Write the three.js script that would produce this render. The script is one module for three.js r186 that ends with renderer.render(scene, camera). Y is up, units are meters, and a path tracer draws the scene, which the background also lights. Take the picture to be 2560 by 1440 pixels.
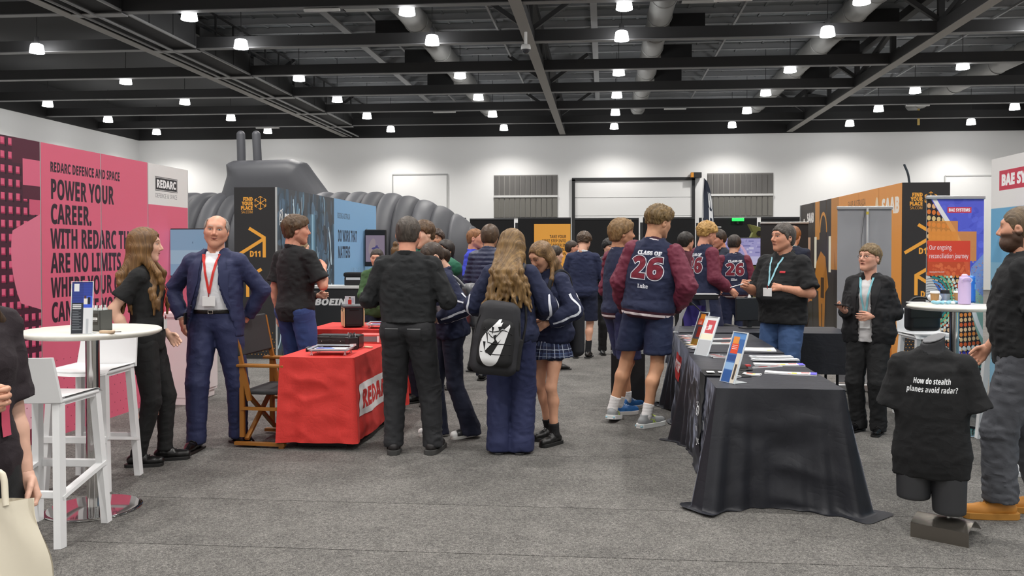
import * as THREE from 'three';
import { mergeGeometries } from 'three/addons/utils/BufferGeometryUtils.js';
import { RoundedBoxGeometry } from 'three/addons/geometries/RoundedBoxGeometry.js';

// ---------------------------------------------------------------- camera, light, exposure
const FOCAL = 2100, PPX = 1330, PPY = 659, EYE = 1.52;
const YAW = Math.atan(180 / FOCAL), PITCH = Math.atan(34 / FOCAL);
const scene = new THREE.Scene();
const camera = new THREE.PerspectiveCamera(2 * Math.atan(720 / FOCAL) * 180 / Math.PI, 2560 / 1440, 0.1, 120);
camera.position.set(0, EYE, 0);
camera.rotation.order = 'YXZ';
camera.rotation.set(-PITCH, YAW, 0);
camera.setViewOffset(2560, 1440, 1280 - PPX, 720 - PPY, 2560, 1440);
camera.updateMatrixWorld(true);
const renderer = new THREE.WebGLRenderer({ antialias: true });
renderer.toneMapping = THREE.LinearToneMapping;
renderer.toneMappingExposure = 1.0;
renderer.shadowMap.enabled = true;
scene.background = new THREE.Color(0x000000);
const LAMP_CANDELA = 30, LAMP_COLOR = 0xfffbf6;

// photo pixel -> direction, then the plane it meets
const ray = (px, py) => new THREE.Vector3((px - PPX) / FOCAL, -(py - PPY) / FOCAL, -1).applyQuaternion(camera.quaternion);
const onY = (px, py, h = 0) => { const d = ray(px, py), t = (h - EYE) / d.y; return [d.x * t, h, d.z * t]; };
const onZ = (px, py, z) => { const d = ray(px, py), t = z / d.z; return [d.x * t, EYE + d.y * t, z]; };
const onX = (px, py, x) => { const d = ray(px, py), t = x / d.x; return [x, EYE + d.y * t, d.z * t]; };

// ---------------------------------------------------------------- helpers
const PI = Math.PI, rad = (a) => a * PI / 180, V = (x, y, z) => new THREE.Vector3(x, y, z);
const lerp = (a, b, t) => a + (b - a) * t, clamp = (x, a, b) => Math.min(b, Math.max(a, x));
const sstep = (a, b, x) => { const t = clamp((x - a) / (b - a), 0, 1); return t * t * (3 - 2 * t); };
let seedState = 7;
const rnd = () => { seedState = (seedState * 1664525 + 1013904223) >>> 0; return seedState / 4294967296; };
const reseed = (n) => { seedState = n >>> 0; };
function hash3(x, y, z) { let h = Math.imul(x, 374761393) ^ Math.imul(y, 668265263) ^ Math.imul(z, 1274126177); h = Math.imul(h ^ (h >>> 13), 1103515245); return ((h ^ (h >>> 16)) >>> 0) / 4294967295; }
function noise3(x, y, z) {
  const ix = Math.floor(x), iy = Math.floor(y), iz = Math.floor(z); let fx = x - ix, fy = y - iy, fz = z - iz;
  fx = fx * fx * (3 - 2 * fx); fy = fy * fy * (3 - 2 * fy); fz = fz * fz * (3 - 2 * fz);
  const n = (a, b, c) => hash3(ix + a, iy + b, iz + c);
  return lerp(lerp(lerp(n(0, 0, 0), n(1, 0, 0), fx), lerp(n(0, 1, 0), n(1, 1, 0), fx), fy), lerp(lerp(n(0, 0, 1), n(1, 0, 1), fx), lerp(n(0, 1, 1), n(1, 1, 1), fx), fy), fz) * 2 - 1;
}
const used = {};
const numbered = (name) => { const n = used[name] = (used[name] ?? -1) + 1; return n ? `${name}_${String(n).padStart(3, '0')}` : name; };
const mats = {};
function M(color, roughness = 0.7, metalness = 0, extra) {
  const key = extra ? null : [color, roughness, metalness].join();
  if (key && mats[key]) return mats[key];
  const { physical, ...rest } = extra ?? {};
  const m = new (physical ? THREE.MeshPhysicalMaterial : THREE.MeshStandardMaterial)({ color, roughness, metalness, ...rest });
  if (key) mats[key] = m;
  return m;
}
function mesh(parent, name, geo, mat, label) {
  const m = new THREE.Mesh(Array.isArray(geo) ? merge(geo) : geo, mat);
  m.name = name; m.castShadow = m.receiveShadow = true; parent.add(m);
  if (label) m.userData.label = label;
  return m;
}
function thing(name, label, category, pos = [0, 0, 0], turn = 0, group) {
  const o = new THREE.Group(); o.name = numbered(name); scene.add(o);
  o.position.set(...pos); o.rotation.y = turn; o.userData = { label, category };
  if (group) o.userData.group = group;
  return o;
}
function single(name, label, category, geo, mat, group) {
  const m = mesh(scene, numbered(name), geo, mat); m.userData = { label, category };
  if (group) m.userData.group = group;
  return m;
}
function struct(name, geo, mat, label) { const m = geo ? mesh(scene, name, geo, mat) : new THREE.Group(); if (!geo) { m.name = name; scene.add(m); } m.userData = { kind: 'structure', label, category: name.split('_')[0] }; return m; }
const flat = (g) => { const n = g.index ? g.toNonIndexed() : g; for (const k of Object.keys(n.attributes)) if (!['position', 'normal', 'uv'].includes(k)) n.deleteAttribute(k); return n; };
const merge = (list) => mergeGeometries(list.map(flat), false);
const box = (w, h, d, x = 0, y = 0, z = 0) => new THREE.BoxGeometry(w, h, d).translate(x, y, z);
const rbox = (w, h, d, x = 0, y = 0, z = 0, r = 0.01, s = 2) => new RoundedBoxGeometry(w, h, d, s, Math.min(r, w / 2.01, h / 2.01, d / 2.01)).translate(x, y, z);
const span = (x0, x1, y0, y1, z0, z1) => box(Math.abs(x1 - x0), Math.abs(y1 - y0), Math.abs(z1 - z0), (x0 + x1) / 2, (y0 + y1) / 2, (z0 + z1) / 2);
const cyl = (r0, r1, h, x = 0, y = 0, z = 0, n = 24) => new THREE.CylinderGeometry(r1, r0, h, n).translate(x, y + h / 2, z);
const lathe = (pts, n = 32) => new THREE.LatheGeometry(pts.map(([r, y]) => new THREE.Vector2(r, y)), n);
const tube = (pts, r, n = 24, k = 6, closed = false) => new THREE.TubeGeometry(new THREE.CatmullRomCurve3(pts.map((p) => V(...p)), closed), n, r, k, closed);
function rod(a, b, w, d = w, up = [0, 0, 1]) {           // a box bar from a to b
  const A = V(...a), B = V(...b), dir = B.clone().sub(A), len = dir.length(); dir.normalize();
  let u = V(...up); if (Math.abs(u.dot(dir)) > 0.95) u = V(1, 0, 0);
  const x = u.clone().cross(dir).normalize(), z = x.clone().cross(dir);
  const m = new THREE.Matrix4().makeBasis(x, dir, z).setPosition(A.add(B).multiplyScalar(0.5));
  return new THREE.BoxGeometry(w, len, d).applyMatrix4(m);
}
const pipe = (a, b, r, n = 12) => { const A = V(...a), B = V(...b), d = B.clone().sub(A), g = new THREE.CylinderGeometry(r, r, d.length(), n); g.applyQuaternion(new THREE.Quaternion().setFromUnitVectors(V(0, 1, 0), d.clone().normalize())); const c = A.add(B).multiplyScalar(0.5); return g.translate(c.x, c.y, c.z); };
function sheet(nu, nv, fn, uvfn) {                        // a grid surface from fn(u,v) -> [x,y,z]
  const p = [], uv = [], ix = [];
  for (let j = 0; j <= nv; j++) for (let i = 0; i <= nu; i++) { const u = i / nu, v = j / nv; p.push(...fn(u, v)); uv.push(...(uvfn ? uvfn(u, v) : [u, v])); }
  for (let j = 0; j < nv; j++) for (let i = 0; i < nu; i++) { const a = j * (nu + 1) + i, b = a + 1, c = a + nu + 1, d = c + 1; ix.push(a, b, d, a, d, c); }
  const g = new THREE.BufferGeometry();
  g.setAttribute('position', new THREE.Float32BufferAttribute(p, 3)); g.setAttribute('uv', new THREE.Float32BufferAttribute(uv, 2)); g.setIndex(ix); g.computeVertexNormals();
  return g;
}
// quads a,b,c,d (counter-clockwise from lower left), uv 0..1 or given range
function quad(a, b, c, d, u0 = 0, v0 = 0, u1 = 1, v1 = 1) {
  const g = new THREE.BufferGeometry();
  g.setAttribute('position', new THREE.Float32BufferAttribute([...a, ...b, ...c, ...a, ...c, ...d], 3));
  g.setAttribute('uv', new THREE.Float32BufferAttribute([u0, v0, u1, v0, u1, v1, u0, v0, u1, v1, u0, v1], 2));
  g.computeVertexNormals(); return g;
}
function canvasTex(w, h, draw) {
  const c = document.createElement('canvas'); c.width = w; c.height = h; const g = c.getContext('2d'); draw(g, w, h);
  const t = new THREE.CanvasTexture(c); t.colorSpace = THREE.SRGBColorSpace; return t;
}
const printMat = (tex, rough = 0.6, extra) => new THREE.MeshStandardMaterial({ map: tex, roughness: rough, ...extra });
// text with its own width: drawn from (x, y baseline) at cap height ~ size, squeezed to width w if given
function say(g, text, x, y, size, { w, color = '#000', bold = true, serif = false, heavy = 0, align = 'left', italic = 0, squeeze = 1 } = {}) {
  g.save(); g.font = `${bold ? 'bold ' : ''}${size / 0.72}px ${serif ? 'serif' : 'sans-serif'}`; g.fillStyle = g.strokeStyle = color; g.lineJoin = 'miter';
  const m = g.measureText(text).width, s = w ? w / m : squeeze, tw = m * s;
  g.translate(align === 'right' ? x - tw : align === 'center' ? x - tw / 2 : x, y); if (italic) g.transform(1, 0, -italic, 1, 0, 0); g.scale(s, 1);
  g.fillText(text, 0, 0); if (heavy) { g.lineWidth = heavy; g.strokeText(text, 0, 0); }
  g.restore();
}
function noiseTex(n, fn, srgb = true) {
  const d = new Uint8Array(n * n * 4);
  for (let y = 0; y < n; y++) for (let x = 0; x < n; x++) { const c = fn(x, y), o = (y * n + x) * 4; d[o] = c[0]; d[o + 1] = c[1]; d[o + 2] = c[2]; d[o + 3] = 255; }
  const t = new THREE.DataTexture(d, n, n); t.wrapS = t.wrapT = THREE.RepeatWrapping; t.magFilter = THREE.LinearFilter; t.minFilter = THREE.LinearMipmapLinearFilter; if (srgb) t.colorSpace = THREE.SRGBColorSpace; t.needsUpdate = true; return t;
}
const pnoise = (x, y, per, seed) => { const w = (v) => ((v % per) + per) % per, ix = Math.floor(x), iy = Math.floor(y); let fx = x - ix, fy = y - iy; fx = fx * fx * (3 - 2 * fx); fy = fy * fy * (3 - 2 * fy); const h = (a, b) => hash3(w(ix + a), w(iy + b), seed); return lerp(lerp(h(0, 0), h(1, 0), fx), lerp(h(0, 1), h(1, 1), fx), fy) * 2 - 1; };
const creaseTex = noiseTex(1024, (x, y) => { const u = x / 1024, v = y / 1024, wx = 0.05 * pnoise(u * 6, v * 6, 6, 41), wy = 0.05 * pnoise(u * 6, v * 6, 6, 42), rid = (fx, fy, s) => 1 - Math.abs(pnoise((u + wx) * fx + (v + wy) * 0, (v + wy) * fy, Math.round(fx) === fx ? Math.max(fx, fy) : fx, s)); const a = rid(12, 12, 51) ** 3, b = rid(24, 24, 52) ** 3, m = 0.5 + 0.5 * pnoise(u * 5, v * 5, 5, 53), f = hash3(x >> 1, y >> 1, 54); const k = clamp(40 + 110 * a * m + 60 * b * (1 - m * 0.5) + 16 * f, 0, 255); return [k, k, k]; }, false);
creaseTex.channel = 1; creaseTex.repeat.set(1.6, 1.25);
// ---------------------------------------------------------------- figures: distance fields meshed by surface nets
const smin = (a, b, k) => { if (k <= 0) return Math.min(a, b); const h = Math.max(k - Math.abs(a - b), 0) / k; return Math.min(a, b) - h * h * k * 0.25; };
const smax = (a, b, k) => -smin(-a, -b, k);
const cone = (a, b, ra, rb) => { const [ax, ay, az] = a, dx = b[0] - ax, dy = b[1] - ay, dz = b[2] - az, L = dx * dx + dy * dy + dz * dz || 1e-9; return (x, y, z) => { const px = x - ax, py = y - ay, pz = z - az; let t = (px * dx + py * dy + pz * dz) / L; t = t < 0 ? 0 : t > 1 ? 1 : t; const qx = px - dx * t, qy = py - dy * t, qz = pz - dz * t; return Math.sqrt(qx * qx + qy * qy + qz * qz) - (ra + (rb - ra) * t); }; };
const ball = (c, r) => (x, y, z) => Math.hypot(x - c[0], y - c[1], z - c[2]) - r;
const ell = (c, r, rot = 0) => { const cs = Math.cos(rot), sn = Math.sin(rot); return (x, y, z) => { const X = x - c[0]; let Y = y - c[1], Z = z - c[2]; if (rot) { const y2 = cs * Y + sn * Z; Z = -sn * Y + cs * Z; Y = y2; } const k0 = Math.hypot(X / r[0], Y / r[1], Z / r[2]), k1 = Math.hypot(X / (r[0] * r[0]), Y / (r[1] * r[1]), Z / (r[2] * r[2])); return k1 < 1e-9 ? -Math.min(...r) : k0 * (k0 - 1) / k1; }; };
// lofted trunk: rows [y, halfwidth, front, back, zcentre]
function loft(rows, grow = 0) {
  const n = rows.length;
  return (x, y, z) => {
    let w, f, b, c; const yy = clamp(y, rows[0][0], rows[n - 1][0]); let i = 0; while (i < n - 2 && yy > rows[i + 1][0]) i++;
    const A = rows[i], B = rows[i + 1]; let t = (yy - A[0]) / (B[0] - A[0]); t = t * t * (3 - 2 * t) * 0.6 + t * 0.4;
    w = lerp(A[1], B[1], t) + grow; f = lerp(A[2], B[2], t) + grow; b = lerp(A[3], B[3], t) + grow; c = lerp(A[4] ?? 0, B[4] ?? 0, t);
    const Z = z - c, d = Z > 0 ? f : b, k = Math.hypot(x / w, Z / d) || 1e-6, r = Math.hypot(x, Z); const e = k < 0.3 ? (k - 1) * Math.min(w, d) : r * (1 - 1 / k);
    const oy = y > rows[n - 1][0] ? y - rows[n - 1][0] : y < rows[0][0] ? rows[0][0] - y : 0; return oy ? Math.hypot(Math.max(e, 0), oy) + Math.min(e, 0) * 0.2 : e;
  };
}
const uni = (list, k) => (x, y, z) => { let d = list[0](x, y, z); for (let i = 1; i < list.length; i++) d = smin(d, list[i](x, y, z), k); return d; };
function surfaceNet(sdf, lo, hi, cell, margin = 1.5) {
  const n = [0, 1, 2].map((i) => Math.ceil((hi[i] - lo[i]) / cell) + 1), B = 6, nb = n.map((v) => Math.ceil((v - 1) / B)), val = new Float32Array(n[0] * n[1] * n[2]).fill(1e3), at = (i, j, k) => (k * n[1] + j) * n[0] + i;
  const blocks = [], half = B * cell / 2, rad_ = half * 1.7321 * margin + 0.004;
  for (let bk = 0; bk < nb[2]; bk++) for (let bj = 0; bj < nb[1]; bj++) for (let bi = 0; bi < nb[0]; bi++) {
    if (Math.abs(sdf(lo[0] + bi * B * cell + half, lo[1] + bj * B * cell + half, lo[2] + bk * B * cell + half)) > rad_) continue; blocks.push([bi, bj, bk]);
    for (let k = bk * B; k <= Math.min(n[2] - 1, bk * B + B); k++) for (let j = bj * B; j <= Math.min(n[1] - 1, bj * B + B); j++) for (let i = bi * B; i <= Math.min(n[0] - 1, bi * B + B); i++) { const q = at(i, j, k); if (val[q] === 1e3) val[q] = sdf(lo[0] + i * cell, lo[1] + j * cell, lo[2] + k * cell); }
  }
  const pos = [], idx = [], vid = new Map();
  for (const [bi, bj, bk] of blocks) for (let k = bk * B; k < Math.min(n[2] - 1, bk * B + B); k++) for (let j = bj * B; j < Math.min(n[1] - 1, bj * B + B); j++) for (let i = bi * B; i < Math.min(n[0] - 1, bi * B + B); i++) {
    const c = []; let m = 0; for (let q = 0; q < 8; q++) { const v = val[at(i + (q & 1), j + ((q >> 1) & 1), k + (q >> 2))]; c.push(v); if (v < 0) m |= 1 << q; }
    if (m === 0 || m === 255) continue; let sx = 0, sy = 0, sz = 0, e = 0;
    for (let a = 0; a < 8; a++) for (const d of [1, 2, 4]) { if (a & d) continue; const b = a | d; if ((c[a] < 0) === (c[b] < 0)) continue; const t = c[a] / (c[a] - c[b]); sx += (a & 1) + (d === 1 ? t : 0); sy += ((a >> 1) & 1) + (d === 2 ? t : 0); sz += (a >> 2) + (d === 4 ? t : 0); e++; }
    vid.set(at(i, j, k), pos.length / 3); pos.push(lo[0] + (i + sx / e) * cell, lo[1] + (j + sy / e) * cell, lo[2] + (k + sz / e) * cell);
  }
  for (const key of vid.keys()) {
    const i = key % n[0], j = Math.floor(key / n[0]) % n[1], k = Math.floor(key / (n[0] * n[1])), v0 = val[key];
    const quadOf = (a, b, c, d, flip) => { const A = vid.get(a), Bq = vid.get(b), C = vid.get(c), D = vid.get(d); if (A === undefined || Bq === undefined || C === undefined || D === undefined) return; if (flip) idx.push(A, C, Bq, A, D, C); else idx.push(A, Bq, C, A, C, D); };
    if (j > 0 && k > 0) { const v1 = val[key + 1]; if ((v0 < 0) !== (v1 < 0)) quadOf(at(i, j - 1, k - 1), at(i, j, k - 1), key, at(i, j - 1, k), v0 >= 0); }
    if (i > 0 && k > 0) { const v1 = val[key + n[0]]; if ((v0 < 0) !== (v1 < 0)) quadOf(at(i - 1, j, k - 1), at(i - 1, j, k), key, at(i, j, k - 1), v0 >= 0); }
    if (i > 0 && j > 0) { const v1 = val[key + n[0] * n[1]]; if ((v0 < 0) !== (v1 < 0)) quadOf(at(i - 1, j - 1, k), at(i, j - 1, k), key, at(i - 1, j, k), v0 >= 0); }
  }
  const nor = new Float32Array(pos.length);
  for (let t = 0; t < idx.length; t += 3) { const a = idx[t] * 3, b = idx[t + 1] * 3, c = idx[t + 2] * 3, ux = pos[b] - pos[a], uy = pos[b + 1] - pos[a + 1], uz = pos[b + 2] - pos[a + 2], vx = pos[c] - pos[a], vy = pos[c + 1] - pos[a + 1], vz = pos[c + 2] - pos[a + 2], nx = uy * vz - uz * vy, ny = uz * vx - ux * vz, nz = ux * vy - uy * vx; for (const q of [a, b, c]) { nor[q] += nx; nor[q + 1] += ny; nor[q + 2] += nz; } }
  for (let q = 0; q < nor.length; q += 3) { const L = Math.hypot(nor[q], nor[q + 1], nor[q + 2]) || 1; nor[q] /= L; nor[q + 1] /= L; nor[q + 2] /= L; }
  return { pos, nor, idx };
}
function toGeo({ pos, nor, idx }, colorFn, uvFn) {
  const g = new THREE.BufferGeometry(); g.setAttribute('position', new THREE.Float32BufferAttribute(pos, 3)); g.setAttribute('normal', new THREE.Float32BufferAttribute(nor, 3)); g.setIndex(idx);
  if (colorFn) { const c = new Float32Array(pos.length); for (let q = 0; q < pos.length; q += 3) { const v = colorFn(pos[q], pos[q + 1], pos[q + 2], nor[q], nor[q + 1], nor[q + 2]); c[q] = v[0]; c[q + 1] = v[1]; c[q + 2] = v[2]; } g.setAttribute('color', new THREE.BufferAttribute(c, 3)); }
  if (uvFn) { const ng = g.toNonIndexed(), p = ng.attributes.position, nn = ng.attributes.normal, uv = new Float32Array(p.count * 2); for (let t = 0; t < p.count; t += 3) { const mz = nn.getZ(t) + nn.getZ(t + 1) + nn.getZ(t + 2); for (let q = 0; q < 3; q++) { const r = uvFn(p.getX(t + q), p.getY(t + q), p.getZ(t + q), mz); uv[(t + q) * 2] = r[0]; uv[(t + q) * 2 + 1] = r[1]; } } ng.setAttribute('uv', new THREE.BufferAttribute(uv, 2)); return ng; }
  return g;
}
const lin = (hex) => new THREE.Color(hex).toArray();
const joinNets = (list) => { const pos = [], nor = [], idx = []; for (const m of list) { const o = pos.length / 3; for (const v of m.pos) pos.push(v); for (const v of m.nor) nor.push(v); for (const v of m.idx) idx.push(v + o); } return { pos, nor, idx }; };
const add3 = (a, b, k = 1) => [a[0] + b[0] * k, a[1] + b[1] * k, a[2] + b[2] * k], mix3 = (a, b, t) => [lerp(a[0], b[0], t), lerp(a[1], b[1], t), lerp(a[2], b[2], t)], sub3 = (a, b) => [a[0] - b[0], a[1] - b[1], a[2] - b[2]];
const norm3 = (a) => { const l = Math.hypot(...a) || 1; return [a[0] / l, a[1] / l, a[2] / l]; }, cross3 = (a, b) => [a[1] * b[2] - a[2] * b[1], a[2] * b[0] - a[0] * b[2], a[0] * b[1] - a[1] * b[0]], dist3 = (a, b) => Math.hypot(a[0] - b[0], a[1] - b[1], a[2] - b[2]);

// a figure 1.75 m tall, facing +z, its left on +x; scaled at the end
const TORSO_M = [[0.84, 0.07, 0.06, 0.06], [0.89, 0.15, 0.085, 0.11], [0.95, 0.165, 0.095, 0.12], [1.02, 0.155, 0.098, 0.095], [1.09, 0.145, 0.1, 0.085], [1.2, 0.16, 0.108, 0.098], [1.32, 0.172, 0.115, 0.112], [1.39, 0.155, 0.1, 0.108], [1.445, 0.112, 0.072, 0.085, -0.01], [1.5, 0.062, 0.055, 0.06, -0.012], [1.53, 0.05, 0.05, 0.05, -0.01]];
const TORSO_F = [[0.84, 0.07, 0.06, 0.06], [0.89, 0.155, 0.085, 0.115], [0.95, 0.17, 0.092, 0.125], [1.02, 0.15, 0.09, 0.095], [1.1, 0.122, 0.085, 0.075], [1.2, 0.135, 0.1, 0.085], [1.29, 0.15, 0.128, 0.1], [1.38, 0.132, 0.095, 0.098], [1.44, 0.092, 0.062, 0.072, -0.01], [1.5, 0.052, 0.048, 0.052, -0.012], [1.53, 0.044, 0.044, 0.044, -0.01]];
function creaseUV(g) { const p = g.attributes.position, uv = new Float32Array(p.count * 2); for (let i = 0; i < p.count; i++) { const x = p.getX(i), y = p.getY(i), z = p.getZ(i); uv[i * 2] = x * 0.8 + z * 0.62; uv[i * 2 + 1] = y + 0.15 * x - 0.1 * z; } g.setAttribute('uv1', new THREE.BufferAttribute(uv, 2)); }
const strandBump = noiseTex(1024, (x, y) => { const u = x / 1024, v = y / 1024, w = 0.006 * pnoise(u * 12, v * 5, 12 * 1, 61); const k = clamp(128 + 60 * pnoise((u + w) * 70, v * 3, 70, 62) + 60 * pnoise((u + w) * 180, v * 5, 180, 63) + 20 * pnoise(u * 30, v * 3, 30, 64), 0, 255); return [k, k, k]; }, false);
const strandMap = noiseTex(1024, (x, y) => { const u = x / 1024, v = y / 1024, w = 0.006 * pnoise(u * 12, v * 5, 12, 61); const k = clamp(206 + 26 * pnoise((u + w) * 70, v * 3, 70, 62) + 30 * pnoise((u + w) * 180, v * 5, 180, 63), 0, 255); return [k, k, k]; });
for (const t of [strandBump, strandMap]) { t.channel = 1; t.repeat.set(5.5, 1.2); }
class Figure {
  constructor(o) {
    this.o = o; this.s = o.h / 1.75; this.f = !!o.female;
    const sx = (this.f ? 0.15 : 0.172) * (o.broad ?? 1), e = new THREE.Euler(rad(o.lean ?? 0), rad(o.twist ?? 0), rad(o.tilt ?? 0), 'YXZ');
    this.U = new THREE.Matrix4().makeTranslation(0, 0.95, 0).multiply(new THREE.Matrix4().makeRotationFromEuler(e)).multiply(new THREE.Matrix4().makeTranslation(0, -0.95, 0)); this.UI = this.U.clone().invert();
    const up = (p) => V(...p).applyMatrix4(this.U).toArray(); this.up = up;
    const he = new THREE.Euler(rad(o.headPitch ?? 0), rad(o.headYaw ?? 0), rad(o.headTilt ?? 0), 'YXZ'), pivot = [0, 1.51, -0.01];
    this.HM = this.U.clone().multiply(new THREE.Matrix4().makeTranslation(...pivot)).multiply(new THREE.Matrix4().makeRotationFromEuler(he)).multiply(new THREE.Matrix4().makeTranslation(0, 0.122, 0.02)).multiply(new THREE.Matrix4().makeScale(1.04, 1.04, 1.04)); this.HI = this.HM.clone().invert();
    const thin = o.thin ?? 1, belly = o.belly ?? 0;
    this.rows = (this.f ? TORSO_F : TORSO_M).map(([y, w, f, b, c]) => { const bl = belly * Math.exp(-(((y - 1.12) / 0.13) ** 2)); return [y, w * (y > 1.25 && y < 1.47 ? (o.broad ?? 1) : 1) * (o.wide ?? 1) + bl * 0.55, f * (o.deep ?? 1) + bl, b * (o.deep ?? 1) + bl * 0.25, c]; });
    this.arm = {}; this.leg = {};
    for (const [k, s] of [['L', 1], ['R', -1]]) {
      const a = o.arms?.[k] ?? { u: [0.12, -1, -0.02], f: [0.03, -1, 0.18] }, sh = up([s * sx, 1.4, -0.008]), rot = (v) => V(v[0] * s, v[1], v[2]).normalize().transformDirection(this.U).toArray(), du = rot(a.u), df = rot(a.f), el = add3(sh, du, 0.285), wr = add3(el, df, 0.25), dh = a.h ? rot(a.h) : df; let pn = rot(a.p ?? [-1, 0, 0.1]); const side = norm3(cross3(dh, pn)); pn = norm3(cross3(side, dh));
      this.arm[k] = { sh, el, wr, dh, pn, side, s, curl: a.curl ?? 0.4, spread: a.spread ?? 0.3, thumb: a.thumb ?? 0.5, grip: a.grip };
      const l = o.legs?.[k] ?? {}, ft = l.foot ?? [0.1, 0], yaw = rad((l.yaw ?? 8) * s), pitch = rad(l.pitch ?? 0), hip = [s * 0.092, 0.9, 0], an = [ft[0] * s, 0.085 + (l.lift ?? 0), ft[1]], fd = [Math.sin(yaw), 0, Math.cos(yaw)];
      const T = 0.425, S = 0.405, D = sub3(an, hip), dl = Math.min(dist3(an, hip), (T + S) * 0.9995), u = norm3(D), ca = (T * T + dl * dl - S * S) / (2 * T * dl), sa = Math.sqrt(Math.max(0, 1 - ca * ca)); let hint = l.knee ?? fd; const hd = hint[0] * u[0] + hint[1] * u[1] + hint[2] * u[2]; hint = norm3([hint[0] - u[0] * hd, hint[1] - u[1] * hd, hint[2] - u[2] * hd]);
      this.leg[k] = { hip, an, kn: [hip[0] + T * (u[0] * ca + hint[0] * sa), hip[1] + T * (u[1] * ca + hint[1] * sa), hip[2] + T * (u[2] * ca + hint[2] * sa)], fd, yaw, pitch, s, foot: ft, lift: l.lift ?? 0 };
    }
    this.root = thing(o.name ?? 'person', o.label, 'person', [o.at[0], 0, o.at[1]], rad(o.face ?? 0), o.group);
    this.cell = o.cell ?? 0.012; this.thin = thin;
  }
  local(fn) { const e = this.UI.elements; return (x, y, z) => fn(e[0] * x + e[4] * y + e[8] * z + e[12], e[1] * x + e[5] * y + e[9] * z + e[13], e[2] * x + e[6] * y + e[10] * z + e[14]); }
  headLocal(fn) { const e = this.HI.elements; return (x, y, z) => 1.04 * fn(e[0] * x + e[4] * y + e[8] * z + e[12], e[1] * x + e[5] * y + e[9] * z + e[13], e[2] * x + e[6] * y + e[10] * z + e[14]); }
  put(name, net, mat, color, uv, label) {
    const s = this.s, n = { pos: net.pos.map((v) => v * s), nor: net.nor, idx: net.idx }; const cf = color ? (x, y, z, a, b, c) => color(x / s, y / s, z / s, a, b, c) : undefined, uf = uv ? (x, y, z, m) => uv(x / s, y / s, z / s, m) : undefined; const g = toGeo(n, cf, uf); creaseUV(g); return mesh(this.root, name, g, mat, label);
  }
  torso(grow) { return this.local(loft(this.rows, grow)); }
  // ---- skin
  body(o = {}) {
    const { arm, leg, thin } = this, f = this.f ? 0.9 : 1, L = [this.torso(-0.016)], tone = lin(this.o.skin ?? '#c9906f'), near = this.o.near;
    const m = (this.o.limb ?? 1) * f * (0.5 + 0.5 * thin);
    for (const a of [arm.L, arm.R]) L.push(cone(a.sh, a.el, 0.047 * m, 0.039 * m), cone(a.el, mix3(a.el, a.wr, 0.35), 0.04 * m, 0.041 * m), cone(mix3(a.el, a.wr, 0.35), a.wr, 0.041 * m, 0.027 * m));
    for (const l of [leg.L, leg.R]) { const calf = add3(mix3(l.kn, l.an, 0.3), l.fd, -0.018); L.push(cone(l.hip, mix3(l.hip, l.kn, 0.55), 0.078 * f, 0.066 * m), cone(mix3(l.hip, l.kn, 0.5), l.kn, 0.066 * m, 0.053 * m), cone(l.kn, calf, 0.05 * m, 0.054 * m), cone(calf, mix3(l.kn, l.an, 0.75), 0.053 * m, 0.036 * m), cone(mix3(l.kn, l.an, 0.7), l.an, 0.036 * m, 0.034), cone(l.an, add3(add3(l.an, l.fd, 0.09), [0, -0.055, 0]), 0.031, 0.016)); }
    const nk = this.f ? 0.05 : 0.059, nb = this.up([0, 1.46, -0.02]), nt = V(0, -0.055, -0.03).applyMatrix4(this.HM).toArray(); L.push(cone(nb, nt, nk * 1.08, nk));
    const all = uni(L, 0.022), box_ = this.bounds(0.2); let vi = 0; const nets = [surfaceNet(all, box_[0], box_[1], this.cell * (this.o.near ? 1.6 : 1.9))];
    nets.push(this.head()); for (const a of [arm.L, arm.R]) if (!a.hide && !(this.o.noHands)) nets.push(this.hand(a));
    const lips = lin(this.o.lips ?? '#a85f52'), brow = lin(this.o.hairColor ?? '#4a3324'), white = [0.5, 0.47, 0.45], iris = lin(this.o.iris ?? '#3a2a1e'), beard = this.o.beard ? lin(this.o.beard) : null, HI = this.HI.elements, stub = this.o.stubble ?? 0, fem = this.f;
    const red = [tone[0] * 1.02, tone[1] * 0.78, tone[2] * 0.74];
    const hs = nets[0].pos.length / 3, he = hs + nets[1].pos.length / 3;
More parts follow.
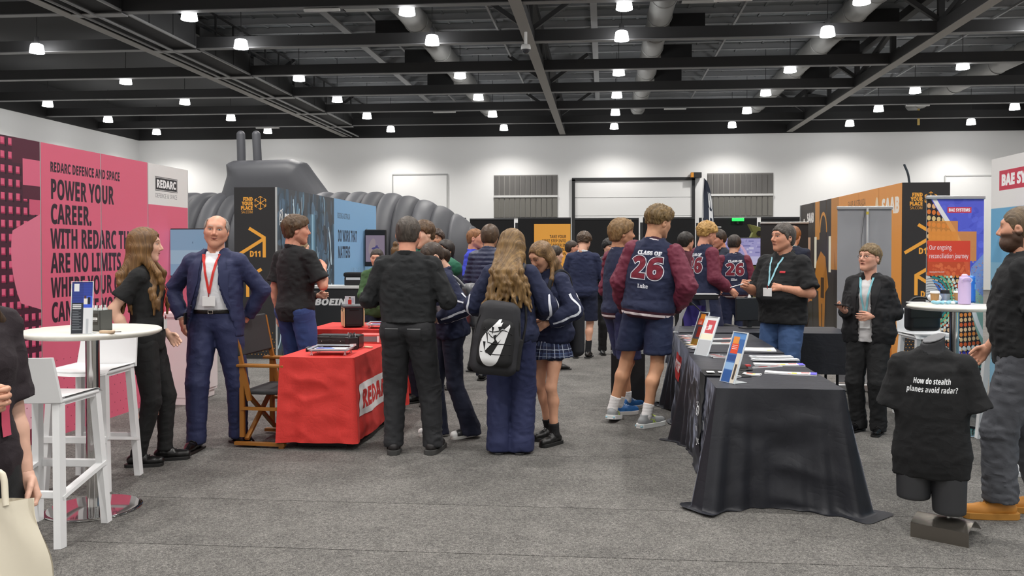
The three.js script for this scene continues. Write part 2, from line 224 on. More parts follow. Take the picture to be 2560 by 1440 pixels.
    const col = (x, y, z) => {
      const isHead = vi >= hs && vi < he; vi++;
      const hx = HI[0] * x + HI[4] * y + HI[8] * z + HI[12], hy = HI[1] * x + HI[5] * y + HI[9] * z + HI[13], hz = HI[2] * x + HI[6] * y + HI[10] * z + HI[14]; let c = tone; const v = 1 + 0.05 * noise3(x * 60, y * 60, z * 60);
      if (isHead) {
        const ax = Math.abs(hx);
        if (hz > 0.03) {
          const ck = Math.exp(-(((ax - 0.04) / 0.018) ** 2 + ((hy + 0.03) / 0.02) ** 2)) * 0.5 + Math.exp(-((hx / 0.014) ** 2 + ((hy + 0.022) / 0.016) ** 2)) * 0.4; c = mix3(c, red, ck);
          const my = hy - (this.o.smile ?? 0) * 11 * hx * hx, lp = ((hx / 0.025) ** 2 + ((my + 0.056) / (fem ? 0.0095 : 0.0075)) ** 2); if (lp < 1.2 && hz > 0.07) c = mix3(c, lips, 0.85 * (1 - sstep(0.6, 1.2, lp))); if (Math.abs(my + 0.0555) < 0.0018 && ax < 0.021 && hz > 0.06) c = mix3(c, [0.1, 0.03, 0.03], 0.75);
          const by = 0.034 + 0.006 * Math.sin((ax - 0.012) / 0.04 * PI) - 0.004 * (ax > 0.045 ? 1 : 0), bd = Math.abs(hy - by) / 0.0052; if (ax > 0.012 && ax < 0.053 && bd < 1.3) c = mix3(c, brow, (this.o.browK ?? 0.75) * (1 - sstep(0.7, 1.3, bd)));
          const ex = ax - 0.0315, ey = hy - 0.0125, er = (ex / 0.0145) ** 2 + (ey / (this.o.eyeOpen ?? 0.0048)) ** 2; if (er < 1 && hz > 0.055) { c = white; if (Math.hypot(ex, ey) < 0.0062) c = iris; if (Math.hypot(ex, ey) < 0.003) c = [0.01, 0.01, 0.01]; } else if (er < 1.75 && hz > 0.05) c = mix3(c, [0.05, 0.025, 0.02], ey > 0 ? 0.7 : 0.3);
        }
        if ((beard || stub) && hy < 0.0) { const line = hz > 0.02 ? sstep(-0.012, -0.03, hy - 0.0 + Math.max(0, 0.03 - ax) * 0.5) : sstep(0.0, -0.02, hy); const mu = ((hx / 0.026) ** 2 + ((hy + 0.056) / 0.012) ** 2) > 1 ? 1 : 0, mo = ax < 0.03 && hy > -0.046 ? sstep(-0.03, -0.036, hy) : 1; if (hz > -0.03 && hy > -0.13) c = mix3(c, beard ?? brow, line * mu * mo * (beard ? 0.92 : stub)); }
      }
      return [c[0] * v, c[1] * v, c[2] * v];
    };
    this.put('body', joinNets(nets), M(0xffffff, 0.52, 0, { vertexColors: true }), col);
    return this;
  }
  head() {
    const o = this.o, hw = o.headW ?? 1, f = this.f, jaw = o.jaw ?? (f ? 0.9 : 1), L = [ell([0, 0.028, -0.014], [0.076 * hw, 0.087, 0.096]), ell([0, -0.03, 0.026], [0.061 * hw, 0.078, 0.062])];
    L.push(cone([0.05 * jaw * hw, -0.045, 0.0], [0.012, -0.094, 0.058], 0.026, 0.022), cone([-0.05 * jaw * hw, -0.045, 0.0], [-0.012, -0.094, 0.058], 0.026, 0.022), cone([0.034, -0.016, 0.052], [0.048, -0.006, 0.03], 0.026, 0.024), cone([-0.034, -0.016, 0.052], [-0.048, -0.006, 0.03], 0.026, 0.024), cone([-0.03, 0.036, 0.07], [0.03, 0.036, 0.07], 0.016, 0.016));
    const nk = f ? 0.05 : 0.058; L.push(cone([0, -0.05, -0.03], [0, -0.14, -0.045], nk, nk));
    const base = uni(L, 0.028), ns = o.nose ?? 1, nose = uni([cone([0, 0.022, 0.082], [0, -0.02, 0.082 + 0.024 * ns], 0.0085, 0.0115 * Math.sqrt(ns)), ball([0.011, -0.027, 0.087 + 0.004 * ns], 0.0088), ball([-0.011, -0.027, 0.087 + 0.004 * ns], 0.0088)], 0.012);
    const sm = (o.smile ?? 0) * 0.006, lip = uni([cone([-0.02 - sm * 0.6, -0.0525 + sm, 0.081 - sm], [0, -0.05, 0.0885], 0.005, 0.007), cone([0.02 + sm * 0.6, -0.0525 + sm, 0.081 - sm], [0, -0.05, 0.0885], 0.005, 0.007), cone([-0.016, -0.0605, 0.081], [0.016, -0.0605, 0.081], 0.0065, 0.0065)], 0.006);
    const eyeR = ball([0.0315, 0.0125, 0.0685], 0.0135), eyeL = ball([-0.0315, 0.0125, 0.0685], 0.0135), sockR = ell([0.0325, 0.0105, 0.094], [0.02, 0.0125, 0.016]), sockL = ell([-0.0325, 0.0105, 0.094], [0.02, 0.0125, 0.016]);
    const ear = (s) => { const e1 = ell([s * 0.079 * hw, -0.002, -0.012], [0.011, 0.031, 0.019], 0.2), e2 = ball([s * 0.091 * hw, -0.0, -0.008], 0.0105); return (x, y, z) => smax(e1(x, y, z), -e2(x, y, z), 0.006); }, eR = ear(1), eL = ear(-1), bd = o.beard ? ell([0, -0.075, 0.035], [0.066 * hw, 0.05, 0.064]) : null;
    const fn = (x, y, z) => { let d = base(x, y, z); if (z > 0.03) { d = smin(d, nose(x, y, z), 0.012); d = smax(d, -sockR(x, y, z), 0.012); d = smax(d, -sockL(x, y, z), 0.012); d = Math.min(d, eyeR(x, y, z), eyeL(x, y, z)); d = smin(d, lip(x, y, z), 0.006); } if (Math.abs(x) > 0.05) d = smin(d, Math.min(eR(x, y, z), eL(x, y, z)), 0.008); if (bd) d = smin(d, bd(x, y, z) + 0.002 * noise3(x * 300, y * 120, z * 300), 0.012); return d; };
    const c = V(0, 0, 0).applyMatrix4(this.HM).toArray(), R = 0.165; return surfaceNet(this.headLocal(fn), [c[0] - R, c[1] - R, c[2] - R], [c[0] + R, c[1] + R, c[2] + R], o.headCell ?? (o.near ? 0.0044 : this.cell * 0.58), 1.4);
  }
  hand(a) {
    const s = (this.f ? 0.92 : 1), { wr, dh, pn, side } = a, at = (l, w, t) => [wr[0] + dh[0] * l + side[0] * w + pn[0] * t, wr[1] + dh[1] * l + side[1] * w + pn[1] * t, wr[2] + dh[2] * l + side[2] * w + pn[2] * t], L = [], sg = -a.s;   // +side towards the little finger or thumb depends on the hand
    const th = sg; // thumb side sign
    L.push(cone(wr, at(0.03, 0, 0), 0.027 * s, 0.026 * s), cone(at(0.025, 0.016 * th, 0), at(0.08, 0.028 * th, 0), 0.018 * s, 0.0135 * s), cone(at(0.025, -0.012 * th, 0), at(0.075, -0.028 * th, 0), 0.018 * s, 0.0125 * s), cone(at(0.03, 0, 0), at(0.085, 0, 0), 0.018 * s, 0.0135 * s));
    const palm = uni(L, 0.012), fs = [], len = [0.07, 0.079, 0.073, 0.057];
    for (let i = 0; i < 4; i++) { const w = (0.03 - i * 0.0196) * th, sp = (1.5 - i) * 0.05 * a.spread * th; let p = at(0.083 - (i === 3 ? 0.01 : 0), w, 0), ang = 0; const g = []; for (let j = 0; j < 3; j++) { ang += a.curl * [0.75, 1.15, 0.8][j]; const l = len[i] * s * [0.45, 0.32, 0.26][j], c = Math.cos(ang), sn = Math.sin(ang), q = [0, 1, 2].map((k) => p[k] + l * (dh[k] * c + pn[k] * sn + side[k] * sp * c)); g.push(cone(p, q, (0.0098 - j * 0.0008) * s, (0.009 - j * 0.0009) * s)); p = q; } fs.push(uni(g, 0.004)); }
    const t0 = at(0.022, 0.022 * th, 0.006), k1 = norm3(add3(add3(mix3([0, 0, 0], dh, 0.75), side, 0.75 * th * (1 - 0.6 * a.thumb)), pn, 0.35 + 0.9 * a.thumb * a.curl)), t1 = add3(t0, k1, 0.042 * s), k2 = norm3(add3(add3(mix3([0, 0, 0], dh, 0.95), side, 0.25 * th * (1 - 1.2 * a.thumb)), pn, 0.3 + 0.8 * a.thumb * a.curl)), t2 = add3(t1, k2, 0.03 * s), t3 = add3(t2, k2, 0.022 * s); fs.push(uni([cone(t0, t1, 0.0145 * s, 0.0115 * s), cone(t1, t2, 0.0115 * s, 0.0105 * s), cone(t2, t3, 0.0105 * s, 0.0085 * s)], 0.004));
    const fn = (x, y, z) => { let d = 1e3; for (const q of fs) d = Math.min(d, q(x, y, z)); return smin(palm(x, y, z), d, 0.008); }, c = at(0.085, 0, 0), R = 0.125; a.tip = at(0.11, 0, 0.03); a.palmAt = at; return surfaceNet(fn, [c[0] - R, c[1] - R, c[2] - R], [c[0] + R, c[1] + R, c[2] + R], this.o.handCell ?? (this.o.near ? 0.0058 : this.cell * 0.65), 1.3);
  }
  bounds(pad = 0.12) { const P = [...Object.values(this.arm).flatMap((a) => [a.sh, a.el, a.wr]), ...Object.values(this.leg).flatMap((l) => [l.hip, l.kn, l.an]), this.up([0.2, 1.55, 0.15]), this.up([-0.2, 1.0, -0.15]), this.up([0, 1.3, 0.2]), this.up([0, 1.3, -0.2])], lo = [9, 9, 9], hi = [-9, -9, -9]; for (const p of P) for (let i = 0; i < 3; i++) { lo[i] = Math.min(lo[i], p[i] - pad); hi[i] = Math.max(hi[i], p[i] + pad); } lo[1] = Math.max(lo[1], -0.02); return [lo, hi]; }
  // ---- clothes
  wrinkle(amp, sx = 14, sy = 22) { const sd = (this.seed = (this.seed ?? (this.o.at[0] * 97 + 13)) + 5.3); return (x, y, z) => { const a = noise3(x * sx * 0.7 + sd, y * sy * 0.8 + 0.5 * x * sy, z * sx * 0.7), b = noise3(x * sx * 1.4 - y * 7, y * sy * 1.5 + sd, z * sx * 1.4); return amp * 0.8 * (0.4 * a + 0.8 * (Math.abs(b) * 2 - 0.5) - 0.6); }; }
  sleeveField(a, o) {        // o.len 0..2: 1 = elbow, 2 = wrist
    const g = (o.grow ?? 0.018) * 0.72, m = (this.f ? 0.9 : 1) * (this.o.limb ?? 1), parts = [], end = o.len ?? 2, cuffs = o.cuff ?? 0.0; let cutP, cutD;
    if (end <= 1) { const e = mix3(a.sh, a.el, end); parts.push(cone(a.sh, e, 0.05 * m + g, 0.048 * m + g + (o.flare ?? 0.012)), ball(a.sh, 0.05 * m + g)); parts.push(cone(e, mix3(a.sh, a.el, end + 0.2), 0.05 * m + g + (o.flare ?? 0.012), 0.05 * m + g + (o.flare ?? 0.012))); cutP = e; cutD = norm3(sub3(a.el, a.sh)); }
    else { const e = mix3(a.el, a.wr, end - 1), bl = (o.baggy ?? 0) * 0.6; parts.push(cone(a.sh, a.el, 0.05 * m + g, 0.044 * m + g + bl), cone(a.el, mix3(a.el, a.wr, (end - 1) * 0.6), 0.045 * m + g + bl, 0.042 * m + g * 0.8 + bl), cone(mix3(a.el, a.wr, (end - 1) * 0.6), e, 0.042 * m + g * 0.8 + bl, (o.cuffR ?? 0.032) + g * 0.5), ball(a.sh, 0.049 * m + g)); parts.push(cone(e, add3(e, norm3(sub3(a.wr, a.el)), 0.05), (o.cuffR ?? 0.032) + g * 0.5, (o.cuffR ?? 0.032) + g * 0.5)); cutP = e; cutD = norm3(sub3(a.wr, a.el)); }
    const u = uni(parts, 0.02), fr = o.bunch ?? 0; return (x, y, z) => { let d = u(x, y, z); const k = (x - cutP[0]) * cutD[0] + (y - cutP[1]) * cutD[1] + (z - cutP[2]) * cutD[2]; if (fr && k > -0.3 && d < 0.05 && d > -0.05) d += fr * Math.sin(k * 130 + 3 * noise3(x * 20, y * 20, z * 20)); return smax(d, k, 0.006); };
  }
  top(name, o) {
    const g = o.grow ?? 0.016, hem = o.hem ?? 0.9, rows = this.rows.map((r) => [...r]), loose = o.loose ?? 0, UI = this.UI.elements;
    for (const r of rows) { const w = 1 - sstep(1.1, 1.38, r[0]); r[1] += loose * w; r[2] += loose * w * 0.8; r[3] += loose * w; if (r[0] < 1.0) { const q = rows.find((t) => t[0] === 1.02); r[1] = Math.max(r[1], q[1] + (o.hemOut ?? 0.004)); r[2] = Math.max(r[2], q[2] + 0.0); r[3] = Math.max(r[3], q[3] + 0.015); } if (o.hemIn && r[0] < 1.04) { r[1] -= o.hemIn; r[2] -= o.hemIn; r[3] -= o.hemIn * 0.6; } }
    const tor = loft(rows, g), w = this.wrinkle(o.wrinkle ?? 0.006), nr = o.neck ?? 0.068, ny = o.neckY ?? 1.475, vz = o.vneck ?? 0.5, hemWave = o.hemWave ?? 0, extra = o.field, open = o.open;
    const up = this.local((x, y, z) => { let d = tor(x, y, z); d = smax(d, hem + hemWave * Math.sin(Math.atan2(z, x) * 3) - y, 0.008); const hole = Math.max(Math.hypot(x, (z + 0.012) * 0.95) - nr - Math.max(0, y - ny) * 0.4, ny - y - z * vz); d = smax(d, -hole, 0.008); if (open) d = smax(d, open(x, y, z), 0.006); return d; });
    const sl = o.sleeves === false ? [] : [this.sleeveField(this.arm.L, { ...o.sleeve, ...(o.sleeveL ?? {}) }), this.sleeveField(this.arm.R, { ...o.sleeve, ...(o.sleeveR ?? {}) })];
    const sh = [this.arm.L, this.arm.R].map((a) => cone(this.up([a.s * 0.05, 1.452, -0.014]), add3(a.sh, [0, 0.0, 0]), 0.036 + g * 0.5, 0.042 + g * 0.7)), shu = uni(sh, 0.02), k = 0.03;
    const fold = o.fold; let field = (x, y, z) => { let d = smin(up(x, y, z), shu(x, y, z), 0.03); if (o.split !== true) for (const s of sl) d = smin(d, s(x, y, z), o.armK ?? 0.022); if (d > 0.06 || d < -0.06) return d; d += w(x, y, z); if (extra) d = extra(d, x, y, z); return d; };
    const b = this.bounds(0.16); let mat = o.mat;
    const uv = o.tex ? (x, y, z, mz) => { const lx = UI[0] * x + UI[4] * y + UI[8] * z + UI[12], ly = UI[1] * x + UI[5] * y + UI[9] * z + UI[13]; const u = clamp(0.5 + lx / 0.62, 0.004, 0.996); return [mz < 0 ? (1 - u) * 0.5 : 0.5 + u * 0.5, clamp((ly - 0.78) / 0.76, 0.003, 0.997)]; } : undefined;
    this[name] = field; this.shirtField = field; const net = surfaceNet(field, [b[0][0], hem - 0.25, b[0][2]], [b[1][0], 1.75, b[1][2]], o.cell ?? this.cell);
    const m = this.put(name, net, o.tex ? printMat(o.tex, o.rough ?? 0.85, { bumpMap: creaseTex, bumpScale: 0.004, ...o.matExtra }) : mat, o.color, uv, o.label);
    if (o.split === true) [this.arm.L, this.arm.R].forEach((a, i) => { const w2 = this.wrinkle(o.sleeveWrinkle ?? 0.008, 18, 20), f2 = (x, y, z) => { const d = sl[i](x, y, z); return d > 0.06 || d < -0.06 ? d : d + w2(x, y, z); }; a.sleeve = f2; this.put('sleeve', surfaceNet(f2, b[0], [b[1][0], 1.75, b[1][2]], o.cell ?? this.cell), o.sleeveMat ?? mat, o.sleeveColor); if (o.cuff) { const e = mix3(a.el, a.wr, (o.sleeve?.len ?? 2) - 1), dr = norm3(sub3(a.wr, a.el)), r = (o.sleeve?.cuffR ?? 0.032) + (o.sleeve?.grow ?? 0.018) * 0.5; o.cuff.forEach(([c, h0, h1]) => this.put('cuff', surfaceNet((x, y, z) => { const k2 = (x - e[0]) * dr[0] + (y - e[1]) * dr[1] + (z - e[2]) * dr[2], q = Math.hypot(x - e[0] - dr[0] * k2, y - e[1] - dr[1] * k2, z - e[2] - dr[2] * k2) - r - 0.002; return smax(q, Math.max(h0 - k2, k2 - h1), 0.003); }, add3(e, [-0.1, -0.1, -0.1]), add3(e, [0.1, 0.1, 0.1]), 0.007), M(c, 0.85))); } });
    return m;
  }
  collar(mat, o = {}) {      // turned collar or ribbed band
    const h = o.h ?? 0.035, r = o.r ?? 0.07, y0 = (o.y ?? 1.475) - 0.016, t = o.t ?? 0.007, fn = this.local((x, y, z) => { const q = Math.hypot(x, (z + 0.014) * (o.sq ?? 0.95)), yy = y - y0 - (-z) * (o.tilt ?? 0.25), rr = r + yy * (o.flare ?? -0.15); let d = Math.max(Math.abs(q - rr) - t, Math.abs(yy - h / 2) - h / 2); if (o.gap && z > 0) d = Math.max(d, o.gap - Math.abs(x) - Math.max(0, yy - h) * 0.2); return d; }), c = this.up([0, 1.5, 0]);
    return this.put(o.name ?? 'collar', surfaceNet(fn, add3(c, [-0.15, -0.13, -0.15]), add3(c, [0.15, 0.14, 0.15]), o.cell ?? (this.o.near ? 0.0065 : 0.009)), mat, o.color);
  }
  trousers(o) {
    const r = o.r ?? [0.1, 0.075, 0.06], waist = o.waist ?? 1.03, end = o.end ?? 0.05, parts = [], w = this.wrinkle(o.wrinkle ?? 0.006, 13, 20), hip = loft(this.rows.slice(1, 6).map(([y, a, b, c, d]) => [y, a, b, c, d]), o.grow ?? 0.009), fr = (o.folds ?? 0.006) * 0.55, legs = [];
    for (const l of [this.leg.L, this.leg.R]) {
      const u = uni([cone(l.hip, l.kn, r[0], r[1]), cone(l.kn, l.an, r[1], r[2]), cone(l.an, add3(l.an, [0, -0.12, 0]), r[2], r[2] + (o.flare ?? 0)), ball(add3(l.hip, [0, 0.02, -0.02]), r[0] + 0.004)], 0.02), kn = l.kn, an = l.an, b0 = an[1] - 0.085; const soft = o.break ?? 0.09;
      legs.push((x, y, z) => { let d = u(x, y, z); const hem = end + b0; if (fr && d < 0.06 && d > -0.06) { const k1 = Math.exp(-(((y - kn[1] + 0.03) / 0.09) ** 2)), k2 = Math.exp(-(((y - hem - 0.08) / soft) ** 2)); d += fr * (k1 * 0.8 + k2 * 1.2) * Math.sin(y * 150 + 9 * noise3(x * 9 + l.s * 7, y * 7, z * 9)) * (0.6 + 0.4 * noise3(x * 14, y * 6, z * 14)); } return smax(d, hem - y, 0.006); });
    }
    const cut = o.end > 0.3 ? 1 : 0, crotch = this.o.crotchK ?? 0.02; const f = (x, y, z) => { let d = smin(legs[0](x, y, z), legs[1](x, y, z), 0.006); d = smin(d, smax(hip(x, y, z), 0.83 - y, 0.02), 0.03); if (d < 0.06 && d > -0.06) d += w(x, y, z); return smax(d, y - waist, 0.006); }, b = this.bounds(0.2); this.trouserField = f;
    return this.put(o.name ?? 'trousers', surfaceNet(f, [b[0][0], -0.01, b[0][2]], [b[1][0], waist + 0.05, b[1][2]], o.cell ?? this.cell * (this.o.near ? 1.2 : 1.35)), o.mat, o.color);
  }
  skirt(o) { const w = loft([[o.end, o.r1, o.r1 * 0.8, o.r1 * 0.85], [o.waist, o.r0, o.r0 * 0.66, o.r0 * 0.7]], 0), f = (x, y, z) => { const t = (o.waist - y) / (o.waist - o.end), a = Math.atan2(x, z); return smax(smax(w(x, y, z) + 0.011 * t * Math.sin(a * 26), o.end + 0.02 * Math.sin(a) * (o.sway ?? 1) - y, 0.004), y - o.waist, 0.005); }; const g = this.put('skirt', surfaceNet(f, [-0.35, o.end - 0.05, -0.35], [0.35, o.waist + 0.03, 0.35], 0.009), o.mat, null, (x, y, z) => [Math.atan2(x, z) / (2 * PI) * 8, (y - o.end) / 0.12]); return g; }
  band(name, y0, y1, field, grow, mat, cell = 0.008, inU = false) { const base = (x, y, z) => smax(smax(field(x, y, z) - grow, y0 - y, 0.002), y - y1, 0.002), b = this.bounds(0.12); return this.put(name, surfaceNet(base, [b[0][0], y0 - 0.02, b[0][2]], [b[1][0], y1 + 0.02, b[1][2]], cell), mat); }
  shoes(o) {
    for (const l of [this.leg.L, this.leg.R]) {
      const s = (o.size ?? 1) * (this.f ? 0.92 : 1), k = o.kind ?? 'shoe', hi = { shoe: 0.075, sneaker: 0.085, boot: 0.14, flat: 0.06 }[k], toe = k === 'shoe' ? 0.024 : 0.034, W = (k === 'shoe' ? 0.042 : 0.046) * s;
      const up = uni([cone([0, 0.05, -0.045], [0, 0.052, 0.03], W * 0.84, W * 0.86), cone([0, 0.05, 0.03], [0.004 * l.s, 0.038, 0.1], W * 0.86, W * 0.84), cone([0.004 * l.s, 0.038, 0.1], [0.0, toe + 0.004, 0.165 * s], W * 0.84, toe * 0.98), cone([0, 0.06, -0.02], [0, hi + 0.02, -0.015], W * 0.8, W * 0.84), cone([0, 0.062, 0.05], [0, hi + 0.03, 0.012], 0.024, 0.02)], 0.016), op = ell([0, hi + 0.05, -0.024], [0.033, 0.04, 0.036]);
      const field = (x, y, z) => { let d = up(x, y, z); d = smax(d, -op(x, y, z), 0.006); d = smax(d, y - hi - 0.026 - Math.max(0, z) * 0.1, 0.008); return smax(d, 0.014 - y, 0.004); };
      const soleW = (t) => W * (0.86 + 0.16 * Math.sin(t * PI * 0.95)) * (t < 0.06 ? 0.55 + t * 7 : t > 0.9 ? Math.sqrt(Math.max(0.02, 1 - ((t - 0.9) / 0.105) ** 2)) : 1), sh = new THREE.Shape(), N = 26; const zz = (t) => lerp(-0.088, 0.19 * s + (k === 'shoe' ? 0.014 : 0), t); for (let i = 0; i <= N; i++) { const t = i / N; sh[i ? 'lineTo' : 'moveTo'](-soleW(t), zz(t)); } for (let i = N; i >= 0; i--) { const t = i / N; sh.lineTo(soleW(t), zz(t)); }
      const st = o.soleH ?? (k === 'sneaker' ? 0.028 : k === 'boot' ? 0.03 : 0.016), sole = new THREE.ExtrudeGeometry(sh, { depth: st - 0.006, bevelEnabled: true, bevelSize: 0.003, bevelThickness: 0.003, bevelSegments: 2 }).rotateX(PI / 2).scale(1, -1, 1); // shape y -> z
      const S = this.s, grp = new THREE.Group(); grp.name = 'shoe'; this.root.add(grp); grp.position.set(l.an[0] * S, l.lift * S, l.an[2] * S); grp.rotation.order = 'YXZ'; grp.rotation.y = l.yaw; grp.rotation.x = l.pitch; grp.scale.setScalar(S * (o.scale ?? 1));
      const net = surfaceNet(field, [-0.08, 0, -0.12], [0.08, 0.24, 0.24], o.cell ?? (this.o.near ? 0.0085 : 0.014)); mesh(grp, 'upper', toGeo(net, o.color), o.mat);
      const fixed = sole; const p = fixed.attributes.position, ix = []; for (let i = 0; i < p.count; i += 3) ix.push(i, i + 2, i + 1); fixed.setIndex(ix); fixed.computeVertexNormals(); fixed.translate(0, 0.003, 0); mesh(grp, 'sole', fixed, o.sole ?? M(0x151515, 0.6));
      if (o.laces) { const g = []; for (let i = 0; i < 4; i++) { const z = 0.035 + i * 0.02, y = 0.06 - i * 0.0075 + W * 0.86; g.push(tube([[-0.022, y - 0.008, z], [0, y + 0.004, z + 0.004], [0.022, y - 0.008, z]], 0.0028, 8, 5)); } g.push(tube([[0, 0.098, 0.03], [0.02, 0.112, 0.035], [0.03, 0.098, 0.045]], 0.0025, 8, 5), tube([[0, 0.098, 0.03], [-0.02, 0.112, 0.035], [-0.03, 0.098, 0.045]], 0.0025, 8, 5)); mesh(grp, 'laces', g, o.laces); }
      if (o.trim) o.trim(grp, W, s, l);
    }
    return this;
  }
  socks(mat, top = 0.2) { for (const l of [this.leg.L, this.leg.R]) { const d = norm3(sub3(l.kn, l.an)), e = add3(l.an, d, top - 0.085), f = uni([cone(l.an, e, 0.041, 0.046), ball(l.an, 0.042)], 0.01), fn = (x, y, z) => smax(f(x, y, z) + 0.0015 * Math.sin(y * 260), (x - e[0]) * d[0] + (y - e[1]) * d[1] + (z - e[2]) * d[2], 0.003); this.put('sock', surfaceNet(fn, add3(l.an, [-0.1, -0.09, -0.1]), add3(e, [0.1, 0.06, 0.12]), 0.008), mat); } return this; }
  // ---- hair
  hair(o) {
    const c1 = lin(o.color), c2 = lin(o.color2 ?? o.color), t = o.t ?? 0.014, hw = this.o.headW ?? 1, cap = ell([0, 0.03, -0.016], [0.077 * hw + t, 0.089 + (o.top ?? t), 0.098 + t]), back = ell([0, -0.03, -0.045], [0.06 * hw + t * 0.7, 0.07, 0.055 + t * 0.6]), fr = o.front ?? 0.068, side = o.side ?? 0.012, nape = o.nape ?? -0.07, curly = o.curly ?? 0, q = o.quiff ?? 0, lift = o.frontLift ?? 0, temple = o.temple ?? 0.03, bald = o.bald;
    const lines = (a, y) => { const u = Math.abs(a) / PI; return u < 0.28 ? lerp(fr, temple, sstep(0.06, 0.28, u)) : u < 0.5 ? lerp(temple, side, sstep(0.28, 0.42, u)) : lerp(side, nape, sstep(0.5, 0.68, u)); };
    const locks = [], own = [], HM = this.HM; const hp = (p) => V(...p).applyMatrix4(HM).toArray();
    let fn = (x, y, z) => { const a = Math.atan2(x, z + 0.01); let d = smin(cap(x, y, z), back(x, y, z), 0.03); if (d > 0.06 || d < -0.08) return d; if (q && z > 0) d -= q * sstep(0.02, 0.09, z) * sstep(0.04, 0.1, y); const yb = lines(a, y); d = smax(d, yb - y, o.edge ?? 0.012);
      if (o.fade) d += o.fade * (1 - sstep(0.0, 0.055, y)) * 1; if (bald) { const r = ((x / 0.068) ** 2 + ((z - 0.03) / 0.085) ** 2); if (y > 0.03) d = smax(d, 1 - r > 0 ? (1 - r) * 0.05 : -0.01, 0.02); }
      if (curly) d += curly * (noise3(x * 95, y * 95, z * 95) + 0.6 * noise3(x * 180 + 5, y * 180, z * 180)); else d += (o.strand ?? 0.0035) * (Math.sin(a * 46 + 5 * noise3(x * 25, y * 14, z * 25)) * 0.5 + noise3(x * 160, y * 50, z * 160)); return d; };
    fn = this.headLocal(fn);
    const colr = (x, y, z) => { const n = 0.5 + 0.5 * noise3(x * 70, y * 16, z * 70), m = 0.5 + 0.5 * noise3(x * 22 + 9, y * 6, z * 22), v = clamp(n * 0.65 + m * 0.5 - 0.05, 0, 1); return mix3(c1, c2, v); };
    if (o.locks) {             // long hair: bundles hanging from the scalp, points given in upper body space
      o.locks.forEach((L, i) => { const P = L.p.map((p, i) => (i < (L.hp ?? 0) ? V(...p).applyMatrix4(HM).toArray() : this.up(p))), add = (i0, i1) => { const list = [], c = [0, 1, 2].map((q) => (Math.min(...P.slice(i0, i1 + 1).map((p) => p[q])) + Math.max(...P.slice(i0, i1 + 1).map((p) => p[q]))) / 2); let R = 0; for (let j = i0; j <= i1; j++) R = Math.max(R, dist3(P[j], c) + L.r0); for (let j = i0; j < i1; j++) list.push(cone(P[j], P[j + 1], lerp(L.r0, L.r1, j / (P.length - 1)), lerp(L.r0, L.r1, (j + 1) / (P.length - 1)))); locks.push([...c, R, list]); }; const m = Math.floor((P.length - 1) / 2); if (P.length > 4) { add(0, m); add(m, P.length - 1); } else add(0, P.length - 1); });
    }
    const K = o.lockK ?? 0.022, lu = locks.length ? (x, y, z) => { let d = 1; for (const [cx, cy, cz, R, list] of locks) { const b = Math.sqrt((x - cx) * (x - cx) + (y - cy) * (y - cy) + (z - cz) * (z - cz)) - R; if (b > d + K || b > 0.12) { if (b < d && b > 0.12) d = b; continue; } for (const c of list) d = smin(d, c(x, y, z), K); } return d; } : null, full = lu ? (x, y, z) => { let l = lu(x, y, z); if (l < 0.04 && l > -0.04) l += 0.0025 * noise3(x * 120, y * 10, z * 120); return smin(fn(x, y, z), l, 0.02); } : fn;
    const c = V(0, 0, 0).applyMatrix4(HM).toArray(), lo = add3(c, [-0.17, -0.17, -0.17]), hi = add3(c, [0.17, 0.19, 0.17]); if (o.locks) for (const L of o.locks) for (const [i0, p0] of L.p.entries()) { const p = i0 < (L.hp ?? 0) ? V(...p0).applyMatrix4(HM).toArray() : this.up(p0); for (let i = 0; i < 3; i++) { lo[i] = Math.min(lo[i], p[i] - 0.06); hi[i] = Math.max(hi[i], p[i] + 0.06); } }
    this.put('hair', surfaceNet(full, lo, hi, o.cell ?? (this.o.near ? 0.0065 : this.cell * 0.75), 1.6), M(0xffffff, o.rough ?? 0.5, 0, { vertexColors: true, map: o.curly ? null : strandMap, bumpMap: o.curly ? null : strandBump, bumpScale: 0.0022 }), colr); return this;
  }
  // ---- strips laid on a cloth field: list of [xL, xR, y] rows in body space, looking along -z (front) or +z (back)
  surf(x, y, field, dir = 1, from = 0.45) { let z = from * dir; for (let i = 0; i < 60; i++) { const d = field(x, y, z); if (d < 0.0008) return z; z -= dir * d * 0.7; if (z * dir < -0.02) break; } return 0.05 * dir; }
  strip(name, rows, field, mat, o = {}) { const s = this.s, dir = o.back ? -1 : 1, n = rows.length - 1, nu = o.nu ?? 4; const g = sheet(nu, n * (o.sub ?? 3), (u, v) => { const t = v * n, i = Math.min(n - 1, Math.floor(t)), k = t - i, a = rows[i], b = rows[i + 1], x = lerp(lerp(a[0], b[0], k), lerp(a[1], b[1], k), u), y = lerp(a[2], b[2], k) + (o.skew ? (u - 0.5) * o.skew : 0); return [x * s, y * s, (this.surf(x, y, field, dir) + dir * (o.off ?? 0.003)) * s]; }); return mesh(this.root, name, g, mat, o.label); }
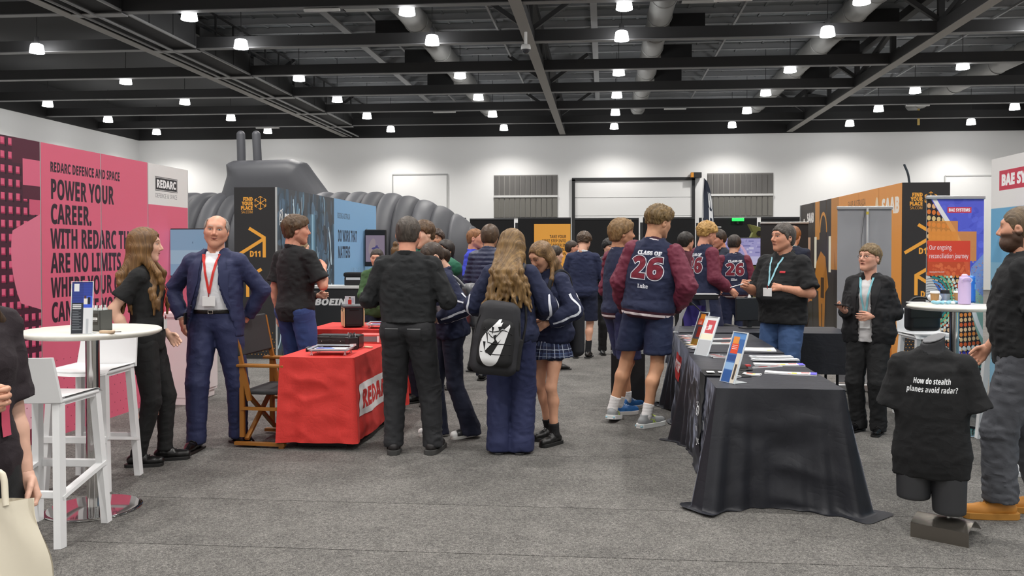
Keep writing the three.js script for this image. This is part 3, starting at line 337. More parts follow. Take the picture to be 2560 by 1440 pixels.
  lanyard(color, o = {}) {
    const f = o.field ?? this.shirtField, y1 = o.y ?? 1.13, w = 0.009, mt = M(color, 0.6, 0, { side: THREE.DoubleSide }), cx = o.cx ?? 0;
    for (const s of [-1, 1]) { const rows = []; for (let i = 0; i <= 6; i++) { const t = i / 6, x = lerp(s * 0.06, cx, t ** 0.9), y = lerp(1.46, y1, t); rows.push([x - w, x + w, y]); } this.strip('lanyard', rows, f, mt, { off: 0.005 }); }
    const z = this.surf(cx, y1 - 0.06, f), S = this.s; if (o.badge !== false) mesh(this.root, 'badge', [rbox(0.095 * S, 0.075 * S, 0.003, cx * S, (y1 - 0.055) * S, (z + 0.012) * S, 0.001)], M(0xececec, 0.4)); mesh(this.root, 'badge_clip', rbox(0.008, 0.03, 0.006, cx * S, (y1 - 0.008) * S, (z + 0.014) * S, 0.002), M(0x8a2a2a, 0.4)); return this;
  }
}
// ---------------------------------------------------------------- the hall
const HX0 = -19, HX1 = 15.75, HZ0 = -33, HZ1 = 12, WALL_H = 6.0, DECK = 7.35;
const carpetTex = noiseTex(1024, (x, y) => {
  const u = x / 1024, v = y / 1024;
  const a = hash3(x, y, 3) - 0.5, b = hash3(x >> 1, y >> 1, 5) - 0.5, f = pnoise(u * 180, v * 180, 180, 21), c = pnoise(u * 9, v * 9, 9, 9), e = pnoise(u * 30, v * 30, 30, 11), s = pnoise(u * 16, v * 16, 16, 17);
  const k = 1 + a * 0.55 + b * 0.45 + f * 0.14 + c * 0.05 + e * 0.035 + s * 0.03; return [96 * k, 94 * k, 91 * k];
});
const carpetBump = noiseTex(512, (x, y) => { const k = 128 + 110 * (hash3(x, y, 31) - 0.5) + 60 * pnoise(x / 6, y / 6, 86, 33); return [k, k, k]; }, false);
const carpet = M(0xffffff, 0.97, 0, { map: carpetTex, bumpMap: carpetBump, bumpScale: 0.004 });
{
  const floor = struct('floor', null, null, 'dark grey carpeted hall floor');
  mesh(floor, 'subfloor', span(HX0, HX1, -0.3, -0.012, HZ0, HZ1), M(0x1c1b1a, 0.95));
  const cuts = [HZ1, 8, 6, 4, 2, 0, -2, -4.14, -4.93, -6.17, -8.17, -10.17, -12.2, -14.2, -16.2, -18.2, -20.2, -22.2, -24.2, -26.2, -28.2, -30.2, HZ0];
  for (let i = 0; i + 1 < cuts.length; i++) {
    const z0 = cuts[i] - 0.0035, z1 = cuts[i + 1] + 0.0035, g = span(HX0, HX1, -0.012, 0, z0, z1), p = g.attributes.position, uv = g.attributes.uv;
    for (let k = 0; k < p.count; k++) uv.setXY(k, p.getX(k) / 2.2 + i * 0.37, p.getZ(k) / 2.2);
    mesh(floor, 'carpet_strip', g, carpet);
  }
}
const wallWhite = M(0xf0f0ef, 0.75), upperDark = M(0x2b2b2c, 0.85), steelDark = M(0x29292a, 0.62), deckMat = M(0x6f7375, 0.8), purlinMat = M(0x9a9c9e, 0.6, 0.1);
struct('wall_back', span(HX0 - 0.3, HX1 + 0.3, 0, WALL_H, HZ0 - 0.3, HZ0), wallWhite, 'white far wall of the hall');
struct('wall_left', span(HX0 - 0.3, HX0, 0, WALL_H, HZ0, HZ1), wallWhite, 'white side wall behind the pink display');
struct('wall_right', span(HX1, HX1 + 0.3, 0, WALL_H, HZ0, HZ1), wallWhite, 'white side wall of the hall on the orange display side');
struct('wall_front', span(HX0 - 0.3, HX1 + 0.3, 0, WALL_H, HZ1, HZ1 + 0.3), wallWhite, 'white wall behind the viewer');
struct('wall_upper', [span(HX0 - 0.3, HX1 + 0.3, WALL_H, DECK + 0.3, HZ0 - 0.3, HZ0 + 0.05), span(HX0 - 0.3, HX0 + 0.05, WALL_H, DECK + 0.3, HZ0, HZ1), span(HX1 - 0.05, HX1 + 0.3, WALL_H, DECK + 0.3, HZ0, HZ1), span(HX0 - 0.3, HX1 + 0.3, WALL_H, DECK + 0.3, HZ1 - 0.05, HZ1 + 0.3)], upperDark, 'dark cladding above the white walls');
{
  const c = struct('ceiling', null, null, 'dark exposed steel roof deck with purlins');
  mesh(c, 'roof_deck', span(HX0 - 0.3, HX1 + 0.3, DECK, DECK + 0.3, HZ0 - 0.3, HZ1 + 0.3), deckMat);
  mesh(c, 'dark_lining', span(HX0, -10.3, DECK - 0.22, DECK - 0.19, HZ0, HZ1), M(0x242526, 0.85));
  const pg = merge([span(-10.3, HX1, DECK - 0.17, DECK, -0.012, 0.012), span(-10.3, HX1, DECK - 0.17, DECK - 0.155, -0.035, 0.035)]);
  for (let z = HZ0 + 0.5; z < HZ1; z += 0.92) mesh(c, 'purlin', pg, purlinMat).position.z = z;
  // sheets of ribbed deck between every third purlin: shallow folded ribs
  const rib = []; for (let x = -10; x < HX1; x += 0.6) rib.push(span(x, x + 0.06, DECK - 0.025, DECK, HZ0, 6)); mesh(c, 'deck_ribs', rib, deckMat).userData.kind = 'stuff';
}
// cross beams, trusses, walkway, ducts
const BEAM_Y = 6.07, beamZ = []; for (let i = 0; i < 13; i++) beamZ.push(-30.2 + i * 2.94);
{
  const flange = M(0x6f6f70, 0.5, 0.3), g = span(HX0, HX1, BEAM_Y + 0.016, BEAM_Y + 0.27, -0.05, 0.05), gl = span(HX0, HX1, BEAM_Y, BEAM_Y + 0.016, -0.09, 0.09);
  for (const z of beamZ) { const o = thing('cross_beam', 'black steel beam spanning across the hall under the roof', 'beam', [0, 0, z], 0, 'cross beams under the roof'); mesh(o, 'web', g, steelDark); mesh(o, 'lower_flange', gl, flange); }
  const chord = M(0x8a8782, 0.55, 0.1), tg = [-10.3, -1.62, 7.06], place = ['over the pink and black display stands', 'above the middle of the aisle', 'above the black covered tables'];
  tg.forEach((x, i) => {
    const o = thing('roof_truss', `long steel roof truss running away ${place[i]}`, 'truss', [x, 0, 0]);
    mesh(o, 'bottom_chord', [span(-0.1, 0.1, BEAM_Y - 0.02, BEAM_Y + 0.24, HZ0 + 0.1, HZ1 - 0.1)], steelDark);
    mesh(o, 'soffit_plate', [span(-0.115, 0.115, BEAM_Y - 0.035, BEAM_Y - 0.02, HZ0 + 0.1, HZ1 - 0.1)], chord);
    mesh(o, 'top_chord', span(-0.09, 0.09, DECK - 0.4, DECK - 0.2, HZ0 + 0.1, HZ1 - 0.1), steelDark);
    beamZ.forEach((z, k) => { mesh(o, 'post', span(-0.06, 0.06, BEAM_Y + 0.24, DECK - 0.4, z - 0.06, z + 0.06), steelDark); if (k) mesh(o, 'diagonal', rod([0, BEAM_Y + 0.24, z], [0, DECK - 0.4, z + (k % 2 ? -2.94 : 2.94)], 0.11), steelDark); });
    for (const z of beamZ.filter((_, k) => k % 2 === 0)) for (const s of [-1, 1]) mesh(o, 'knee_brace', rod([s * 0.05, BEAM_Y + 0.3, z], [s * 1.15, DECK - 0.2, z], 0.1), steelDark);
  });
  const w = thing('roof_walkway', 'dark metal service walkway with handrails hung under the roof', 'walkway', [0, 0, 0]);
  const edge = M(0x8d8d8c, 0.5, 0.3), pan = M(0x1d1d1e, 0.8);
  for (let i = 0; i + 1 < beamZ.length && beamZ[i] < -3; i++) {
    const a = beamZ[i] + 0.12, b = beamZ[i + 1] - 0.12;
    mesh(w, 'floor_pan', span(-10.15, -9.22, BEAM_Y + 0.02, BEAM_Y + 0.05, a, b), pan);
    mesh(w, 'edge_angle', span(-9.22, -9.18, BEAM_Y + 0.0, BEAM_Y + 0.045, a, b), edge);
    mesh(w, 'kick_plate', span(-9.215, -9.2, BEAM_Y + 0.05, BEAM_Y + 0.55, a, b), steelDark);
    mesh(w, 'cross_member', span(-10.2, -9.2, BEAM_Y - 0.02, BEAM_Y + 0.3, a - 0.2, a - 0.02), steelDark);
    mesh(w, 'end_lip', span(-10.2, -9.18, BEAM_Y - 0.04, BEAM_Y - 0.02, a - 0.22, a), edge);
    for (let k = 0; k < 3; k++) mesh(w, 'rail_post', span(-9.23, -9.19, BEAM_Y + 0.05, DECK - 0.25, a + k * 0.95, a + k * 0.95 + 0.035), steelDark);
  }
  for (const y of [BEAM_Y + 0.65, DECK - 0.25]) for (const x of [-9.21, -10.13]) mesh(w, 'handrail', span(x - 0.02, x + 0.02, y - 0.02, y + 0.02, HZ0 + 0.3, -3), steelDark);
  for (const y of [BEAM_Y - 0.03]) for (const x of [-10.02, -9.75]) mesh(w, 'service_pipe', pipe([x, y, HZ0 + 0.2], [x, y, -3], 0.03), edge);
  // ducts with hanging supply boxes
  const ductM = M(0x9a9a98, 0.45, 0.55), darkBox = M(0x151516, 0.85), grilleM = M(0xa9a9a6, 0.6);
  [[-4.35, -12], [1.25, -12], [5.55, -12], [11.2, -12]].forEach(([x, z1], i) => {
    const o = thing('air_duct', ['round grey air duct with supply boxes over the inflatable side', 'round grey air duct with supply boxes just beside the middle truss', 'round grey air duct with supply boxes over the orange display', 'round grey air duct with supply boxes along the white side wall'][i], 'duct', [x, 0, 0], 0);
    mesh(o, 'duct_pipe', pipe([0, DECK - 0.52, HZ0 + 1.2], [0, DECK - 0.52, z1], 0.27, 28), ductM);
    for (let z = HZ0 + 2; z < z1; z += 1.47) mesh(o, 'duct_seam', new THREE.TorusGeometry(0.275, 0.015, 6, 28).translate(0, DECK - 0.52, z), ductM);
    for (let k = 0; k < 4; k++) { const z = beamZ[k + 1] + 1.5, s = i < 1 ? -1 : 1; mesh(o, 'supply_box', span(s * 0.25, s * 1.05, DECK - 0.85, DECK - 0.4, z - 0.3, z + 0.3), darkBox); mesh(o, 'grille', span(s * 0.3, s * 1.0, DECK - 0.87, DECK - 0.85, z - 0.26, z + 0.26), grilleM); mesh(o, 'elbow', pipe([0, DECK - 0.52, z], [s * 0.3, DECK - 0.6, z], 0.2, 20), ductM); }
  });
  const tray = M(0x8f9091, 0.5, 0.3);
  [[-0.25, 0.16], [-6.6, 0.2], [3.2, 0.05], [-2.7, 0.05], [9.4, 0.05], [-5.6, 0.06]].forEach(([x, wd], i) => single('cable_tray', i === 0 ? 'wide pale cable tray beside the middle truss' : i === 1 ? 'wide pale cable tray near the service walkway' : 'thin pale conduit rail hung under the roof deck', 'cable tray', span(x - wd / 2, x + wd / 2, DECK - 0.24, DECK - 0.19, HZ0 + 1.5, -10), tray, i > 1 ? 'thin conduit rails' : undefined));
  // hangers along the rails
}
// high bay lamps
{
  const bell = lathe([[0.02, 0.2], [0.105, 0.198], [0.128, 0.18], [0.148, 0.06], [0.155, 0]], 28), disc = new THREE.CircleGeometry(0.153, 28).rotateX(PI / 2).translate(0, 0.004, 0);
  const shade = merge([bell, disc]), glow = M(0xffffff, 0.4, 0, { emissive: 0xffffff, emissiveIntensity: 14, side: THREE.DoubleSide }), cap = cyl(0.06, 0.05, 0.16, 0, 0.2, 0, 16), cord = cyl(0.008, 0.008, DECK - 6.0 - 0.35, 0, 0.35, 0, 6);
  const cols = [-17.3, -12.85, -8.05, -3.74, 0.37, 4.66, 8.84, 13.05];
  let n = 0;
  for (let r = 0; r < 14; r++) {
    let d = 31.3 - r * 3.2; const nb = beamZ.reduce((a, b) => (Math.abs(b + d) < Math.abs(a + d) ? b : a)), gap = nb + d; if (Math.abs(gap) < 0.3) d = -nb - (gap < 0 ? -0.3 : 0.3);   // hangs clear of the beam
    for (const x of cols) {
      const o = thing('high_bay_lamp', 'glowing white bell shaped high bay lamp hung from the dark roof', 'lamp', [x, 6.0, -d], 0, 'high bay lamps under the roof');
      mesh(o, 'bell_shade', shade, glow, 'glowing white bell'); mesh(o, 'lamp_housing', cap, steelDark); mesh(o, 'cord', cord, steelDark);
      const l = new THREE.SpotLight(LAMP_COLOR, LAMP_CANDELA, 0, rad(68), 0.55, 2); l.name = 'high_bay_lamp_light'; l.position.set(0, 0.06, 0); l.target.position.set(x, 0, -d); l.castShadow = true; l.shadow.radius = 7; o.add(l); n++;
    }
  }
}
// white batten fittings clipped under the beams, and a yellow marker strip
for (const [p0, p1, py] of [[760, 852, 39], [1083, 1140, 285], [1785, 1880, 16], [1660, 1715, 277], [2266, 2322, 267], [640, 700, 335]]) {
  const a = onY(p0, py, BEAM_Y - 0.04), b = onY(p1, py, BEAM_Y - 0.04), z = beamZ.reduce((m, q) => (Math.abs(q - a[2]) < Math.abs(m - a[2]) ? q : m)), k = z / a[2], o = thing('batten_light', 'white unlit batten light clipped under a black cross beam', 'batten light', [(a[0] + b[0]) / 2 * k, BEAM_Y, z], 0, 'batten lights under the beams');
  mesh(o, 'batten_body', rbox(Math.abs(b[0] - a[0]) * k, 0.05, 0.08, 0, -0.03, 0, 0.012), M(0xd8d8d6, 0.5));
}
{ const p = onZ(2297, 292, beamZ[0] + 0.02), o = thing('marker_strip', 'yellow marker strip hanging from the far cross beam', 'marker', [p[0], p[1], beamZ[0]]); mesh(o, 'strip', [rbox(0.08, 0.27, 0.02, 0, 0.15, 0, 0.008), rbox(0.08, 0.27, 0.02, 0, -0.15, 0, 0.008)], M(0xe0c070, 0.6)); mesh(o, 'wire', pipe([0, 0.28, 0], [0, BEAM_Y - p[1] + 0.02, 0], 0.006), M(0x3a3a3a, 0.5)); }
// back wall fittings
function grille(px0, px1, py0, py1, label) {
  const a = onZ(px0, py1, HZ0), b = onZ(px1, py0, HZ0), o = thing('wall_grille', label, 'grille', [a[0], a[1], HZ0]), w = b[0] - a[0], h = b[1] - a[1], fr = M(0xd8d8d6, 0.6), pane = [M(0x6a6866, 0.5, 0.1), M(0x77756f, 0.5, 0.1)];
  mesh(o, 'frame', [span(0, w, 0, h, 0.005, 0.02)], M(0x8d8b87, 0.7));
  for (let r = 0; r < 2; r++) for (let i = 0; i < 12; i++) mesh(o, 'pane', span(w * i / 12 + 0.02, w * (i + 1) / 12 - 0.02, h * (1 - r) / 2 + 0.04, h * (2 - r) / 2 - 0.04, 0.02, 0.05), pane[r]);
  mesh(o, 'middle_rail', span(0, w, h / 2 - 0.04, h / 2 + 0.04, 0.02, 0.08), fr);
}
grille(1235, 1394, 437, 545, 'grey louvred wall grille above the black partitions near the orange banner');
grille(1768, 1933, 432, 542, 'grey louvred wall grille behind the dark feather flag');
{
  const a = onZ(1430, 640, HZ0), b = onZ(1737, 447, HZ0), o = struct('door_1', null, null, 'wide white sectional loading door with a black frame'), m = M(0x2a2a2b, 0.6), wp = M(0xe6e6e5, 0.65), z = HZ0;
  mesh(o, 'frame', [span(a[0], a[0] + 0.12, 0, b[1], z, z + 0.12), span(b[0] - 0.12, b[0], 0, b[1], z, z + 0.12), span(a[0], b[0], b[1] - 0.06, b[1] + 0.06, z, z + 0.12)], m);
  for (let i = 0; i < 6; i++) mesh(o, 'door_section', span(a[0] + 0.12, b[0] - 0.12, b[1] * i / 6 + 0.008, b[1] * (i + 1) / 6 - 0.008, z + 0.01, z + 0.06), wp);
  const d = struct('door_2', null, null, 'tall white flush door panel in the far wall'), p = onZ(982, 437, HZ0), q = onZ(1119, 437, HZ0);
  mesh(d, 'leaf', span(p[0] + 0.03, q[0] - 0.03, 0.02, p[1] - 0.03, z, z + 0.03), wallWhite); mesh(d, 'frame', [span(p[0] - 0.02, p[0] + 0.02, 0, p[1], z, z + 0.05), span(q[0] - 0.02, q[0] + 0.02, 0, p[1], z, z + 0.05), span(p[0], q[0], p[1] - 0.02, p[1] + 0.03, z, z + 0.05)], M(0xb5b5b4, 0.6));
  const e = struct('door_3', null, null, 'white flush door panel beside the blue display wall'), r = onZ(2362, 440, HZ0), s = onZ(2478, 440, HZ0);
  mesh(e, 'leaf', span(r[0] + 0.03, s[0], 0.02, r[1] - 0.03, z, z + 0.03), wallWhite); mesh(e, 'frame', [span(r[0] - 0.02, r[0] + 0.02, 0, r[1], z, z + 0.05), span(r[0], s[0], r[1] - 0.02, r[1] + 0.03, z, z + 0.05)], M(0xc9c9c8, 0.6));
}
// black partition panels in front of the far wall
{
  const z = -24.6, xs = [940, 1050, 1170, 1290, 1432, 1602, 1742, 1897, 2040, 2180].map((p) => onZ(p, 600, z)[0]), m = M(0x171719, 0.9), cap = M(0x3a3b3d, 0.5, 0.4);
  for (let i = 0; i + 1 < xs.length; i++) {
    const o = thing('partition_panel', 'black fabric partition panel standing along the far wall', 'partition', [0, 0, z], 0, 'black partition panels'), h = 2.4 + (i % 2) * 0.02;
    mesh(o, 'panel', span(xs[i] + 0.06, xs[i + 1] - 0.06, 0, h, -0.03, 0.03), m); mesh(o, 'top_rail', span(xs[i] + 0.06, xs[i + 1] - 0.06, h, h + 0.05, -0.04, 0.04), cap); mesh(o, 'side_post', span(xs[i] - 0.02, xs[i] + 0.06, 0, h - 0.1, -0.035, 0.035), cap);
  }
  const s = thing('exit_sign', 'small glowing green exit sign above the black partitions', 'sign', onZ(1845, 549, z + 0.1)); mesh(s, 'lit_sign_face', rbox(0.34, 0.09, 0.05, 0, 0, 0, 0.01), M(0x30d060, 0.4, 0, { emissive: 0x28e060, emissiveIntensity: 0.9 }));
  mesh(s, 'bracket', span(-0.03, 0.03, -0.12, -0.04, -0.12, -0.04), cap);
  const p = onZ(1335, 560, z + 0.09), q = onZ(1426, 560, z + 0.09), w = q[0] - p[0], h = 1.95, tex = canvasTex(512, 900, (g, W, H) => { g.fillStyle = '#f2ab45'; g.fillRect(0, 0, W, H); ['TAKE YOUR', 'FIRST STEP INTO', 'A CAREER IN', 'SUBMARINE', 'CONSTRUCTION'].forEach((t, i) => say(g, t, 452, 190 + i * 58, 40, { color: '#3a2a18', align: 'right', squeeze: 0.78 })); });
  const o = thing('hanging_banner', 'orange poster with dark career lettering hung on the black partitions', 'banner', [p[0], p[1] - h, z + 0.05]);
  mesh(o, 'banner_board', span(0, w, 0, h, 0, 0.02), M(0xf2ab45, 0.7)); mesh(o, 'banner_print', quad([0, 0, 0.023], [w, 0, 0.023], [w, h, 0.023], [0, h, 0.023]), printMat(tex));
}
// dome camera on the middle truss
{
  const p = onZ(1328, 112, -17.4), o = thing('dome_camera', 'small white security dome camera hung from the middle roof truss', 'camera', [-1.62, p[1], p[2]]);
  mesh(o, 'mount', cyl(0.03, 0.03, BEAM_Y - 0.035 - p[1] + 0.001, 0, 0, 0, 12), M(0xe0e0de, 0.5)); mesh(o, 'housing', lathe([[0.03, 0.02], [0.09, 0], [0.105, -0.06], [0.1, -0.1]], 20), M(0xdcdcda, 0.45)); mesh(o, 'dome', new THREE.SphereGeometry(0.085, 20, 10, 0, PI * 2, PI / 2, PI / 2).translate(0, -0.1, 0), M(0x35353a, 0.1));
}
// ---------------------------------------------------------------- display stands
const ORANGE = '#f0a83c', PINKX = -4.45;
// pink stand: four panels in a row, print drawn in metres along the wall
{
  const zs = [-4.3, onX(0, 600, PINKX)[2] + 0.45, ...[102, 253, 370, 470].map((p) => onX(p, 600, PINKX)[2])], z0 = zs[0], z1 = zs[5], L = z0 - z1, H = 2.375, S = 2040 / L;
  const X = (z) => (z0 - z) * S, Y = (y) => (H - y) * S;
  const tex = canvasTex(2040, Math.round(H * S), (g, W, Hh) => {
    g.fillStyle = '#e96c88'; g.fillRect(0, 0, W, Hh);
    // tinted photograph on the first panels: foam blocks and soft shapes
    const e = X(zs[2]); g.save(); g.beginPath(); g.rect(0, 0, e, Hh); g.clip();
    g.fillStyle = '#4a2033'; g.fillRect(0, 0, e, Hh);
    for (let j = 0; j < 24; j++) for (let i = 0; i < 26; i++) { const x = i * 38 + 8, y = j * 48 + 6; g.fillStyle = '#b8355c'; g.fillRect(x, y, 21, 26); g.fillStyle = '#e7678a'; g.fillRect(x, y, 17, 21); g.fillStyle = '#2b0f1d'; g.fillRect(x + 21, y + 6, 7, 26); }
    g.fillStyle = '#5a2338'; g.fillRect(e - 150, 0, 150, 90); g.fillStyle = '#e76f8d'; g.fillRect(e - 95, 70, 95, 95); g.fillStyle = '#5a2338'; g.fillRect(e - 95, 165, 95, 50); g.fillStyle = '#d9607e'; g.fillRect(e - 62, 215, 62, 55);
    g.fillStyle = '#ea7e99'; g.beginPath(); g.moveTo(e, 265); g.lineTo(e - 150, 330); g.bezierCurveTo(e - 170, 420, e - 150, 520, e - 110, 590); g.lineTo(e, 620); g.fill();
    g.fillStyle = '#f3a9bb'; g.beginPath(); g.ellipse(e - 20, 900, 120, 70, -0.5, 0, 7); g.fill(); g.fillStyle = '#f7bfcc'; g.beginPath(); g.ellipse(e - 70, 1000, 130, 46, -0.6, 0, 7); g.fill();
    g.fillStyle = '#7d1f3f'; g.fillRect(0, 1050, e, 300); g.strokeStyle = '#c8486a'; g.lineWidth = 3; for (let i = 0; i < 60; i++) { g.beginPath(); g.moveTo(i * 14, 1060); g.lineTo(i * 14 + 30, 1300); g.stroke(); }
    g.restore();
    const tx = X(onX(126, 600, PINKX)[2]), C = '#33202c', line = (t, y, w, cap) => say(g, t, tx, Y(y), cap * S, { w: w * S, color: C, heavy: cap * S * 0.05 });
    line('REDARC DEFENCE AND SPACE', 2.155, 0.98, 0.078);
    [['POWER YOUR', 0.88], ['CAREER.', 0.55], ['WITH REDARC THERE', 1.37], ['ARE NO LIMITS', 0.99], ['WHERE YOUR CAREER', 1.36], ['CAN TAKE YOU.', 1.0]].forEach(([t, w], i) => line(t, 1.935 - i * 0.2, w, 0.158));
    // printed speckle dots low on the panels
    g.fillStyle = '#8c2c49'; for (let j = 0; j < 8; j++) for (let i = 0; i < 40; i++) { g.beginPath(); g.arc(X(zs[1]) + i * 42 + (j % 2) * 21, Y(0.62) + j * 38, 2.2, 0, 7); g.fill(); }
    // white head panel with the maker's name plate
    const wx = X(zs[4]), wb = Y(1.97); g.fillStyle = '#efeeec'; g.fillRect(wx, 0, W - wx, wb);
    g.fillStyle = '#2c2b2d'; g.fillRect(wx + 62, Y(2.255), 205, 66); g.strokeStyle = '#efeeec'; g.lineWidth = 3; g.strokeRect(wx + 66, Y(2.255) + 4, 197, 58); say(g, 'REDARC', wx + 76, Y(2.255) + 50, 35, { w: 178, color: '#fff', heavy: 3 }); say(g, 'DEFENCE & SPACE', wx + 64, Y(2.255) + 98, 19, { w: 200, color: '#8a898a', bold: false });
  });
  const o = thing('exhibition_wall', 'pink display wall with large dark career slogan and white head panel', 'display wall', [PINKX, 0, 0]), pm = printMat(tex, 0.5), bm = M(0xe96c88, 0.5), al = M(0xd6d3d3, 0.35, 0.6);
  for (let i = 0; i < 5; i++) {
    const a = zs[i] - 0.006, b = zs[i + 1] + 0.006, p = mesh(o, 'panel', span(-0.05, 0, 0, H, a, b), bm);
    mesh(p, 'panel_print', quad([0.002, 0, a], [0.002, 0, b], [0.002, H, b], [0.002, H, a], (z0 - a) / L, 0, (z0 - b) / L, 1), pm);
    mesh(o, 'joint_strip', span(-0.045, 0.001, 0, H, zs[i + 1] - 0.006, zs[i + 1] + 0.006), al);
  }
  mesh(o, 'end_wall', span(-1.6, -0.05, 0, H, z1 - 0.03, z1 + 0.02), M(0xe8e6e4, 0.6));
}
// low cabinet and screen at the end of the pink stand
{
  const f = onY(430, 1012), o = thing('display_cabinet', 'low white cabinet at the end of the pink display wall', 'cabinet', [0, 0, 0]), wm = M(0xe9e2e2, 0.35);
  mesh(o, 'body', span(PINKX + 0.06, -4.06, 0.07, 0.86, f[2] - 0.62, f[2]), wm); mesh(o, 'plinth', span(PINKX + 0.08, -4.08, 0, 0.07, f[2] - 0.6, f[2] - 0.005), wm); mesh(o, 'worktop', span(PINKX + 0.05, -4.04, 0.86, 0.9, f[2] - 0.63, f[2] + 0.01), wm);
  mesh(o, 'door', span(-4.06, -4.045, 0.1, 0.84, f[2] - 0.6, f[2] - 0.02), wm);
  const z = -8.3, a = onZ(414, 571, z), b = onZ(566, 692, z), w = b[0] - a[0], h = a[1] - b[1], s = thing('television', 'flat screen showing a pale blue sky behind the man in the navy suit', 'screen', [a[0], b[1], z]);
  mesh(s, 'casing', rbox(w, h, 0.05, w / 2, h / 2, -0.028, 0.01), M(0x15161a, 0.4));
  const tx = canvasTex(512, 400, (g, W, Hh) => { g.fillStyle = '#8fb0cc'; g.fillRect(0, 0, W, Hh); g.fillStyle = '#a8c3d8'; g.fillRect(0, Hh * 0.45, W, Hh * 0.3); g.fillStyle = '#33465a'; for (let i = 0; i < 60; i++) { g.beginPath(); g.ellipse(290 + rnd() * 222, 330 - rnd() * 90 + i * 0.6, 12 + rnd() * 20, 8 + rnd() * 22, 0, 0, 7); g.fill(); } g.fillRect(250, 340, 262, 60); g.fillStyle = '#46607c'; g.fillRect(226, 105, 5, 16); });
  mesh(s, 'screen_picture', quad([0.012, 0.012, 0], [w - 0.012, 0.012, 0], [w - 0.012, h - 0.012, 0], [0.012, h - 0.012, 0]), M(0x111111, 0.2, 0, { emissive: 0xffffff, emissiveMap: tx, emissiveIntensity: 0.62 }));
  const l = new THREE.RectAreaLight(0xa8c3d8, 0.35, w * 0.95, h * 0.95); l.name = 'television_light'; l.position.set(w / 2, h / 2, 0.03); l.rotation.y = PI; s.add(l);
  mesh(s, 'stand_pole', span(w / 2 - 0.03, w / 2 + 0.03, -b[1] + 0.915, 0.1, -0.1, -0.055), M(0x202124, 0.5)); mesh(s, 'stand_foot', span(w / 2 - 0.12, w / 2 + 0.12, -b[1] + 0.901, -b[1] + 0.916, -0.16, 0.05), M(0x202124, 0.5));
}
// orange arrows drawn on the black corner panels
function arrowPrint(labels, W, H, k) {
  return canvasTex(W, H, (g) => {
    g.fillStyle = '#252426'; g.fillRect(0, 0, W, H); g.save(); g.scale(k, k); g.strokeStyle = g.fillStyle = ORANGE;
    ['FIND', 'YOUR', 'PLACE'].forEach((t, i) => say(g, t, 47, 33 + i * 10.6, 8.6, { color: ORANGE, align: 'right', squeeze: 0.85, heavy: 0.9 })); say(g, 'SA.COM', 47, 62.5, 6.6, { color: ORANGE, align: 'right', squeeze: 0.88, bold: false });
    g.lineWidth = 1.7; g.lineCap = 'butt'; for (let i = 0; i < 6; i++) { const a = i * PI / 3 + PI / 2, x = 66 + 16 * Math.cos(a), y = 38 + 16 * Math.sin(a); g.beginPath(); g.moveTo(66, 38); g.lineTo(x, y); g.stroke(); for (const s of [-1, 1]) { const b = a + PI + s * 0.95; g.beginPath(); g.moveTo(x, y); g.lineTo(x + 6 * Math.cos(b), y + 6 * Math.sin(b)); g.stroke(); } }
    g.lineWidth = 8; g.lineJoin = 'miter';
    g.beginPath(); g.moveTo(37, 99); g.lineTo(75, 122); g.lineTo(75, 170); g.stroke(); g.beginPath(); g.moveTo(6, 166); g.lineTo(74, 125); g.stroke(); say(g, labels[0], 38, 168, 14, { color: ORANGE, squeeze: 0.85, heavy: 1 });
    g.beginPath(); g.moveTo(68, 198); g.lineTo(33, 219); g.lineTo(33, 266); g.stroke(); g.beginPath(); g.moveTo(36, 221); g.lineTo(78, 247); g.stroke(); say(g, labels[1], 43, 270, 14, { color: ORANGE, squeeze: 0.85, heavy: 1 });
    for (let j = 0; j < 8; j++) for (let i = 0; i < 13; i++) if (j > 1 || (i + j) % 2) g.fillRect(6 + i * 8 + (j % 2) * 4, 352 + j * 7.4, 1.7, 1.7);
    g.restore();
  });
}
const blackPanel = M(0x252426, 0.55), darkSteelBlue = M(0x39444f, 0.6);
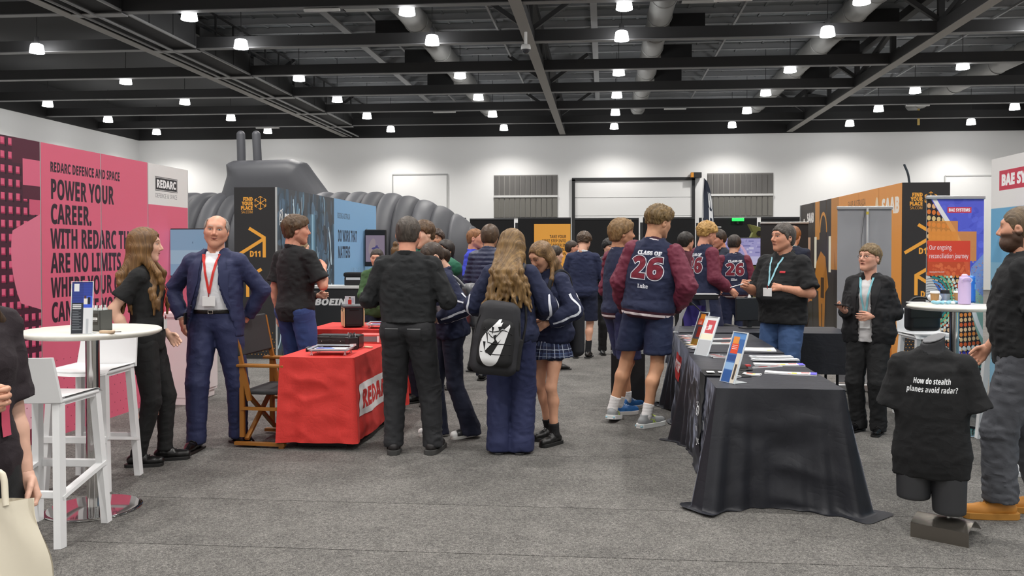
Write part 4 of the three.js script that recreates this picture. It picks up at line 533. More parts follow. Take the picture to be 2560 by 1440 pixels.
{
  const z = -11.35, x0 = -5.15, x1 = -4.546, H = 2.395, o = thing('exhibition_wall', 'black corner panel with orange arrows joined to a machinery mural and pale blue wall', 'display wall');
  const bp = mesh(o, 'black_panel', span(x0, x1, 0, H, z - 0.5, z), blackPanel); mesh(bp, 'panel_print', quad([x0, 0, z + 0.002], [x1, 0, z + 0.002], [x1, H, z + 0.002], [x0, H, z + 0.002]), printMat(arrowPrint(['D11', 'D10'], 440, 1742, 4.19), 0.55));
  const zc = -13.86, ze = -16.49, mur = canvasTex(1024, 976, (g, W, Hh) => {
    g.fillStyle = '#4a4e54'; g.fillRect(0, 0, W, Hh); reseed(31);
    for (let i = 0; i < 260; i++) { const x = rnd() * W, y = rnd() * Hh, b = 60 + rnd() * 120; g.fillStyle = `rgba(${b * 0.62 | 0},${b * 0.86 | 0},${Math.min(255, b * 1.05) | 0},0.55)`; g.beginPath(); g.ellipse(x, y, 6 + rnd() * 36, 14 + rnd() * 90, (rnd() - 0.5) * 0.6, 0, 7); g.fill(); }
    for (let i = 0; i < 70; i++) { g.strokeStyle = ['#9fc6dd', '#31404c', '#6b94ad', '#202a33', '#c6dfec'][i % 5]; g.lineWidth = 3 + rnd() * 12; const x = rnd() * W, y = rnd() * Hh; g.beginPath(); g.moveTo(x, y); g.bezierCurveTo(x + (rnd() - 0.5) * 160, y + rnd() * 200, x + (rnd() - 0.5) * 180, y + 120 + rnd() * 200, x + (rnd() - 0.5) * 200, y + 300 * rnd() + 150); g.stroke(); }
    g.fillStyle = '#5f89a3'; g.fillRect(560, 130, 110, 560); g.fillStyle = '#9cc4da'; g.fillRect(585, 130, 26, 560); g.fillStyle = '#3b5465'; g.fillRect(645, 130, 25, 560); g.fillStyle = '#48687d'; g.beginPath(); g.ellipse(615, 560, 90, 150, 0, 0, 7); g.fill(); g.fillStyle = '#1f2c36'; g.beginPath(); g.ellipse(615, 590, 55, 95, 0, 0, 7); g.fill(); g.fillStyle = '#7fb0cb'; g.fillRect(700, 760, 90, 216);
    const lx = 40; g.strokeStyle = '#fff'; g.lineWidth = 6; g.beginPath(); g.ellipse(lx + 30, 160, 22, 34, 0.25, 0, 7); g.stroke(); g.beginPath(); g.moveTo(lx + 6, 215); g.quadraticCurveTo(lx + 20, 140, lx + 58, 118); g.moveTo(lx + 20, 150); g.lineTo(lx + 60, 190); g.stroke();
    say(g, 'BOEING', lx + 78, 186, 40, { w: 210, color: '#fff', italic: 0.22, heavy: 5 });
  });
  const mp = mesh(o, 'mural_panel', span(x1 - 0.05, x1, 0, H, zc + 0.005, z), darkSteelBlue); mesh(mp, 'panel_print', quad([x1 + 0.002, 0, z], [x1 + 0.002, 0, zc], [x1 + 0.002, H, zc], [x1 + 0.002, H, z]), printMat(mur, 0.4));
  mesh(o, 'corner_strip', span(x1 - 0.01, x1 + 0.012, 0, H, z - 0.012, z + 0.008), M(0xc9cbcc, 0.35, 0.6));
  const blu = canvasTex(1024, 930, (g, W, Hh) => {
    g.fillStyle = '#86b4dd'; g.fillRect(0, 0, W, Hh); const C = '#2b3a4c';
    say(g, 'BOEING AUSTRALIA', 70, 128, 38, { w: 280, color: '#4a627c' }); say(g, 'DO WORK THAT', 80, 282, 76, { w: 430, color: C, heavy: 4 }); say(g, 'MATTERS', 80, 392, 76, { w: 270, color: C, heavy: 4 });
    g.strokeStyle = C; g.lineWidth = 5; g.beginPath(); g.ellipse(742, 222, 22, 34, 0.25, 0, 7); g.stroke(); g.beginPath(); g.moveTo(718, 277); g.quadraticCurveTo(732, 200, 772, 180); g.stroke(); say(g, 'BOEING', 785, 236, 38, { w: 200, color: C, italic: 0.22, heavy: 3 });
  });
  const lp = mesh(o, 'blue_panel', span(x1 - 0.05, x1, 0, H, ze, zc - 0.005), M(0x86b4dd, 0.5)); mesh(lp, 'panel_print', quad([x1 + 0.002, 0, zc], [x1 + 0.002, 0, ze], [x1 + 0.002, H, ze], [x1 + 0.002, H, zc]), printMat(blu, 0.5));
  mesh(o, 'return_wall', span(x0 - 1.5, x1 - 0.05, 0, H, ze, ze + 0.05), darkSteelBlue);
  // screen on a bracket at the far end
  const c = onZ(938, 620, -15.6), tv = thing('television', 'tilted wall screen with a grey violet picture beside the pale blue panel', 'screen', c, rad(4)); const w = 0.36, h = 0.7;
  mesh(tv, 'casing', rbox(w + 0.04, h, 0.12, 0, 0, -0.065, 0.015), M(0x141518, 0.4)); mesh(tv, 'screen_picture', quad([-w / 2, -h / 2 + 0.09, 0], [w / 2, -h / 2 + 0.09, 0], [w / 2, h / 2 - 0.11, 0], [-w / 2, h / 2 - 0.11, 0]), M(0x111111, 0.2, 0, { emissive: 0xffffff, emissiveIntensity: 0.5, emissiveMap: canvasTex(180, 260, (g, W, Hh) => { g.fillStyle = '#a596ab'; g.fillRect(0, 0, W, Hh); g.fillStyle = '#b9a9b0'; g.beginPath(); g.ellipse(60, 110, 30, 80, 0.2, 0, 7); g.fill(); g.fillStyle = '#5c5694'; g.beginPath(); g.ellipse(92, 128, 36, 13, -0.1, 0, 7); g.fill(); g.beginPath(); g.ellipse(100, 118, 12, 22, 0.5, 0, 7); g.fill(); }) }));
  mesh(tv, 'wall_bracket', rod([0, 0, -0.12], [x1 - c[0] + 0.0, 0, -0.35], 0.06), M(0x1a1b1d, 0.5));
  const l = new THREE.RectAreaLight(0xa596ab, 0.3, w, h * 0.7); l.name = 'television_light'; l.position.set(0, 0, 0.02); l.rotation.y = PI; tv.add(l);
}
// black counter with the white name
{
  const z = -12.4, x0 = -4.46, x1 = onZ(907, 720, z)[0], h = 0.94, W = x1 - x0, o = thing('reception_counter', 'black counter with white italic lettering in front of the pale blue wall', 'counter', [x0, 0, z]);
  mesh(o, 'front', span(0, W, 0, h, -0.5, 0), M(0x26282b, 0.6)); mesh(o, 'worktop', span(-0.02, W + 0.02, h, h + 0.035, -0.52, 0.02), M(0xdededc, 0.4));
  mesh(o, 'lettering', quad([0.02, 0.3, 0.003], [W - 0.1, 0.3, 0.003], [W - 0.1, h - 0.02, 0.003], [0.02, h - 0.02, 0.003]), printMat(canvasTex(768, 560, (g, w, hh) => { g.fillStyle = '#26282b'; g.fillRect(0, 0, w, hh); say(g, 'BOEING', 70, 210, 84, { w: 640, color: '#f2f2f2', italic: 0.25, heavy: 8 }); }), 0.6));
  const c = onZ(886, 697, z - 0.3), b = thing('covered_crate', 'black cloth covered crate with a white strip on the black counter', 'crate', [c[0], h + 0.035, z - 0.3]);
  mesh(b, 'crate_body', rbox(0.26, 0.13, 0.2, 0, 0.065, 0, 0.01), M(0x1d1e20, 0.7)); mesh(b, 'label_strip', span(-0.1, 0.12, 0.085, 0.125, 0.1, 0.103), M(0xc9ced4, 0.5)); mesh(b, 'cloth_cover', rbox(0.29, 0.07, 0.23, 0, 0.165, 0, 0.03, 3), M(0x131416, 0.9));
  for (let i = 0; i < 3; i++) { const k = thing('plastic_cup', 'clear plastic cup upside down on the black covered crate', 'cup', [c[0] - 0.03 + i * 0.055, h + 0.237, z - 0.3 + (i % 2) * 0.05], 0, 'clear cups on the covered crate'); mesh(k, 'cup_wall', lathe([[0.026, 0], [0.02, 0.07], [0, 0.072]], 16), M(0xffffff, 0.05, 0, { physical: true, transmission: 1, thickness: 0, ior: 1.45 })); }
}
// inflatable vessel
{
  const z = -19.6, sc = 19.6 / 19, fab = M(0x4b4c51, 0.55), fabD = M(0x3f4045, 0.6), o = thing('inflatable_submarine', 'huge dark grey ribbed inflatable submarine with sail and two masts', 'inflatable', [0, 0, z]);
  const x1 = onZ(1222, 600, z)[0], R = 1.47, y0 = 1.44, n = 27, seg = 0.41;
  const rAt = (x) => { const t = (x1 - x) / 2.9; return t >= 1 ? R : R * Math.pow(Math.max(0, 1 - (1 - t) ** 2), 0.55); };
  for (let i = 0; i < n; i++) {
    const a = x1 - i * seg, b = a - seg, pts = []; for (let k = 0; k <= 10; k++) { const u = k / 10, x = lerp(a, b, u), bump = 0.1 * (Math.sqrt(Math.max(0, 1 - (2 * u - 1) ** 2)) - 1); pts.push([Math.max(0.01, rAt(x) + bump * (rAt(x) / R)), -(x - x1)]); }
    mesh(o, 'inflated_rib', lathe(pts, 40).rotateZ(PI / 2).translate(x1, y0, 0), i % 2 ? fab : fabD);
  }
  const P = [[545, 520], [566, 480], [578, 440], [575, 412], [592, 405], [660, 404], [735, 401], [764, 410], [778, 430], [812, 476], [850, 520]].map(([px, py]) => onZ(px, py, z)), poly = [[P[0][0], 2.1], ...P.map((p) => [p[0], p[1]]), [P[10][0], 2.1]];
  const d2 = (x, y) => { let d = 1e9, s = 1; for (let i = 0, k = poly.length - 1; i < poly.length; k = i++) { const [ax, ay] = poly[i], [bx, by] = poly[k], ex = bx - ax, ey = by - ay, wx = x - ax, wy = y - ay, t = clamp((wx * ex + wy * ey) / (ex * ex + ey * ey), 0, 1), qx = wx - ex * t, qy = wy - ey * t; d = Math.min(d, qx * qx + qy * qy); const c1 = y >= ay, c2 = y < by, c3 = ex * wy > ey * wx; if ((c1 && c2 && c3) || (!c1 && !c2 && !c3)) s = -s; } return s * Math.sqrt(d); };
  mesh(o, 'sail', toGeo(surfaceNet((x, y, q) => smax(d2(x, y) - 0.03, Math.abs(q) - 0.5, 0.5), [P[0][0] - 0.3, 2.0, -0.8], [P[10][0] + 0.3, 3.9, 0.8], 0.05)), fab);
  for (const [px, top, tilt] of [[600, 335, 0.02], [640, 335, 0.05]]) { const p = onZ(px, top, z), q = onZ(px, 412, z); mesh(o, 'mast', new THREE.CapsuleGeometry(0.1, p[1] - q[1] + 0.2, 8, 20).rotateZ(tilt).translate(p[0] + 0.03, (p[1] + q[1]) / 2 - 0.12, 0), fab); }
}
// far side: feather flag, roll ups, screens
function rollUp(name, label, px0, px1, pyTop, z, h, tex, back, turn = 0, extra) {
  const a = onZ(px0, pyTop, z), b = onZ(px1, pyTop, z), w = b[0] - a[0], o = thing(name, label, 'banner', [(a[0] + b[0]) / 2, 0, z], turn), al = M(0xb9babb, 0.35, 0.7);
  mesh(o, 'banner_sheet', span(-w / 2 + 0.01, w / 2 - 0.01, 0.09, h - 0.02, -0.008, -0.004), back); mesh(o, 'top_bar', rbox(w, 0.035, 0.03, 0, h - 0.012, 0, 0.008), al);
  mesh(o, 'base_case', rbox(w + 0.02, 0.085, 0.16, 0, 0.0425, 0, 0.02), al);
  if (tex) mesh(o, 'banner_print', quad([-w / 2 + 0.01, 0.09, 0], [w / 2 - 0.01, 0.09, 0], [w / 2 - 0.01, h - 0.02, 0], [-w / 2 + 0.01, h - 0.02, 0]), tex.isTexture ? printMat(tex, 0.6) : tex);
  if (extra) extra(o, w);
  return o;
}
{
  const z = -23, p = onZ(1757, 446, z), fl = thing('feather_flag', 'tall dark navy feather flag with white and red lettering', 'flag', [p[0], 0, z]), top = p[1];
  mesh(fl, 'pole', tube([[0, 0.05, 0], [0, top - 0.5, 0], [0.03, top, 0]], 0.018), M(0xcfd0d1, 0.4, 0.5)); mesh(fl, 'base_plate', cyl(0.25, 0.25, 0.05), M(0x2a2a2b, 0.5));
  const tx = canvasTex(128, 640, (g, W, H) => { g.fillStyle = '#2b3242'; g.fillRect(0, 0, W, H); g.fillStyle = '#b32435'; g.beginPath(); g.moveTo(50, 640); g.lineTo(74, 300); g.lineTo(86, 300); g.lineTo(72, 640); g.fill(); g.save(); g.translate(108, 560); g.rotate(-PI / 2 + 0.03); say(g, 'SIIIS', 0, 0, 44, { w: 460, color: '#eef0f2', italic: 0.2, heavy: 5 }); g.restore(); });
  mesh(fl, 'flag_sail', sheet(10, 30, (u, v) => { const y = lerp(0.9, top, v), wd = (0.2 + 0.16 * (1 - v)) * Math.pow(1 - v ** 6, 0.6) + 0.02; return [0.02 + u * wd, y, 0.03 * Math.sin(u * 3 + v * 5)]; }), printMat(tx, 0.75, { side: THREE.DoubleSide }));
  const q = onZ(1740, 438, z), bx = thing('control_box', 'small black and yellow box fixed beside the loading door', 'box', onZ(1740, 438, HZ0 + 0.2)); mesh(bx, 'box_body', rbox(0.4, 0.2, 0.3, 0, 0, 0, 0.01), M(0x202021, 0.6)); mesh(bx, 'yellow_band', span(-0.202, -0.1, -0.09, 0.09, -0.14, 0.152), M(0xd98f2a, 0.6)); mesh(bx, 'wall_bracket', span(-0.1, 0.1, -0.05, 0.05, -0.2, -0.1), M(0x202021, 0.6));
}
rollUp('roll_up_banner', 'black roll up banner with pale top bar behind the curly haired student', 1742, 1803, 566, -17.5, 2.0, null, M(0x16171a, 0.7));
rollUp('roll_up_banner', 'black roll up banner with white lettering behind the red haired man', 1900, 2022, 556, -14.2, 1.98, canvasTex(256, 600, (g, W, H) => { g.fillStyle = '#1c1d21'; g.fillRect(0, 0, W, H); say(g, 'n', 172, 176, 46, { color: '#eef0f2' }); g.fillStyle = '#2a2a78'; g.fillRect(205, 240, 50, 150); }), M(0x1c1d21, 0.7));
{
  const z = -16.2, a = onZ(1785, 662, z), b = onZ(1906, 596, z), w = b[0] - a[0], h = b[1] - a[1], s = thing('television', 'wide screen with a lavender picture beside the black roll up banner', 'screen', [a[0], a[1], z]);
  const tx = canvasTex(512, 280, (g, W, H) => { g.fillStyle = '#a7a2d2'; g.fillRect(0, 0, W, H); g.fillStyle = '#c6c2e4'; g.fillRect(0, 190, W, 90); reseed(5); for (let i = 0; i < 60; i++) { g.fillStyle = ['#8d88bd', '#b9b4dc', '#7d7ab0', '#cfcbe8'][i % 4]; g.fillRect(rnd() * W, rnd() * 150, 10 + rnd() * 70, 4 + rnd() * 24); } g.fillStyle = '#d9b0c8'; g.beginPath(); g.moveTo(260, 40); g.quadraticCurveTo(330, 90, 360, 180); g.lineTo(330, 180); g.quadraticCurveTo(300, 100, 250, 50); g.fill(); });
  mesh(s, 'casing', rbox(w + 0.04, h + 0.04, 0.06, w / 2, h / 2, -0.035, 0.01), M(0x101114, 0.4)); mesh(s, 'screen_picture', quad([0, 0, 0], [w, 0, 0], [w, h, 0], [0, h, 0]), M(0x0a0a0a, 0.2, 0, { emissive: 0xffffff, emissiveMap: tx, emissiveIntensity: 0.75 }));
  mesh(s, 'stand_pole', span(w / 2 - 0.04, w / 2 + 0.04, -a[1] + 0.03, 0.1, -0.12, -0.065), M(0x18191b, 0.5)); mesh(s, 'stand_foot', span(w / 2 - 0.3, w / 2 + 0.3, -a[1], -a[1] + 0.03, -0.35, 0.1), M(0x18191b, 0.5));
  const l = new THREE.RectAreaLight(0xb5b0da, 0.5, w, h); l.name = 'television_light'; l.position.set(w / 2, h / 2, 0.02); l.rotation.y = PI; s.add(l);
  // olive machine on a post behind the screen
  const c = onZ(1890, 584, z - 0.6), ol = M(0x6d6f35, 0.65), e = thing('olive_machine', 'olive green angular machine on a frame above the lavender screen', 'machine', [c[0], 0, z - 0.6]);
  const sh = new THREE.Shape(); [[-0.16, 0.17], [-0.02, 0.13], [0.06, 0.1], [0.16, 0.03], [0.16, -0.12], [-0.14, -0.1], [-0.08, 0.02]].forEach(([x, y], i) => (i ? sh.lineTo(x, y) : sh.moveTo(x, y))); sh.closePath();
  mesh(e, 'head', new THREE.ExtrudeGeometry(sh, { depth: 0.2, bevelEnabled: true, bevelSize: 0.01, bevelThickness: 0.01, bevelSegments: 2 }).translate(0, c[1], 0), ol); mesh(e, 'lens', cyl(0.05, 0.05, 0.04, 0, 0, 0, 20).rotateX(PI / 2).translate(0.02, c[1], 0.2), M(0x1a1a1c, 0.3));
  mesh(e, 'frame_post', [span(0.95, 1.08, 0, c[1] + 0.05, 0.1, 0.22), span(-0.06, 0.06, 0, c[1] - 0.1, 0.05, 0.15), span(-0.06, 1.08, 0.2, 0.3, 0.08, 0.18)], ol);
}
// orange stand with black corner panel
{
  const z = -10.9, x0 = 3.725, x1 = 4.3, H = 2.365, ze = -16.3, L = z - ze, o = thing('exhibition_wall', 'long orange photo wall ending in a black corner panel with arrows', 'display wall');
  const bp = mesh(o, 'black_panel', span(x0, x1, 0, H, z - 0.5, z), blackPanel); mesh(bp, 'panel_print', quad([x0, 0, z + 0.002], [x1, 0, z + 0.002], [x1, H, z + 0.002], [x0, H, z + 0.002]), printMat(arrowPrint(['D13', 'D12'], 440, 1780, 4.0), 0.55));
  const tex = canvasTex(2048, 897, (g, W, Hh) => {     // left edge of the picture is the far end
    const s = W / L, X = (m) => m * s, Y = (y) => (H - y) * s; g.fillStyle = '#eda04e'; g.fillRect(0, 0, W, Hh);
    const cut = X(2.55); let gr = g.createLinearGradient(0, 0, cut, 0); g.fillStyle = '#3a332f'; g.fillRect(0, 0, cut, Hh);
    g.fillStyle = '#caa184'; g.fillRect(0, Y(1.75), X(0.72), Y(1.25) - Y(1.75)); g.fillStyle = '#e6e2da'; g.fillRect(0, Y(1.26), X(0.75), Y(1.12) - Y(1.26)); g.fillStyle = '#4a3f50'; g.fillRect(0, Y(1.12), X(0.8), Y(0.8) - Y(1.12)); g.fillStyle = '#c98a3c'; g.fillRect(0, Y(0.82), X(0.85), Y(0.6) - Y(0.82)); g.fillStyle = '#2b2725'; g.fillRect(0, Y(0.6), X(1), Hh);
    g.fillStyle = '#c9893f'; g.fillRect(X(1.05), 0, X(0.3), Y(1.7)); g.fillRect(X(2.1), 0, X(0.45), Y(1.2)); g.fillStyle = '#efe9d2'; g.fillRect(X(1.0), Y(1.75), X(0.16), Y(1.2) - Y(1.75)); g.fillRect(X(1.95), Y(1.75), X(0.14), Y(1.15) - Y(1.75));
    g.strokeStyle = '#d9953f'; g.lineWidth = 22; g.beginPath(); g.ellipse(X(1.6), Y(1.82), X(0.22), Y(1.5) - Y(1.82), 0, PI, 2 * PI); g.stroke(); g.fillStyle = '#c07d2b'; g.beginPath(); g.moveTo(X(1.45), Y(1.5)); g.lineTo(X(1.75), Y(1.4)); g.lineTo(X(1.95), Y(0.9)); g.lineTo(X(1.75), Y(0.8)); g.lineTo(X(1.7), Y(0.2)); g.lineTo(X(1.35), Y(0.2)); g.lineTo(X(1.3), Y(0.8)); g.lineTo(X(0.95), Y(0.85)); g.lineTo(X(1.15), Y(1.3)); g.fill(); g.fillStyle = '#4a3218'; g.fillRect(X(1.45), Y(1.05), X(0.22), Y(0.7) - Y(1.05)); g.fillRect(X(1.5), Y(0.6), X(0.06), Y(0.2) - Y(0.6));
    say(g, 'SAAB', X(0.45), Y(2.02), 62, { w: 190, color: '#f3efea', heavy: 6 }); g.fillStyle = '#e9e4de'; g.fillRect(X(0.18), Y(2.1), 36, 110);
    say(g, 'SAAB AUSTRALIA', X(3.05), Y(2.16), 38, { w: 330, color: '#8a5a26' }); say(g, 'SAAB', X(4.62), Y(2.0), 74, { w: 260, color: '#fbf3e8', heavy: 7 }); g.fillStyle = '#f4dcb8'; g.beginPath(); g.ellipse(X(4.42), Y(2.0) - 30, 26, 62, 0, 0, 7); g.fill();
  });
  const pm = printMat(tex, 0.4), om = M(0xeda04e, 0.5);
  for (let i = 0; i < 6; i++) { const a = lerp(ze, z, i / 6) + 0.004, b = lerp(ze, z, (i + 1) / 6) - 0.004, p = mesh(o, 'photo_panel', span(x0, x0 + 0.05, 0, H, a, b), om); mesh(p, 'panel_print', quad([x0 - 0.002, 0, a], [x0 - 0.002, 0, b], [x0 - 0.002, H, b], [x0 - 0.002, H, a], (a - ze) / L, 0, (b - ze) / L, 1), pm); }
  mesh(o, 'end_post', span(x0 - 0.02, x0 + 0.05, 0, H, ze - 0.05, ze), M(0xb9babb, 0.4, 0.6)); mesh(o, 'cable', tube([[x0 + 0.12, H, z - 0.1], [x0 + 0.1, H + 0.12, z - 0.1], [x0 + 0.06, H + 0.24, z - 0.12]], 0.014), M(0x24303a, 0.6));
  const f = thing('leaning_board', 'short orange panel offcut leaning by the orange display wall', 'panel', [2.9, 0, -8.95], rad(8)); mesh(f, 'board', rbox(0.12, 1.0, 0.04, 0, 0.5, 0, 0.008), M(0xe9862c, 0.5)); mesh(f, 'edge', span(-0.075, -0.06, 0, 1.0, -0.02, 0.02), M(0xe8e2da, 0.5));
}
rollUp('roll_up_banner', 'grey back of a roll up banner with its thin support pole', 2092, 2232, 518, -9.3, 1.985, null, M(0x9a9b9f, 0.65), 0, (o, w) => { mesh(o, 'support_pole', pipe([0.02, 0.08, 0.03], [0.02, 1.97, 0.03], 0.011), M(0xd3d4d4, 0.35, 0.5)); for (const y of [1.3, 1.9]) mesh(o, 'pole_joint', cyl(0.013, 0.013, 0.03, 0.02, y, 0.03, 10), M(0xc9b23c, 0.5)); mesh(o, 'shock_cord', tube([[0, 1.95, 0.015], [-0.03, 1.7, 0.012], [-0.05, 1.2, 0.012]], 0.002), M(0x2a2a2a, 0.7)); });
{
  const tex = canvasTex(640, 2048, (g, W, H) => {
    g.fillStyle = '#5b63d8'; g.fillRect(0, 0, W, H); reseed(77);
    for (let i = 0; i < 90; i++) { g.fillStyle = ['rgba(70,78,200,0.5)', 'rgba(110,120,235,0.5)'][i % 2]; g.beginPath(); g.ellipse(rnd() * W, rnd() * 900, 20 + rnd() * 50, 10 + rnd() * 30, rnd() * 3, 0, 7); g.fill(); }
    g.fillStyle = '#7d9ad8'; g.beginPath(); g.moveTo(W, 560); g.lineTo(W, H); g.lineTo(420, H); g.lineTo(500, 700); g.fill(); g.fillStyle = '#93b7a8'; g.beginPath(); g.moveTo(W, 1000); g.lineTo(W, H); g.lineTo(470, H); g.lineTo(530, 900); g.fill();
    for (let i = 0; i < 120; i++) { g.fillStyle = ['#c98f8a', '#8fb5d8', '#6d6ec0', '#b7a07c'][i % 4]; g.fillRect(500 + rnd() * 140, 620 + rnd() * 500, 5 + rnd() * 12, 3 + rnd() * 9); }
    // dark ground carrying painted dots
    g.fillStyle = '#241c20'; g.beginPath(); g.moveTo(0, 0); g.lineTo(40, 0); g.bezierCurveTo(200, 260, 420, 420, 470, 820); g.bezierCurveTo(500, 1100, 520, 1300, 640, 1500); g.lineTo(640, H); g.lineTo(0, H); g.fill(); g.save(); g.clip();
    const row = (y, c, r) => { for (let i = 0; i < 14; i++) { const x = i * (2 * r + 7) + r, yy = y + 26 * Math.sin(x / 200); g.fillStyle = c; g.beginPath(); g.ellipse(x, yy, r * 0.92, r * 1.05, 0, 0, 7); g.fill(); } };
    ['#e8b27a', '#e2792f', '#e8c98a', '#e06f2b', '#dfa06d', '#f0c98f', '#d9602c', '#efb78d', '#e58a3a'].forEach((c, i) => row(70 + i * 62, c, 24)); for (let i = 0; i < 22; i++) row(760 + i * 50, ['#e58a3a', '#e8c08a', '#d9602c', '#efc79a'][i % 4], 20);
    ['#eef0ee', '#3b3fb8', '#5a50c8', '#7fb98a', '#8fd0c4', '#bfe3dc', '#9fd8cc', '#d6ece6', '#7cc4bc'].forEach((c, i) => row(1500 + i * 52, c, 22));
    g.restore(); g.strokeStyle = '#f2f0ee'; g.lineWidth = 46; g.beginPath(); g.moveTo(70, -20); g.bezierCurveTo(200, 230, 430, 400, 480, 820); g.bezierCurveTo(510, 1100, 560, 1300, 700, 1460); g.stroke();
    for (let k = 0; k < 7; k++) { g.fillStyle = ['#2f2fae', '#3c6fd0', '#5aa0e0', '#2c8a86', '#63b88f', '#a7dcc4', '#e8f2ee'][k]; for (let i = 0; i < 30; i++) { const a = -1.5 + i * 0.11, r = 90 + k * 34; g.beginPath(); g.arc(60 + r * Math.cos(a), 960 + r * 1.15 * Math.sin(a) + 60, 14, 0, 7); g.fill(); } }
    g.fillStyle = '#d6d6d6'; g.beginPath(); g.moveTo(0, 780); g.lineTo(40, 790); g.lineTo(190, 1010); g.lineTo(0, 1060); g.fill(); g.strokeStyle = '#6d6d70'; g.lineWidth = 6; for (let i = 0; i < 9; i++) { g.beginPath(); g.moveTo(0, 820 + i * 26); g.quadraticCurveTo(70, 800 + i * 26, 150, 830 + i * 26); g.stroke(); }
    // overlapping panels and lettering
    g.fillStyle = 'rgba(240,150,60,0.86)'; g.fillRect(20, 228, 330, 330); g.fillRect(20, 335, 540, 300); g.fillStyle = '#e7482f'; g.fillRect(10, 430, 480, 212); g.fillStyle = 'rgba(228,86,40,0.92)'; g.fillRect(10, 642, 480, 140);
    g.fillStyle = 'rgba(240,120,70,0.7)'; for (let i = 0; i < 26; i++) { g.beginPath(); g.arc(100 + rnd() * 380, 660 + rnd() * 110, 8 + rnd() * 14, 0, 7); g.fill(); }
    say(g, 'Our ongoing', 30, 520, 46, { w: 250, color: '#fff', bold: false }); say(g, 'reconciliation journey', 30, 606, 46, { w: 440, color: '#fff', bold: false }); say(g, 'baesystems.com', 36, 752, 16, { color: '#fff', bold: false });
    g.fillStyle = '#d93a52'; g.fillRect(230, 88, 270, 58); say(g, 'BAE SYSTEMS', 244, 132, 30, { w: 242, color: '#fff', heavy: 2 });
  });
  rollUp('roll_up_banner', 'bright roll up banner with painted dots and red reconciliation caption', 2312, 2466, 493, -8.3, 2.03, tex, M(0xd8d8d8, 0.6), rad(5));
  const X0 = 3.85, za = -8.75, zb = -4.4, H = 2.42, o = thing('exhibition_wall', 'white and sky blue display wall with red name plate beside the bearded man', 'display wall');
  const tx = canvasTex(1800, 1000, (g, W, Hh) => { const s = W / (zb - za); g.fillStyle = '#6fb0d8'; g.fillRect(0, 0, W, Hh); g.fillStyle = '#8cc0dd'; g.fillRect(0, (H - 1.4) * s, W, Hh); g.fillStyle = '#efeeec'; g.fillRect(0, 0, W, (H - 1.93) * s); g.fillStyle = '#cf3b52'; g.fillRect(0.17 * s, (H - 2.29) * s, 1.0 * s, 0.19 * s); say(g, 'BAE SYSTEMS', 0.21 * s, (H - 2.145) * s, 0.1 * s, { w: 0.92 * s, color: '#fff', heavy: 5 }); });
  const pm = printMat(tx, 0.5); for (let i = 0; i < 4; i++) { const a = lerp(za, zb, i / 4), b = lerp(za, zb, (i + 1) / 4) - 0.006, p = mesh(o, 'panel', span(X0, X0 + 0.05, 0, H, a, b), M(0xe4e6e8, 0.5)), L = zb - za; mesh(p, 'panel_print', quad([X0 - 0.002, 0, a], [X0 - 0.002, 0, b], [X0 - 0.002, H, b], [X0 - 0.002, H, a], (a - za) / L, 0, (b - za) / L, 1), pm); }
}
// ---------------------------------------------------------------- furniture
const whitePlastic = M(0xe8e9ea, 0.38), chrome = M(0xc9c8c6, 0.14, 1), mirror = M(0xd0cfce, 0.06, 1);
function barTable(label, x, z, R) {
  const o = thing('bar_table', label, 'table', [x, 0, z]);
  mesh(o, 'table_top', lathe([[0, 1.02], [R - 0.03, 1.022], [R - 0.012, 1.03], [R, 1.04], [R - 0.002, 1.052], [R - 0.012, 1.058], [0, 1.058]], 72), M(0xe9e6dc, 0.32));
  mesh(o, 'top_plate', cyl(0.13, 0.13, 0.015, 0, 1.006, 0), M(0x2a2a2b, 0.5, 0.5)); mesh(o, 'pole', cyl(0.038, 0.038, 1.0, 0, 0.012, 0, 40), chrome);
  mesh(o, 'base_disc', lathe([[0, 0.02], [0.245, 0.014], [0.262, 0.009], [0.262, 0], [0, 0]], 72), mirror);
  return o;
}
const TBL = [-2.985, -4.675];
barTable('white round bar table with mirror steel base beside the pink wall', ...TBL, 0.375);
barTable('white round bar table crowded with bottles and cups by the dotted banner', 2.93, -7.32, 0.37);
